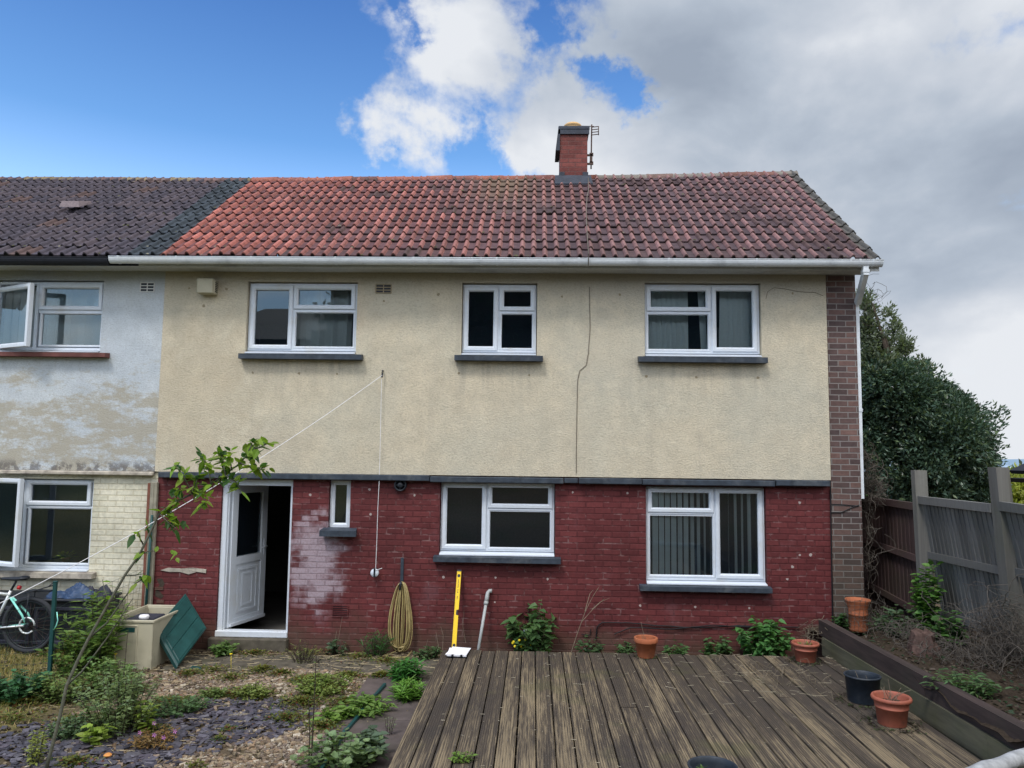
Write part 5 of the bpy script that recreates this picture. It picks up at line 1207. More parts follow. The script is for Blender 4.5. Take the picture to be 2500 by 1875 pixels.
# hose coil on a bracket
hb = at(981, 1362, -.03); hb2 = at(980, 1425, -.03)
t = thing('hose_hanger', 'dark grey metal strip bracket fixed upright to the red wall above the coiled hose', 'bracket', (hb2.x, -.02, hb2.z))
mb = MB(); mb.box(hb2.x - .020, hb2.x + .020, -.016, -.002, hb2.z - .02, hb.z, bev=.003); mb.tube([(hb2.x, -.012, hb2.z + .01), (hb2.x, -.11, hb2.z - .01), (hb2.x, -.125, hb2.z + .03)], .009, 8); mb.build('strip', M['navy'], t)
rg = random.Random(8); mb = MB(); top = at(981, 1422, -.08); bot = at(981, 1594, -.12)
H_ = top.z - bot.z
for k in range(13):
    wL = rg.choice([.16, .172, .13, .09, .05, .02]) * rg.uniform(.85, 1); wR = rg.choice([.16, .172, .12, .08, .04]) * rg.uniform(.85, 1); hh = H_ * rg.uniform(.90, 1.0); yy0 = -.04 - .012 * (k % 5); xo = rg.uniform(-.02, .02); pts = []
    for i in range(29):
        a = math.pi * 2 * i / 28; s_ = (1 - math.cos(a)) / 2       # 0 top .. 1 bottom
        wdt = (wL if a < math.pi else wR); e = math.sin(a); xw = wdt * (abs(e) ** .8) * (1 if e < 0 else -1) * (.62 + .42 * s_ if True else 1)
        pts.append((top.x + xo * .4 + (xo if s_ > .3 else 0) * s_ + xw, yy0 - .05 * math.sin(math.pi * s_) * .6 - .03 * s_, max(top.z - hh * s_ ** .92, .035)))
    mb.tube(pts, .0078, 6, cap=False)
e0 = Vector((top.x - .15, -.16, .03)); mb.tube([(top.x - .05, -.12, .05), (top.x - .12, -.2, .03), (top.x - .22, -.26, .025), (top.x - .10, -.34, .025), (top.x + .12, -.3, .025), (top.x + .16, -.14, .06)], .0078, 6)
ho = mb.build('garden_hose', M['hose'], None, (top.x, -.08, bot.z)); tag(ho, 'faded yellow garden hose coiled in long loops hanging on the red wall', 'hose')
mb = MB(); mb.tube([(top.x - .005, -.10, top.z + .01), (top.x - .02, -.11, top.z - .09)], .013, 8); mb.build('connector', M['black'], ho)
# washing line
t = thing('washing_line', 'white washing line from a hook on the cream wall to a pulley and leftwards', 'washing line', (at(934, 905, UY).x, UY, at(934, 905, UY).z))
hk = at(934, 905, UY - .05); pl = at(914, 1399, -.09)
mb = MB(); mb.tube([(hk.x, UY, hk.z), (hk.x, UY - .06, hk.z + .005), (hk.x, UY - .07, hk.z - .03)], .007, 6); mb.tube([(hk.x, UY - .05, hk.z - .03), (hk.x - .006, UY - .055, hk.z - .09)], .012, 6); mb.build('hook', M['black'], t)
mb = MB(); pts = [at(x, y, -.09) for x, y in ((931.5, 925), (929, 1050), (926, 1170), (922.5, 1240), (920, 1320), (917, 1392))]; mb.tube(pts, .0038, 5, cap=False)
ep = at(-60, 1502, -2.6); st_ = Vector((hk.x, UY - .06, hk.z - .06)); pts = []
for i in range(25):
    f = i / 24; p = st_.lerp(ep, f); p.z -= .16 * 4 * f * (1 - f) * .9; pts.append(p)
mb.tube(pts, .0042, 5, cap=False)
mb.tube([(pl.x + .01, -.09, pl.z + .03), (pl.x + .06, -.10, pl.z + .05), (pl.x + .10, -.10, pl.z + .065)], .0038, 5); mb.build('rope', M['rope'], t)
mb = MB(); mb.lathe((pl.x, -.055, pl.z), [(.0, 0), (.05, .0), (.053, .006), (.038, .014), (.038, .020), (.053, .028), (.05, .034), (0, .034)], 24, M=Matrix.Rotation(math.pi / 2, 3, 'X')); mb.build('pulley', M['pvc'], t)
mb = MB(); mb.box(pl.x - .011, pl.x + .011, -.10, -.002, pl.z - .055, pl.z + .06, bev=.004); mb.build('pulley_bracket', M['black'], t)

# ================================================================== STORAGE BOX AND LID
BXL, BXR = -5.06, -4.60; BY0, BY1 = -1.02, -.12; BH = .575
c0_ = G(371, 1636, 0); 
t = thing('storage_box', 'open beige plastic storage box without its lid against the wall by the back door', 'storage box', ((BXL + BXR) / 2, BY0, 0))
bxr = at(371, 1580, BY0).x; bxl = at(262, 1580, BY0).x; BXR = bxr; BXL = bxl; th_ = .022; bev_ = .02
ztop = at(365, 1519, BY0).z; BH = ztop
mb = MB(); sh = .018
def wallh(x0a, x1a, y0a, y1a): mb.hexa([(x0a, y0a, .0), (x1a, y0a, .0), (x1a, y1a, .0), (x0a, y1a, .0), (x0a, y0a, BH), (x1a, y0a, BH), (x1a, y1a, BH), (x0a, y1a, BH)])
mb.box(BXL, BXR, BY0, BY0 + th_, 0, BH, bev=.006); mb.box(BXL, BXR, BY1 - th_, BY1, 0, BH, bev=.006); mb.box(BXL, BXL + th_, BY0 + th_, BY1 - th_, 0, BH); mb.box(BXR - th_, BXR, BY0 + th_, BY1 - th_, 0, BH); mb.box(BXL + th_, BXR - th_, BY0 + th_, BY1 - th_, .03, .05)
mb.build('body', M['beige'], t)
mb = MB(); mb.box(BXL - .014, BXR + .014, BY0 - .014, BY0 + .012, BH - .012, BH + .022, bev=.008); mb.box(BXL - .014, BXR + .014, BY1 - .012, BY1 + .014, BH - .012, BH + .022, bev=.008); mb.box(BXL - .014, BXL + .012, BY0 + .0121, BY1 - .0121, BH - .012, BH + .020, bev=.006); mb.box(BXR - .012, BXR + .014, BY0 + .0121, BY1 - .0121, BH - .012, BH + .020, bev=.006); mb.build('rim', M['beige'], t)
hx = at(309, 1537, BY0).x; hz = at(309, 1537, BY0).z
mb = MB(); mb.box(hx - .10, hx + .10, BY0 - .006, BY0 - .0005, hz - .03, hz + .024, bev=.004); mb.build('handle', M['teal'], t)
mb = MB(); frame(mb, hx - .135, hx + .135, .07, hz + .05, .014, BY0 - .012, BY0, bev=.004); mb.build('front_panel', M['beige'], t)
mb = MB(); mb.box(BXL + .05, BXR - .10, BY0 + .08, BY0 + .6, .30, BH - .015, bev=.04); tag(mb.build('bundle', M['darkcloth'], None, ((BXL + BXR) / 2, BY0 + .3, .3)), 'dark bundle lying inside the open beige storage box', 'bundle')
mb = MB(); mb.lathe((hx + .10, BY0 + .2, BH - .01), [(0, 0), (.05, .0), (.06, .03), (.05, .05), (.0, .055)], 16); tag(mb.build('bowl', M['white'], None, (hx + .1, BY0 + .2, BH - .07)), 'small white dish on top of the bundle in the storage box', 'dish')
# lid: leaning on a corner
A = at(433, 1629, -.98); A.z = max(A.z, 0.0); B_ = at(379, 1535, -.80); D_ = at(505, 1533, -.30); Cc = B_ + D_ - A
nrm = (D_ - A).cross(B_ - A).normalized(); 
if nrm.y > 0: nrm = -nrm
t = thing('green_lid', 'dark green plastic box lid propped on one corner between the beige box and the wall', 'lid', tuple(A))
def lid(mb, u0, u1, v0, v1, h0, h1, b=.0):
    P = lambda u, v, h: A + (D_ - A) * u + (B_ - A) * v + nrm * h
    mb.hexa([P(u0, v0, h0), P(u1, v0, h0), P(u1, v1, h0), P(u0, v1, h0), P(u0 + b, v0 + b, h1), P(u1 - b, v0 + b, h1), P(u1 - b, v1 - b, h1), P(u0 + b, v1 - b, h1)])
mb = MB(); lid(mb, 0, 1, 0, 1, -.05, -.006); lid(mb, 0, 1, 0, 1, -.0059, .012, .03)
mb.build('panel', M['teal'], t)
mb = MB()
for k in range(3): v0 = .06 + k * .30; lid(mb, .07, .93, v0, v0 + .275, .0121, .019, .012)
mb.build('raised_plank', M['teal'], t)

# ================================================================== NEIGHBOUR'S YARD
# low black cabinet with cloths on top
t = thing('storage_bench', 'low black storage bench against the neighbour\'s pale wall behind the bicycle', 'bench', (-6.5, -.35, .1))
q0 = at(297, 1446, -.06); q1 = at(240, 1466, -.56); KX1 = q0.x; KX0 = KX1 - 2.4; KZ = q0.z; KZ1 = KZ - .02
mb = MB(); mb.box(KX0, KX1, -.60, -.03, KZ - .035, KZ, bev=.012); mb.build('top', M['black'], t)
mb = MB(); mb.box(KX0 + .03, KX1 - .03, -.57, -.05, .1, KZ - .036); mb.build('body', M['black'], t)
mb = MB()
for k in range(3): frame(mb, KX0 + .06 + k * .77, KX0 + .78 + k * .77, .16, KZ - .10, .05, -.585, -.5705, bev=.005)
mb.build('front_panel', M['darkcloth'], t)
def heap(name, cx, cy, z, lx, ly, h, mat, label, cat, seed, ridgy=1.0):
    rg = np.random.default_rng(seed); n, m_ = 34, 22; u, v = np.meshgrid(np.linspace(-1, 1, n), np.linspace(-1, 1, m_), indexing='ij')
    ph = rg.uniform(0, 6, 8); r2 = u ** 2 + v ** 2
    env = np.clip(1 - r2, 0, 1) ** .6; zz = env * (.45 + .25 * np.sin(u * 4 + v * 3 + ph[0]) * ridgy + .16 * np.abs(np.sin(u * 7 - v * 5 + ph[1])) + .08 * np.sin(u * 14 + v * 11 + ph[2]))
    x = cx + u * lx * (1 + .12 * np.sin(v * 6 + ph[3])); y = cy + v * ly * (1 + .15 * np.sin(u * 7 + ph[4])); I_ = np.arange(n * m_).reshape(n, m_)
    o = npmesh(name, np.stack([x, y, z + .004 + zz * h], -1).reshape(-1, 3), np.stack([I_[:-1, :-1], I_[1:, :-1], I_[1:, 1:], I_[:-1, 1:]], -1).reshape(-1, 4), M[mat], None, (cx, cy, z), smooth=False); return tag(o, label, cat)
hc = at(185, 1455, -.35); heap('tarpaulin', hc.x, -.36, KZ, .30, .20, .18, 'bluecloth', 'crumpled blue tarpaulin lying on the black bench beside the green post', 'tarpaulin', 3)
hc = at(236, 1455, -.3); heap('cloth', hc.x, -.28, KZ, .17, .16, .17, 'darkcloth', 'crumpled dark cloth heaped at the right end of the black bench', 'cloth', 5)

# bicycle (its front half is outside the frame)
WZ = .105; YB = -.78
wc = at(72, 1519, YB); wr = .335; wz = WZ + wr
bike = thing('bicycle', 'silver and mint green bicycle with black saddle parked on the neighbour\'s grass', 'bicycle', (wc.x, YB, WZ))
bb = (wc.x - .44, YB, wz - .045); fw = wc.x - 1.06
def wheel(cx):
    mb = MB(); n = 40; vs = []
    R_ = wr - .027; 
    mb.v = []; P = [(cx + R_ * math.cos(2 * math.pi * k / n), YB, wz + R_ * math.sin(2 * math.pi * k / n)) for k in range(n + 1)]
    mb.tube(P, .027, 8, cap=False); w = mb.build('wheel', M['tyre'], bike)
    mb = MB(); P = [(cx + (R_ - .033) * math.cos(2 * math.pi * k / n), YB, wz + (R_ - .033) * math.sin(2 * math.pi * k / n)) for k in range(n + 1)]; mb.tube(P, .012, 6, cap=False); mb.build('rim', M['black'], w)
    mb = MB()
    for k in range(28):
        a = 2 * math.pi * k / 28; mb.tube([(cx, YB + (.025 if k % 2 else -.025), wz), (cx + (R_ - .035) * math.cos(a), YB, wz + (R_ - .035) * math.sin(a))], .0018, 3, cap=False)
    mb.build('spoke', M['rust'], w)
    mb = MB(); n = 26
    for (r_, wdt) in ((.092, .011),): mb.tube([(cx + r_ * math.cos(2 * math.pi * k / n), YB - .045, wz + r_ * math.sin(2 * math.pi * k / n)) for k in range(int(n * .95))], wdt, 6)
    mb.build('brake_disc', M['silver'], w)
    mb = MB(); mb.tube([(cx, YB - .06, wz), (cx, YB + .06, wz)], .022, 10); mb.build('hub', M['black'], w)
wheel(wc.x); wheel(fw)
st_t = (wc.x - .235 - .02, YB, wz + .40)      # top of seat tube
mb = MB(); mb.tube([bb, st_t], .018, 8); mb.tube([(fw + .34 - .04, YB, wz + .28), bb], .023, 8); mb.tube([(fw + .25, YB, wz + .40), (st_t[0] - .01, YB, st_t[2] - .05)], .020, 8)
mb.tube([(fw + .24, YB, wz + .44), (fw + .31, YB, wz + .25)], .022, 8); mb.tube([(bb[0], YB - .03, bb[2]), (wc.x - .03, YB - .06, wz)], .012, 6)
mb.build('frame', M['silver'], bike)
mb = MB()
for s_ in (-.055, .055): mb.tube([(st_t[0] + .01, YB + s_ * .3, st_t[2] - .08), (wc.x - .06, YB + s_, wz + .12), (wc.x - .012, YB + s_, wz + .02)], [.013, .013, .010], 6)
mb.tube([(bb[0] + .02, YB + .05, bb[2]), (wc.x, YB + .055, wz)], .012, 6); mb.build('seat_stay', M['mint'], bike)
mb = MB(); sdl = at(36, 1413, YB); mb.tube([st_t, (sdl.x + .02, YB, sdl.z - .03)], .014, 8); mb.build('seat_post', M['black'], bike)
mb = MB(); sp = [(-.15, .030, .016), (-.06, .034, .020), (.03, .055, .024), (.10, .075, .028), (.145, .072, .026), (.165, .03, .018)]
vs = []; fs_ = []
for i, (dx, wd, hz_) in enumerate([(-.165, .010, .008)] + sp):
    for k in range(10):
        a = 2 * math.pi * k / 10; vs.append((sdl.x + dx, YB + math.cos(a) * wd, sdl.z + .01 * (i > 3) + math.sin(a) * hz_))
mb.add(vs, [(i * 10 + k, i * 10 + (k + 1) % 10, (i + 1) * 10 + (k + 1) % 10, (i + 1) * 10 + k) for i in range(6) for k in range(10)], smooth=True); mb.add(vs[-10:], [tuple(range(10))]); mb.build('saddle', M['black'], bike)
rk = at(72, 1446, YB); rk2 = at(126, 1430, YB); mb = MB()
for s_ in (-.06, .06): mb.tube([(st_t[0] + .03, YB + s_, st_t[2] - .05), (rk.x, YB + s_, rk.z), (rk2.x, YB + s_, rk2.z), (rk2.x + .03, YB + s_ * .3, rk2.z + .04)], .007, 5); mb.tube([(rk.x + .03, YB + s_, rk.z), (wc.x - .01, YB + s_, wz + .03)], .006, 5)
for k in range(5): f = k / 4; mb.tube([(rk.x + (rk2.x - rk.x) * f, YB - .06, rk.z + (rk2.z - rk.z) * f), (rk.x + (rk2.x - rk.x) * f, YB + .06, rk.z + (rk2.z - rk.z) * f)], .006, 5)
mb.box(rk.x, rk2.x, YB - .05, YB + .05, rk.z + .012, rk.z + .03); mb.build('rear_rack', M['black'], bike)
mb = MB(); mb.tube([(sdl.x + .055, YB - .01, sdl.z - .10), (sdl.x + .085, YB - .01, sdl.z - .105)], .024, 12); mb.build('reflector', M['redlamp'], bike)
mb = MB(); mb.tube([(bb[0], YB - .07, bb[2]), (bb[0] + .12, YB - .08, bb[2] - .11)], .011, 6); mb.lathe((bb[0], YB - .045, bb[2]), [(0, 0), (.085, 0), (.085, .006), (0, .006)], 24, M=Matrix.Rotation(math.pi / 2, 3, 'X')); mb.build('crank', M['black'], bike)
mb = MB(); mb.tube([(fw + .24, YB, wz + .44), (fw + .22, YB, wz + .52)], .016, 8); mb.tube([(fw + .20, YB - .30, wz + .54), (fw + .20, YB + .30, wz + .54)], .014, 8); mb.build('handlebar', M['black'], bike)
mb = MB()
for s_ in (-.05, .05): mb.tube([(fw + .31, YB + s_, wz + .26), (fw, YB + s_, wz)], .015, 8)
mb.build('fork', M['black'], bike)

# green post and wire netting
gp = G(120, 1652, .03); gpt = at(135.5, 1421, gp.y)
t = thing('garden_post', 'dark green metal post standing in the grass in front of the bicycle', 'post', (gp.x, gp.y, 0)); mb = MB()
mb.hexa([(gp.x - .019, gp.y - .015, -.02), (gp.x + .019, gp.y - .015, -.02), (gp.x + .019, gp.y + .015, -.02), (gp.x - .019, gp.y + .015, -.02), (gpt.x - .019, gp.y - .015, gpt.z), (gpt.x + .019, gp.y - .015, gpt.z), (gpt.x + .019, gp.y + .015, gpt.z), (gpt.x - .019, gp.y + .015, gpt.z)])
mb.box(gpt.x - .024, gpt.x + .024, gp.y - .02, gp.y + .02, gpt.z - .002, gpt.z + .012, bev=.004); mb.build('post', M['postgreen'], t)
mb = MB(); mb.tube([at(139, 1494, gp.y - .02), at(141, 1515, gp.y - .03), at(137, 1528, gp.y - .03), at(131, 1538, gp.y - .02)], .006, 5); mb.build('tie', M['mint'], t)
def netting(name, A_, B2, z0a, z1a, z0b, z1b, label, step=.095, wob=.012):
    mb = MB(); L = math.hypot(B2[0] - A_[0], B2[1] - A_[1]); n = int(L / step); rg = random.Random(int(L * 100)); m_ = int((z1a - z0a) / step)
    P = lambda f, g: (A_[0] + (B2[0] - A_[0]) * f + wob * math.sin(g * 9 + f * 13), A_[1] + (B2[1] - A_[1]) * f + wob * math.cos(g * 7 + f * 5), (z0a * (1 - f) + z0b * f) * (1 - g) + (z1a * (1 - f) + z1b * f) * g)
    for i in range(n + 1): mb.tube([P(i / n, g) for g in np.linspace(0, 1, 8)], .0021, 3, cap=False)
    for j in range(m_ + 1): mb.tube([P(f, j / m_) for f in np.linspace(0, 1, 14)], .0021, 3, cap=False)
    return tag(mb.build(name, M['wire'], None, (A_[0], A_[1], z0a)), label, 'netting')
netting('wire_netting', (gp.x - 1.6, gp.y - .25), (gp.x, gp.y + .02), .04, .62, .04, .80, 'green wire netting stretched low across the grass left of the green post')
na = at(205, 1440, -.30); netting('wire_netting', (gp.x + .05, gp.y), (at(345, 1420, -.06).x, -.10), .04, .78, .05, 1.02, 'wire netting between the green post and the pale brick wall')

# bird table beyond the fence, weathered rail in the near corner
bt = thing('bird_table', 'dark roofed bird table showing above the fence at the far right', 'bird table', (6.05, -.9, 0)); bxc = at(2541, 1170, -.9)
zt_ = at(2490, 1174, -.9).z; mb = MB(); mb.hexa([(bxc.x - .22, -1.12, zt_ - .02), (bxc.x + .22, -1.12, zt_ - .02), (bxc.x + .22, -.68, zt_ - .02), (bxc.x - .22, -.68, zt_ - .02), (bxc.x - .28, -1.15, zt_ + .03), (bxc.x + .28, -1.15, zt_ + .03), (bxc.x + .28, -.65, zt_ + .03), (bxc.x - .28, -.65, zt_ + .03)]); mb.build('tray', M['blackroof'], bt)
zr = at(2488, 1151, -.9).z; mb = MB(); xm = bxc.x
for s_ in (-1, 1): mb.hexa([(xm + s_ * .21, -1.1, zr - .03), (xm + s_ * .24, -1.1, zr + .01), (xm + s_ * .24, -.7, zr + .01), (xm + s_ * .21, -.7, zr - .03), (xm, -1.1, zr + .08), (xm, -1.1, zr + .12), (xm, -.7, zr + .12), (xm, -.7, zr + .08)])
mb.build('roof', M['blackroof'], bt)
mb = MB(); mb.box(xm - .035, xm + .035, -.935, -.865, 0, zt_ - .021)
for sx_ in (-.15, .15): mb.box(xm + sx_ - .012, xm + sx_ + .012, -.91, -.88, zt_ + .031, zr - .02)
mb.build('pole', M['blackroof'], bt)
la = at(2385, 1888, -5.55); lb = at(2560, 1826, -5.15); mb = MB(); pts = [la.lerp(lb, k / 8) + Vector((0, 0, .006 * math.sin(k * 2))) for k in range(-2, 11)]; rgx = random.Random(3)
t = thing('timber_rail', 'silvery weathered round timber rail crossing the bottom right corner', 'rail', (la.x, la.y, 0)); mb.tube(pts, [.045 + rgx.uniform(-.003, .003) for _ in pts], 14); mb.build('rail', M['log'], t)
mb = MB(); pe = pts[0]; mb.tube([(pe.x, pe.y + .0, 0), (pe.x, pe.y, pe.z - .03)], .05, 10); pe = pts[-2]; mb.tube([(pe.x, pe.y + .0, 0), (pe.x, pe.y, pe.z - .03)], .05, 10); mb.build('post', M['log'], t)

# ================================================================== VEGETATION AND GROUND COVER
def inpoly(P, poly):
    x, y = P[:, 0], P[:, 1]; ins = np.zeros(len(P), bool); n = len(poly)
    for i in range(n):
        x0, y0 = poly[i]; x1, y1 = poly[(i + 1) % n]
        c = ((y0 > y) != (y1 > y)) & (x < (x1 - x0) * (y - y0) / (y1 - y0 + 1e-12) + x0); ins ^= c
    return ins
def gpoly(px): return [tuple(G(a, b, 0.0))[:2] for a, b in px]
def scatter(n, x0, x1, y0, y1, rng): return np.stack([rng.uniform(x0, x1, n), rng.uniform(y0, y1, n)], -1)
OC = np.array([[1, 0, 0], [-1, 0, 0], [0, 1, 0], [0, -1, 0], [0, 0, 1], [0, 0, -1]], float)
OF = np.array([[0, 2, 4], [2, 1, 4], [1, 3, 4], [3, 0, 4], [2, 0, 5], [1, 2, 5], [3, 1, 5], [0, 3, 5]])
CU = np.array([[a, b, c] for a in (-1, 1) for b in (-1, 1) for c in (-1, 1)], float); CF = np.array([[0, 1, 3, 2], [4, 6, 7, 5], [0, 4, 5, 1], [2, 3, 7, 6], [0, 2, 6, 4], [1, 5, 7, 3]])
def stones(name, P, z, size, flat_, cols, label, cat, mat, rng, tilt=.5, zj=.008):
    n = len(P); base = CU; k = 8
    s_ = rng.uniform(.55, 1.3, (n, 1, 3)) * np.array([1, .72, flat_])[None, None] * size * .5 * rng.uniform(.7, 1.35, (n, 1, 1)); V = base[None] * s_ * rng.uniform(.6, 1.15, (n, k, 3))
    a = rng.uniform(0, 6.28, n); tx = rng.normal(0, tilt, n); ty = rng.normal(0, tilt, n)
    ca, sa_ = np.cos(a), np.sin(a); Z = np.zeros(n); O = np.ones(n)
    Rz = np.stack([np.stack([ca, -sa_, Z], -1), np.stack([sa_, ca, Z], -1), np.stack([Z, Z, O], -1)], 1)
    Rx = np.stack([np.stack([O, Z, Z], -1), np.stack([Z, np.cos(tx), -np.sin(tx)], -1), np.stack([Z, np.sin(tx), np.cos(tx)], -1)], 1)
    V = np.einsum('nij,nkj->nki', Rz @ Rx, V); V += np.concatenate([P, (hgt(P[:, 0], P[:, 1]) + z + rng.uniform(0, zj, n))[:, None]], 1)[:, None]
    F = (CF[None] + (np.arange(n) * k)[:, None, None]).reshape(-1, 4)
    c = np.array(cols)[rng.integers(0, len(cols), n)] * rng.uniform(.65, 1.25, (n, 1))
    o = npmesh(name, V.reshape(-1, 3), F, M[mat], None, (float(P[:, 0].mean()), float(P[:, 1].mean()), 0), col=np.repeat(c, k, 0)); tag(o, label, cat); return kind(o, 'stuff')
rg = np.random.default_rng(77)
SLATE = gpoly([(560, 1702), (640, 1694), (690, 1712), (735, 1745), (700, 1795), (610, 1812), (500, 1836), (420, 1858), (360, 1885), (40, 1900), (-40, 1850), (-20, 1800), (120, 1772), (300, 1768), (430, 1750), (500, 1722)])
GRAV = gpoly([(330, 1652), (450, 1642), (620, 1632), (760, 1640), (955, 1650), (935, 1692), (880, 1752), (830, 1830), (770, 1900), (740, 1960), (100, 1960), (40, 1900), (120, 1760), (260, 1720), (330, 1700)])
P = scatter(60000, -7.0, -1.85, -5.4, -.9, rg); q = inpoly(P, GRAV); nz = np.sin(P[:, 0] * 5.3 + P[:, 1] * 3) * np.cos(P[:, 1] * 6.1 - P[:, 0] * 2); thin = rg.random(len(P)) < np.clip(.55 + .45 * nz, .10, 1)
P1_ = P[q & thin]; P1_ = P1_[~inpoly(P1_, SLATE) | (rg.random(len(P1_)) < .28)]
stones('gravel', P1_[:17000], .004, .040, .55, [(.22, .165, .105), (.28, .225, .155), (.16, .12, .085), (.20, .15, .115), (.38, .33, .26), (.13, .10, .08), (.24, .165, .105)], 'golden brown gravel spread across the left of the garden', 'gravel', 'stones', rg)
P = scatter(9000, -7.4, -1.9, -5.4, -2.0, rg); jit = rg.normal(0, .10, P.shape); P2_ = P[inpoly(P + jit, SLATE)][:3500]
stones('slate_chips', P2_, .010, .075, .13, [(.066, .063, .080), (.088, .082, .102), (.050, .047, .062), (.115, .108, .125), (.075, .065, .082)], 'purple grey slate chips spread in a patch among the gravel', 'slate', 'slate', rg, tilt=.32, zj=.02)
# litter of small clods and straw
P = scatter(9000, -7.2, 3.2, -5.2, -.05, rg); keep = (P[:, 0] < -1.1) | (P[:, 1] > -.98); P = P[keep]; pth = (P[:, 0] > -1.9) & (P[:, 0] < -1.05) & (P[:, 1] < -1.0); P = P[~pth | (rg.random(len(P)) < .10)]
stones('soil_crumbs', P, .008, .026, .5, [(.07, .055, .04), (.12, .095, .06), (.05, .04, .03), (.20, .16, .10)], 'crumbs of soil and small stones scattered on the bare ground', 'soil', 'stones', rg)
def blades(n, P, L, W_, col, rng, lay=.25, z=0.0, yel=.3, ycol=(.36, .29, .12)):
    a = rng.uniform(0, 6.28, n); tl = rng.uniform(0, 1, n) ** .6 * lay * 3.0; d = np.stack([np.cos(a) * tl, np.sin(a) * tl, np.ones(n)], -1); d /= np.linalg.norm(d, axis=1, keepdims=True)
    s = np.stack([-np.sin(a), np.cos(a), np.zeros(n)], -1); L = (L * rng.uniform(.45, 1.2, n))[:, None]; W_ = W_ * rng.uniform(.7, 1.2, (n, 1))
    B = np.concatenate([P, (hgt(P[:, 0], P[:, 1]) + z)[:, None]], 1); mid = B + d * L * .55; dr = d.copy(); dr[:, 2] -= .5 * tl; tip = mid + dr * L * .5
    V = np.stack([B - s * W_, B + s * W_, mid + s * W_ * .7, mid - s * W_ * .7, tip], 1).reshape(-1, 3); o = (np.arange(n) * 5)[:, None]
    c = jitcol(col, n, .3, 0, rng); y = (rng.random((n, 1)) < yel); c = np.where(y, np.array(ycol)[None] * rng.uniform(.6, 1.2, (n, 1)), c)
    return V, [o + np.array([0, 1, 2, 3]), o + np.array([3, 2, 4])], np.repeat(c, 5, 0)
P = scatter(52000, -9.2, -3.0, -5.3, -.35, rg); dn = np.clip((-P[:, 0] - 4.55) / 1.2, 0, 1) * np.clip((P[:, 1] + 4.4) / 2.2, .10, 1); nz = .5 + .5 * np.sin(P[:, 0] * 3.3 + 1) * np.cos(P[:, 1] * 4.1 + P[:, 0]); P = P[rg.random(len(P)) < dn * (.35 + .65 * nz)]
P = P[~inpoly(P, SLATE) | (rg.random(len(P)) < .12)]
V, F, C = blades(len(P), P, .085, .0035, (.105, .125, .032), rg, .30, 0, .55, (.40, .31, .125)); o = npmesh('grass', V, F, M['leaf'], None, (-6.3, -1.8, 0), col=C); tag(o, 'short patchy yellow green grass covering the left side of the garden', 'grass'); kind(o, 'stuff')
# straw lying about
n = 1500; P = scatter(n, -7.0, 2.9, -4.5, -.08, rg); P[:, 1] = np.where(rg.random(n) < .45, rg.uniform(-1.2, -.1, n), P[:, 1]); P = P[(P[:, 0] < -1.9) | (P[:, 1] > -1.0)]; n = len(P)
a = rg.uniform(0, 6.28, n); L = rg.uniform(.04, .22, n)[:, None]; d = np.stack([np.cos(a), np.sin(a) * .5, rg.normal(0, .06, n)], -1); B = np.concatenate([P, np.full((n, 1), .026)], 1); s = np.stack([-np.sin(a), np.cos(a), np.zeros(n)], -1) * .0022; up = np.array([0, 0, .003])
V = np.stack([B - s, B + s, B + d * L + s, B + d * L - s, B + up, B + d * L + up], 1).reshape(-1, 3); o_ = (np.arange(n) * 6)[:, None]
o = npmesh('straw', V, np.concatenate([o_ + np.array([0, 4, 5, 3]), o_ + np.array([4, 1, 2, 5])]), M['stones'], None, (-2, -1, 0), col=np.repeat(jitcol((.34, .28, .17), n, .3), 6, 0)); tag(o, 'dry straw and broken stalks strewn along the foot of the wall', 'straw'); kind(o, 'stuff')
# debris on the deck
n = 300; P = np.stack([rg.uniform(-.9, 3.3, n), rg.uniform(-4.6, -1.05, n)], -1); P[:110, 0] = rg.normal(2.35, .8, 110); P[:110, 1] = rg.normal(-1.8, .6, 110); P[:, 0] = np.clip(P[:, 0], -1, 3.33); P[:, 1] = np.clip(P[:, 1], -5, -1.03); a = rg.normal(.1, .9, n); L = rg.uniform(.02, .15, n)[:, None]; L[110:] *= .3; d = np.stack([np.cos(a), np.sin(a), rg.normal(0, .05, n)], -1); B = np.concatenate([P, np.full((n, 1), DZ + .006)], 1); s = np.stack([-np.sin(a), np.cos(a), np.zeros(n)], -1) * .0019
V = np.stack([B - s, B + s, B + d * L + s, B + d * L - s, B + up, B + d * L + up], 1).reshape(-1, 3); o_ = (np.arange(n) * 6)[:, None]
o = npmesh('twig_litter', V, np.concatenate([o_ + np.array([0, 4, 5, 3]), o_ + np.array([4, 1, 2, 5])]), M['stones'], None, (2, -2, DZ), col=np.repeat(jitcol((.26, .23, .17), n, .3), 6, 0)); tag(o, 'fine dry twig litter lying on the decking boards', 'twigs'); kind(o, 'stuff')
# low creeping weeds in the gravel
mats = [(520, 1640, .30, 260), (560, 1660, .2, 240), (600, 1700, .34, 1100), (520, 1702, .16, 420), (690, 1650, .2, 420), (760, 1665, .32, 1500), (800, 1690, .30, 1100), (740, 1720, .34, 900), (850, 1655, .2, 500), (930, 1655, .15, 420), (700, 1760, .28, 420), (790, 1780, .22, 500), (460, 1650, .2, 300), (640, 1640, .2, 400), (840, 1720, .2, 420), (420, 1720, .3, 800), (370, 1790, .2, 300), (330, 1690, .22, 420), (170, 1770, .3, 500), (60, 1720, .35, 500), (230, 1700, .3, 500), (560, 1790, .10, 90), (540, 1815, .12, 130), (180, 1870, .2, 380), (950, 1620, .3, 300), (620, 1600, .25, 320), (760, 1600, .4, 260), (880, 1610, .3, 280), (330, 1750, .25, 500), (280, 1760, .3, 400), (30, 1760, .3, 300), (480, 1880, .12, 100)]
Bs = []; Ds = []; Cs = []
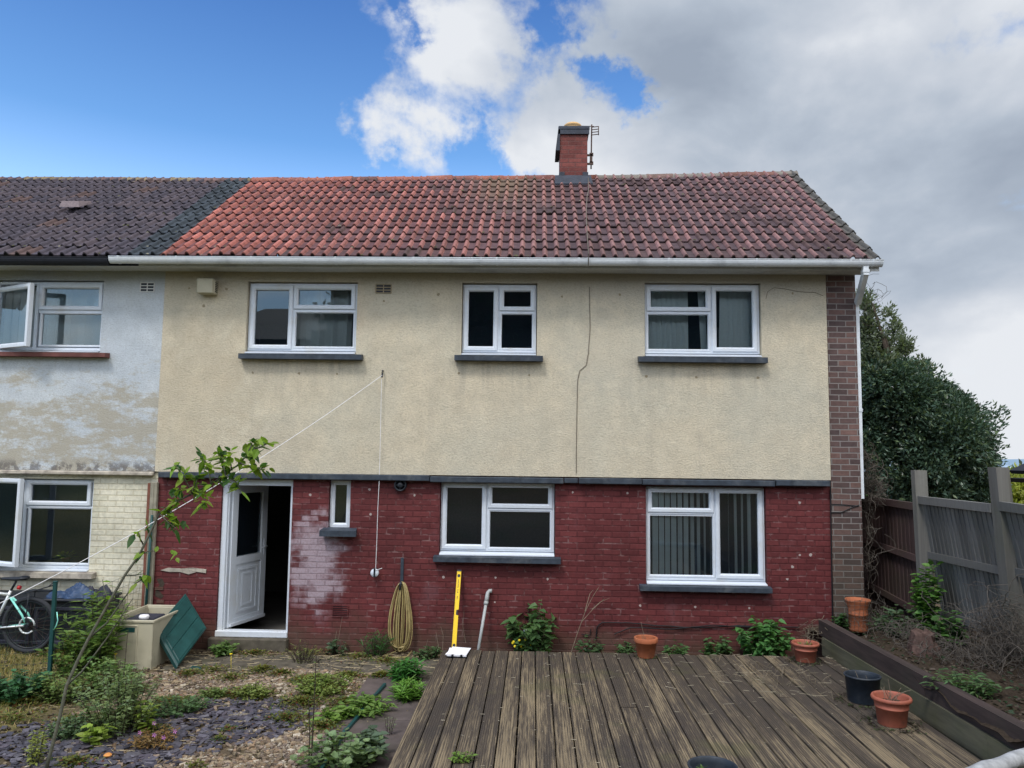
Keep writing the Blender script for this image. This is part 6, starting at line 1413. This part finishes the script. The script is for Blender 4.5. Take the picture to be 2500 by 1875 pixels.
for (px, py, r_, n) in mats:
    g0 = G(px, py, 0); a = rg.uniform(0, 6.28, n); rr = np.abs(rg.normal(0, .5, n)) * r_; p = np.stack([g0.x + rr * np.cos(a) * 1.2, g0.y + rr * np.sin(a) * .9, .012 + .055 * rg.random(n) * np.exp(-(rr / r_) ** 2 * 2)], -1)
    Bs.append(p); Ds.append(np.stack([np.cos(a) + rg.normal(0, .6, n), np.sin(a) + rg.normal(0, .6, n), rg.uniform(.1, .9, n)], -1))
    c = jitcol((.125, .135, .030), n, .3, .15, rg); k = rg.random(n) < .14; c[k] = np.array((.19, .065, .035)) * rg.uniform(.6, 1.2, (k.sum(), 1)); k = rg.random(n) < .2; c[k] = np.array((.06, .10, .03)) * rg.uniform(.6, 1.2, (k.sum(), 1)); Cs.append(c)
Bs = np.concatenate(Bs); Ds = np.concatenate(Ds); Cs = np.concatenate(Cs); n = len(Bs)
V, F, C = leaves(n, Bs, Ds, .040 * rg.uniform(.5, 1.2, n), .020, Cs, rng=rg); o = npmesh('low_weeds', V, F, M['leaf'], None, (-3, -2, 0), col=C); tag(o, 'low yellow green and reddish weeds creeping over the gravel', 'weeds'); kind(o, 'stuff')

GRP = 'weeds growing in the garden'
def wp(name, label, px, py, h, spread, nst, nl, ll, lw, col, cat='weed', Z=0.0, **k):
    g0 = G(px, py, Z); return plant(name, label, cat, g0.x, g0.y, Z, h, spread, nst, nl, ll, lw, col, group=GRP, **k)
wp('weed', 'tall leafy green bush between the green post and the beige storage box', 235, 1640, 1.0, .42, 34, 13, .13, .030, LG, seed=1, yel=.2, droop=.15, cat='bush')
wp('weed', 'second leafy clump at the foot of the beige storage box', 185, 1650, .55, .38, 26, 11, .085, .035, (.06, .12, .03), seed=2, yel=.3)
wp('weed', 'dark green shrubby clump at the far left edge on the grass', 40, 1712, .34, .32, 34, 14, .062, .038, (.03, .085, .035), seed=3, mat='leaf_dark', yel=.03)
wp('weed', 'widest scruffy grey green weed clump between the slate and the storage box', 290, 1790, .66, .40, 70, 15, .046, .020, (.105, .155, .075), seed=4, yel=.3)
wp('weed', 'feathery mid green weeds under the sapling trunk on the left', 150, 1712, .34, .30, 44, 11, .05, .020, (.095, .15, .05), seed=41, yel=.3)
wp('weed', 'leafy green weeds right behind the scruffy clump', 262, 1700, .42, .30, 40, 11, .055, .026, (.085, .15, .05), seed=42, yel=.25)
wp('weed', 'low spreading dark green weed patch right of the scruffy clump', 430, 1742, .16, .34, 60, 9, .04, .020, (.055, .105, .045), seed=43, yel=.1)
wp('weed', 'yellowish upright spike of leaves at the bottom left corner', 85, 1872, .34, .08, 9, 14, .040, .016, (.17, .20, .05), seed=44, yel=.4)
wp('weed', 'grey green weed patch on the slate left of the scruffy clump', 178, 1800, .20, .22, 36, 10, .042, .020, (.075, .125, .065), seed=45, yel=.15)
wp('weed', 'yellow green weed clump in the middle of the gravel', 790, 1690, .20, .34, 70, 9, .042, .022, (.12, .17, .045), seed=46, yel=.3)
wp('weed', 'round yellow green weed tuft on the gravel below the doorstep', 612, 1706, .16, .20, 40, 9, .038, .020, (.12, .16, .045), seed=47, yel=.3)
wp('weed', 'small green weed tuft at the top edge of the slate patch', 520, 1708, .13, .15, 30, 8, .038, .020, (.09, .14, .045), seed=48, yel=.25)
wp('weed', 'bright green broad leaved seedling on the slate chips', 232, 1822, .24, .10, 5, 8, .09, .045, LY, seed=5, yel=.3)
wp('weed', 'pale green upright seedling at the right side of the scruffy clump', 355, 1790, .34, .08, 5, 11, .075, .034, LY, seed=15, yel=.3)
t = wp('herb_robert', 'reddish spreading weed with small pink flowers on the slate', 385, 1822, .16, .26, 40, 8, .035, .016, (.15, .085, .035), seed=6, cat='weed', yel=.2)
mb = MB()
for (px, py) in ((377, 1765), (377, 1794), (428, 1785), (342, 1788), (400, 1800)):
    p = G(px, py, .14); 
    for k in range(5): a = k * 1.257; mb.add([(p.x, p.y, p.z), (p.x + .016 * math.cos(a - .3), p.y - .004, p.z + .016 * math.sin(a - .3)), (p.x + .021 * math.cos(a), p.y - .006, p.z + .021 * math.sin(a)), (p.x + .016 * math.cos(a + .3), p.y - .004, p.z + .016 * math.sin(a + .3))], [(0, 1, 2, 3)])
mb.build('flower', simple('pink_petals', (.52, .20, .50), .6), t)
wp('weed', 'dark green spiky tuft at the wall just left of the yellow hose', 918, 1606, .36, .20, 60, 5, .12, .012, (.025, .085, .02), dense=False, seed=7, upright=1.3, yel=.03, droop=.1)
wp('weed', 'dark green leafy tuft on the paving nearest the papers', 992, 1665, .26, .18, 44, 6, .12, .022, (.035, .12, .025), seed=8, upright=1.1, yel=.04)
wp('weed', 'fresh bright green tuft on the paving beside the deck edge', 997, 1712, .22, .18, 60, 6, .10, .014, (.085, .19, .03), seed=9, upright=1.2, yel=.15, droop=.2)
wp('weed', 'bright green lobed leaves spilling over the green edging strip', 885, 1742, .17, .30, 34, 8, .075, .030, (.085, .16, .035), seed=10, yel=.2, droop=.35)
wp('weed', 'small green tuft left of the green edging strip', 815, 1760, .12, .18, 20, 6, .08, .030, (.10, .18, .035), seed=31, yel=.2)
wp('weed', 'grey green round leaved plant at the bottom between gravel and paving', 830, 1880, .32, .36, 30, 7, .058, .055, (.11, .165, .08), seed=11, yel=.12, droop=.1)
wp('weed', 'dark green umbrella leaved weed on the paving at the bottom', 905, 1862, .28, .20, 14, 9, .085, .050, (.055, .085, .055), seed=12, yel=.05, bare=.5)
wp('weed', 'thin tall weed with drooping seed heads standing on the paving', 948, 1800, .30, .06, 5, 12, .030, .012, (.10, .12, .07), dense=False, seed=13, bare=.4)
wp('weed', 'tall single dark stalk rising from the gravel', 756, 1878, 1.15, .035, 2, 9, .06, .018, LG, dense=False, seed=14, stemr=.006, upright=.6)
wp('weed', 'slender leafless stalk beside the scruffy clump', 300, 1735, .85, .03, 2, 8, .05, .02, LG, dense=False, seed=32, stemr=.005, upright=.6)
wp('weed', 'broad leaved climbing weed with yellow flowers behind the deck', 1300, 1612, .78, .34, 26, 9, .105, .075, (.045, .095, .035), seed=16, yel=.08, droop=.5)
wp('weed', 'low dark weed behind the deck right of the flowering climber', 1440, 1612, .34, .18, 12, 7, .06, .045, (.035, .07, .03), seed=17, yel=.05)
wp('weed', 'dense bright nettle clump behind the deck by the far right pot', 1862, 1628, .66, .34, 38, 12, .088, .065, (.045, .12, .035), seed=18, yel=.06, droop=.5)
wp('weed', 'medium weed clump behind the deck left of the nettles', 1745, 1616, .36, .26, 20, 8, .07, .045, (.045, .10, .035), seed=19, yel=.06)
wp('weed', 'small weed peeping over the deck edge right of the plain pot', 1650, 1616, .26, .17, 16, 7, .06, .04, (.05, .11, .04), seed=20)
wp('weed', 'small weed peeping over the deck edge left of the plain pot', 1530, 1614, .28, .20, 14, 7, .06, .04, (.04, .085, .035), seed=21)
wp('weed', 'low green weeds growing against the doorstep', 545, 1600, .20, .18, 20, 8, .06, .035, (.07, .13, .035), seed=22)
wp('weed', 'small dark ivy like weed at the foot of the wall under the slit window', 825, 1600, .24, .12, 9, 7, .055, .04, (.045, .075, .045), seed=23)
wp('weed', 'wispy grass tuft on the apron in front of the door', 740, 1620, .30, .24, 60, 2, .09, .006, (.14, .17, .06), dense=False, seed=24, upright=1.4, yel=.3)
wp('weed', 'low green weed between hose and yellow level', 1048, 1612, .20, .18, 22, 7, .05, .028, (.035, .07, .03), seed=25)
wp('weed', 'green climber twining up the tall fence post', 2268, 1560, 1.0, .18, 22, 14, .085, .060, (.06, .14, .03), Z=.42, seed=26, yel=.12, lean=(.05, 0), cat='climber')
wp('weed', 'green climber spilling down the leaning grey panel', 2310, 1600, .55, .18, 16, 12, .085, .060, (.045, .11, .03), Z=.45, seed=27, yel=.08, cat='climber')
wp('weed', 'dark ferny weeds on the soil bed between tall pot and fence', 2195, 1560, .42, .34, 24, 8, .085, .045, (.045, .085, .045), Z=.40, seed=28)
wp('weed', 'dark green weed in the corner left of the tall netted pot', 2056, 1540, .24, .12, 16, 7, .065, .045, (.025, .07, .025), Z=.44, seed=29)
wp('weed', 'green grassy weeds on the soil bed right of the sleepers', 2360, 1700, .22, .30, 26, 6, .09, .022, (.05, .10, .04), Z=.55, seed=30)
wp('weed', 'tiny weed sprouting between two deck boards at the front', 1130, 1858, .07, .10, 14, 5, .035, .014, (.09, .16, .03), Z=DZ, seed=33)
# flowers in the climber
f = G(1300, 1612, 0); mb = MB()
for (px, py) in ((1254, 1567), (1268, 1563), (1283, 1562), (1295, 1566), (1257, 1578), (1272, 1578), (1295, 1577), (1252, 1570)):
    p = at(px, py, f.y - .16); mb.lathe(tuple(p), [(0, 0), (.014, .006), (.016, .012), (0, .006)], 6, M=Matrix.Rotation(math.pi / 2.4, 3, 'X'))
mb.build('buttercup', M['flower_y'], None, (f.x, f.y, 0)); o = bpy.context.scene.objects['buttercup']; tag(o, 'little yellow buttercup flowers in front of the climbing weed behind the deck', 'flowers')
p = at(1282, 1540, f.y - .18); mb = MB(); mb.lathe(tuple(p), [(0, -.022), (.015, -.016), (.022, 0), (.015, .016), (0, .022)], 12); mb.tube([(p.x, p.y, p.z - .02), (p.x + .01, p.y + .04, p.z - .25), (p.x + .01, p.y + .08, 0)], .003, 4); tag(mb.build('dandelion_clock', M['flower_w'], None, (p.x, p.y + .08, 0)), 'white dandelion seed head in front of the climbing weed', 'dandelion')
for (px, py, lab) in ((282, 1598, 'yellow dandelion flower in front of the storage box'), (564, 1598, 'yellow dandelion flower in front of the doorstep')):
    p = at(px, py, G(px, 1640, 0).y); mb = MB(); mb.lathe(tuple(p), [(0, 0), (.018, .004), (.020, .010), (0, .014)], 8); mb.tube([tuple(p), (p.x + .01, p.y, 0)], .0025, 4); tag(mb.build('dandelion', M['flower_y'], None, (p.x, p.y, 0)), lab, 'dandelion')
# potted red-flowering plant by the green post
g0 = G(205, 1632, 0); t = thing('potted_plant', 'dark pot of orange red flowers half hidden behind the leafy clump', 'pot plant', (g0.x, g0.y + .12, 0)); mb = MB(); pot_profile(mb, (g0.x, g0.y + .12, 0), .13, .20); mb.build('pot', M['black'], t)
n = 170; a = rg.uniform(0, 6.28, n); rr = .26 * np.sqrt(rg.random(n)); V, F, C = leaves(n, np.stack([g0.x + rr * np.cos(a), g0.y + .02 + rr * np.sin(a) * .6, .18 + .22 * rg.random(n)], -1), np.stack([np.cos(a), np.sin(a), rg.uniform(0, 1, n)], -1), .05, .03, jitcol(LG, n, .3)); npmesh('foliage', V, F, M['leaf'], t, col=C)
n = 90; fc = np.array([at(160, 1574, g0.y), at(190, 1567, g0.y), at(250, 1530, g0.y), at(212, 1555, g0.y)])[rg.integers(0, 4, n)] + rg.normal(0, .035, (n, 3)); V, F, C = leaves(n, fc, rg.normal(0, 1, (n, 3)), .032, .026, jitcol((.42, .07, .035), n, .3)); npmesh('flower', V, F, M['leaf'], t, col=C)

# dry stalks against the wall
def stalks(name, label, lines, Yb, Yt, r, mat='twig', cat='stalk'):
    mb = MB(); first = None
    for ln in lines:
        pts = []
        for i, (px, py) in enumerate(ln): f = i / (len(ln) - 1); p = at(px, py, Yb * (1 - f) + Yt * f); pts.append(p)
        if first is None: first = (pts[0].x, pts[0].y, 0)
        mb.tube(pts, [r * (1 - .5 * i / (len(pts) - 1)) for i in range(len(pts))], 4, cap=False)
    return tag(mb.build(name, M[mat], None, first), label, cat)
stalks('dry_stalk', 'branching pale dry stalk leaning on the red wall between the lower windows', [[(1392, 1600), (1410, 1545), (1430, 1490), (1448, 1455), (1463, 1432)], [(1420, 1518), (1445, 1490), (1475, 1462)], [(1428, 1492), (1440, 1450), (1448, 1440)], [(1445, 1488), (1465, 1470), (1488, 1460)]], -.35, -.04, .0045)
stalks('dry_stalk', 'two thin upright stalks rising out of the climbing weed', [[(1313, 1605), (1314, 1540), (1318, 1490), (1323, 1462)], [(1326, 1605), (1328, 1540), (1326, 1490)]], -.4, -.15, .0045)
stalks('dry_stalk', 'wiry dry stalks standing right of the hose in front of the wall', [[(1080, 1600), (1082, 1550), (1076, 1530)], [(1074, 1600), (1064, 1540)], [(1032, 1605), (1045, 1560)], [(820, 1600), (828, 1550), (836, 1505)], [(812, 1600), (822, 1540)], [(1137, 1570), (1130, 1530), (1133, 1490)]], -.2, -.05, .003)
# dead vines: tangles of thin curved stems
def tangle(name, label, cen, rad3, n, L, r, seed, mat='drygrey', grav=0.0, cat='vine', base=None, seg=7):
    rgx = np.random.default_rng(seed); mb = MB()
    for k in range(n):
        u = rgx.normal(0, .5, 3); p = np.array(cen) + u * np.array(rad3); d = rgx.normal(0, 1, 3); d /= np.linalg.norm(d); pts = [p]
        for s_ in range(seg):
            d = d + rgx.normal(0, .45, 3) + np.array([0, 0, grav]); d -= (p - np.array(cen)) / np.array(rad3) * .25; d /= np.linalg.norm(d); p = p + d * L / seg; pts.append(p)
        mb.tube(pts, r * rgx.uniform(.6, 1.3), 3, cap=False)
    return tag(mb.build(name, M[mat], None, base or tuple(cen)), label, cat)
c = at(2120, 1150, .5); tangle('dead_vine', 'heap of dead grey vine hanging beside the downpipe above the fence', (c.x - .01, .5, c.z), (.055, .12, .42), 60, .5, .0038, 3, grav=-.15)
c = at(2128, 1198, .5); tangle('dead_vine', 'bushy mass of dead vine resting on the first fence panel', (c.x + .05, .6, c.z), (.12, .14, .12), 110, .32, .0034, 4)
c = at(2125, 1350, .2); tangle('dead_vine', 'thin dead vine trailing down the dark fence panel beside the brick pier', (c.x, .25, c.z), (.035, .08, .80), 34, .45, .0034, 5, grav=-.3)
c = at(2140, 1480, -.1); tangle('dead_vine', 'pale dead stems fanning out beside the tall netted pot', (c.x + .05, -.1, .6), (.14, .2, .45), 34, .55, .0032, 6, grav=-.2)
c = at(2455, 1640, -2.2); tangle('dead_vine', 'large tangle of dead grey vine at the foot of the leaning fence', (c.x - .05, -2.3, .85), (.30, .55, .38), 330, .6, .0030, 7, grav=-.12)
c = at(2240, 1640, -1.2); tangle('dead_vine', 'matted dry stems lying on the soil bed behind the sleepers', (c.x + .05, -1.5, .60), (.42, 1.3, .06), 300, .45, .0028, 8)
c = at(1990, 1600, -1.0); tangle('dead_vine', 'brittle twigs sticking up behind the far right bowl pot', (at(1985, 1545, -.8).x, -.8, .55), (.12, .10, .20), 16, .35, .0026, 9, mat='twig')
tangle('dead_vine', 'loose dry twigs lying across the decking near the dark bucket', (2.6, -1.9, DZ + .02), (.6, .6, .012), 34, .6, .0024, 10, mat='twig', seg=6)
c = at(2145, 715, 0); tangle('dead_vine', 'wispy strands hanging from the roof corner by the downpipe', (at(2145, 700, -.2).x, -.15, 4.70), (.07, .1, .25), 9, .5, .0028, 11, grav=-.4)
n = 2600; P = np.stack([rg.uniform(3.6, 5.35, n), rg.uniform(-4.8, .2, n)], -1); zb_ = np.array([bedz(*p) for p in P]) + rg.uniform(0, .05, n)
V, F, C = leaves(n, np.concatenate([P, zb_[:, None]], 1), np.stack([rg.normal(0, 1, n), rg.normal(0, 1, n), rg.uniform(-.1, .5, n)], -1), .055 * rg.uniform(.5, 1.2, n), .026, np.where((rg.random((n, 1)) < .35), jitcol((.035, .065, .030), n, .3), jitcol((.085, .065, .048), n, .4)), rng=rg); o = npmesh('leaf_litter', V, F, M['leaf'], None, (4.4, -2, .5), col=C); tag(o, 'dead leaves and small ivy covering the soil bed by the fence', 'leaf litter'); kind(o, 'stuff')
# loop of wire on the fence, stump
mb = MB(); ln = [(2274, 1480), (2272, 1455), (2276, 1443), (2290, 1440), (2302, 1450), (2307, 1475), (2306, 1490)]; mb.tube([at(x, y, -.45) for x, y in ln], .006, 5); mb2 = at(2274, 1480, -.45); tag(mb.build('wire_loop', M['cable'], None, tuple(mb2)), 'dark wire loop on the leaning grey panel next to the tall post', 'wire')
c = G(2255, 1600, .5); mb = MB(); rgx = random.Random(5); prof = [(.17, 0), (.15, .10), (.12, .2), (.10, .28), (.06, .30), (0, .27)]; mb.lathe((c.x, c.y, .44), prof, 14, smooth=False); mb.v = [(v[0] + rgx.uniform(-.025, .025), v[1] + rgx.uniform(-.02, .02), v[2] + rgx.uniform(-.03, .03)) for v in mb.v]; tag(mb.build('tree_stump', simple('stump_bark', (.10, .065, .055), .95, .05, namt=.4, bump=1.0, bscale=20), None, (c.x, c.y, .44)), 'broken reddish brown stump on the soil bed in front of the fence', 'stump')
# edging strip, small litter
mb = MB(); ep_ = [(940, 1673), (915, 1702), (880, 1745), (845, 1785), (815, 1835), (780, 1892)]
for i, (a, b) in enumerate(zip(ep_, ep_[1:])):
    p, q = G(*a, .03), G(*b, .03); d = (q - p).normalized(); s_ = Vector((-d.y, d.x, 0)) * .014; z0_, z1_ = -.02, .055 + .008 * (i % 2); q = q - d * .006; dz_ = .01 * math.sin(i * 2)
    mb.hexa([tuple((p - s_).to_2d()) + (z0_,), tuple((q - s_).to_2d()) + (z0_,), tuple((q + s_).to_2d()) + (z0_,), tuple((p + s_).to_2d()) + (z0_,), tuple((p - s_).to_2d()) + (z1_,), tuple((q - s_).to_2d()) + (z1_ + dz_,), tuple((q + s_).to_2d()) + (z1_ + dz_,), tuple((p + s_).to_2d()) + (z1_,)])
tag(mb.build('garden_edging', M['postgreen'], None, tuple(G(880, 1745, 0))), 'dark green plastic edging strip between gravel and paving', 'edging')
g0 = G(200, 1708, .01); mb = MB(); mb.hexa([(g0.x - .07, g0.y - .04, .01), (g0.x + .06, g0.y - .05, .01), (g0.x + .08, g0.y + .03, .01), (g0.x - .06, g0.y + .05, .01), (g0.x - .06, g0.y - .03, .06), (g0.x + .05, g0.y - .04, .05), (g0.x + .07, g0.y + .03, .04), (g0.x - .06, g0.y + .04, .07)]); tag(mb.build('plastic_scrap', M['black'], None, tuple(g0)), 'scrap of black plastic lying in the grass', 'plastic scrap')
g0 = G(480, 1633, .01); mb = MB(); mb.hexa([(g0.x - .07, g0.y - .03, .01), (g0.x + .07, g0.y - .03, .01), (g0.x + .07, g0.y + .03, .01), (g0.x - .07, g0.y + .03, .01), (g0.x - .06, g0.y - .02, .035), (g0.x + .05, g0.y - .02, .03), (g0.x + .06, g0.y + .02, .03), (g0.x - .06, g0.y + .02, .04)]); tag(mb.build('plastic_scrap', M['teal'], None, tuple(g0)), 'scrap of blue green plastic near the green lid', 'plastic scrap')
g0 = G(263, 1845, .02); mb = MB(); mb.lathe((g0.x, g0.y, .015), [(0, 0), (.03, .002), (.034, .012), (.02, .024), (0, .026)], 9, smooth=False); tag(mb.build('orange_stone', simple('orange_stone', (.60, .26, .07), .7), None, tuple(g0)), 'single bright orange stone lying on the slate chips', 'stone')

# ---- sapling in the foreground ------------------------------------------
t = thing('sapling', 'young leaning apple sapling with fresh green leaves in the left foreground', 'tree', tuple(G(112, 1885, 0)))
YT = t.location.y
def yq(f): return YT + .35 * f
tr = [(112, 1885), (125, 1830), (148, 1740), (164, 1673), (190, 1612), (215, 1560), (240, 1515), (266, 1470), (305, 1405), (339, 1356), (368, 1300), (390, 1254), (425, 1228), (470, 1205), (515, 1182), (550, 1160), (585, 1130), (612, 1104), (628, 1088)]
pts = [at(x, y, yq(i / len(tr))) for i, (x, y) in enumerate(tr)]; rs = np.interp(np.arange(len(tr)), [0, 4, 8, 11, 14, 18], [.0145, .0125, .0105, .009, .007, .0035])
mb = MB(); pts2 = [p + Vector((random.uniform(-.006, .006), 0, random.uniform(-.005, .005))) for p in pts]; mb.tube(pts2, list(rs), 10); mb.build('trunk', M['bark'], t)
brs = [[(215, 1560), (262, 1520), (300, 1465), (330, 1425), (352, 1412)], [(339, 1356), (362, 1346), (380, 1345)], [(350, 1330), (340, 1310), (338, 1298)], [(305, 1405), (330, 1404), (356, 1400)], [(430, 1226), (428, 1205), (436, 1190)], [(470, 1205), (452, 1170), (440, 1150), (425, 1135)], [(515, 1182), (510, 1150), (500, 1128), (490, 1112)], [(550, 1160), (545, 1130), (540, 1110), (530, 1100)], [(565, 1148), (562, 1120), (560, 1105)], [(585, 1130), (610, 1140), (635, 1145), (650, 1140)], [(550, 1160), (575, 1175), (585, 1195)], [(480, 1200), (500, 1215), (498, 1232)], [(600, 1115), (615, 1085), (612, 1080)], [(405, 1240), (425, 1262), (440, 1275)], [(390, 1254), (410, 1275), (430, 1290)], [(470, 1205), (480, 1175), (478, 1160)], [(266, 1470), (255, 1440), (250, 1415)], [(620, 1096), (640, 1090), (655, 1080)], [(164, 1673), (200, 1640), (260, 1560), (300, 1500), (325, 1460)]]
B = []; Dd = []; rgl = np.random.default_rng(4)
for i, ln in enumerate(brs):
    w_ = [at(x, y, YT + .2 + (.12 * math.sin(i * 2.1)) * k / 3) for k, (x, y) in enumerate(ln)]
    mb = MB(); mb.tube(w_, [.007 - .0045 * k / (len(w_) - 1) for k in range(len(w_))] if i not in (0, 18) else [.009 - .005 * k / (len(w_) - 1) for k in range(len(w_))], 5)
    mb.build('branch', M['bark'], t)
    dens_ = 1 if i in (0, 1, 2, 3, 16, 18) else 9
    for k in range(len(w_) - 1):
        for _ in range(dens_ if k else max(1, dens_ // 2)):
            f = rgl.random(); p = np.array(w_[k].lerp(w_[k + 1], f)); B.append(p + rgl.normal(0, .012, 3)); Dd.append([rgl.normal(.15, .8), rgl.normal(-.1, .6), rgl.normal(.15, .75)])
for k in range(11, len(pts) - 1):
    for _ in range(9): p = np.array(pts[k].lerp(pts[k + 1], rgl.random())); B.append(p + rgl.normal(0, .015, 3)); Dd.append([rgl.normal(.1, .9), rgl.normal(-.1, .6), rgl.normal(.1, .8)])
for (px, py) in ((430, 1357), (352, 1345), (360, 1292), (356, 1398), (497, 1236), (338, 1300)): 
    p = np.array(at(px, py, YT + .2)); 
    for _ in range(3): B.append(p + rgl.normal(0, .012, 3)); Dd.append(rgl.normal(0, 1, 3))
n = len(B); sc = rgl.uniform(.55, 1.1, n); col_ = jitcol((.17, .29, .035), n, .3, .4, rgl); k = rgl.random(n) < .3; col_[k] = np.array((.05, .12, .03)) * rgl.uniform(.7, 1.2, (k.sum(), 1))
V, F, C = leaves(n, np.array(B), np.array(Dd), 1.22 * .092 * sc, 1.3 * .050 * sc, col_, droop=.25, rng=rgl); npmesh('foliage', V, F, leafmat('sapling_leaf', .45, .4), t, col=C)

# ---- trees beyond the house ---------------------------------------------
YB_ = 7.0
def tb(px, py, rx, rz, ry=None, w=1.0, Y=YB_):
    c = at(px, py, Y); s_ = (Y - CAM_POS.y) / FPX; return (c.x, Y + random.uniform(-.3, .3), c.z, rx * s_, (ry or rx) * s_ * .9, rz * s_, w)
t = thing('bay_tree', 'large dense dark green bay tree rising behind the fence beside the house', 'tree', (at(2230, 1200, YB_).x, YB_, -3))
bl = [tb(2290, 1075, 118, 105), tb(2215, 985, 85, 95), tb(2165, 935, 72, 62, w=.9), tb(2325, 1000, 55, 60), tb(2150, 1080, 75, 110), tb(2260, 1165, 120, 95), tb(2370, 1110, 48, 75), tb(2120, 1010, 55, 90), tb(2370, 1190, 60, 50), tb(2400, 1140, 28, 30, w=.5), tb(2335, 1025, 56, 66), tb(2362, 1070, 44, 62), tb(2290, 965, 42, 38)]
rgt = np.random.default_rng(12)
crown('crown', bl, 80000, .105, .040, (.058, .100, .068), 'leaf_dark', t, rng=rgt, shell=.25, gran=1.6, tipcol=(.11, .155, .075), holes_=.12)
bl2 = [tb(2120, 800, 34, 70, w=.6), tb(2160, 850, 55, 60, w=.7), tb(2205, 850, 28, 40, w=.5), tb(2200, 800, 18, 28, w=.3), tb(2150, 900, 70, 50, w=.8), tb(2120, 745, 30, 45, w=.6), tb(2240, 905, 35, 30, w=.6), tb(2180, 775, 22, 35, w=.4)]
crown('upper_crown', bl2, 11000, .105, .04, (.12, .15, .10), 'leaf', t, rng=rgt, shell=.05, gran=3.6, tipcol=(.18, .21, .13), holes_=.45, updir=.5)
mb = MB(); c = at(2230, 1150, YB_)
for (px, py, r_) in ((2290, 1000, .05), (2160, 820, .045), (2130, 740, .03), (2200, 880, .05), (2340, 1050, .05)):
    e = at(px, py, YB_); mb.tube([(c.x, YB_, -3), (c.x, YB_, c.z - .8), ((c.x + e.x) / 2 + .1, YB_, (c.z + e.z) / 2), tuple(e)], [.16, .13, .08, r_ * .5], 7)
mb.build('trunk', M['barkdark'], t)
t = thing('yellow_green_tree', 'yellow green tree further off behind the leaning post', 'tree', (at(2460, 1250, 16).x, 16, -6))
bl = [tb(2470, 1215, 95, 62, Y=16), tb(2560, 1200, 90, 60, Y=16), tb(2395, 1235, 45, 52, Y=16), tb(2500, 1260, 120, 70, Y=16)]
crown('crown', bl, 15000, .22, .085, (.26, .29, .055), 'leaf', t, rng=rgt, shell=.3, gran=1.2, tipcol=(.42, .42, .09), vary=.4)
mb = MB(); c = at(2480, 1240, 16); mb.tube([(c.x, 16, -7), (c.x, 16, c.z - .5)], [.2, .12], 7); mb.build('trunk', M['barkdark'], t)
t = thing('far_hedge', 'low dark hedge line beyond the fence', 'hedge', (13, 26, -5)); bl = [(x, 26, -.6, 3, 1.5, 2.4 + .4 * math.sin(x)) for x in np.arange(8, 40, 3.2)]
crown('crown', bl, 6000, .4, .22, (.05, .085, .03), 'leaf', t, rng=rgt)
for o in bpy.data.objects:
    if '_w' in o: del o['_w']
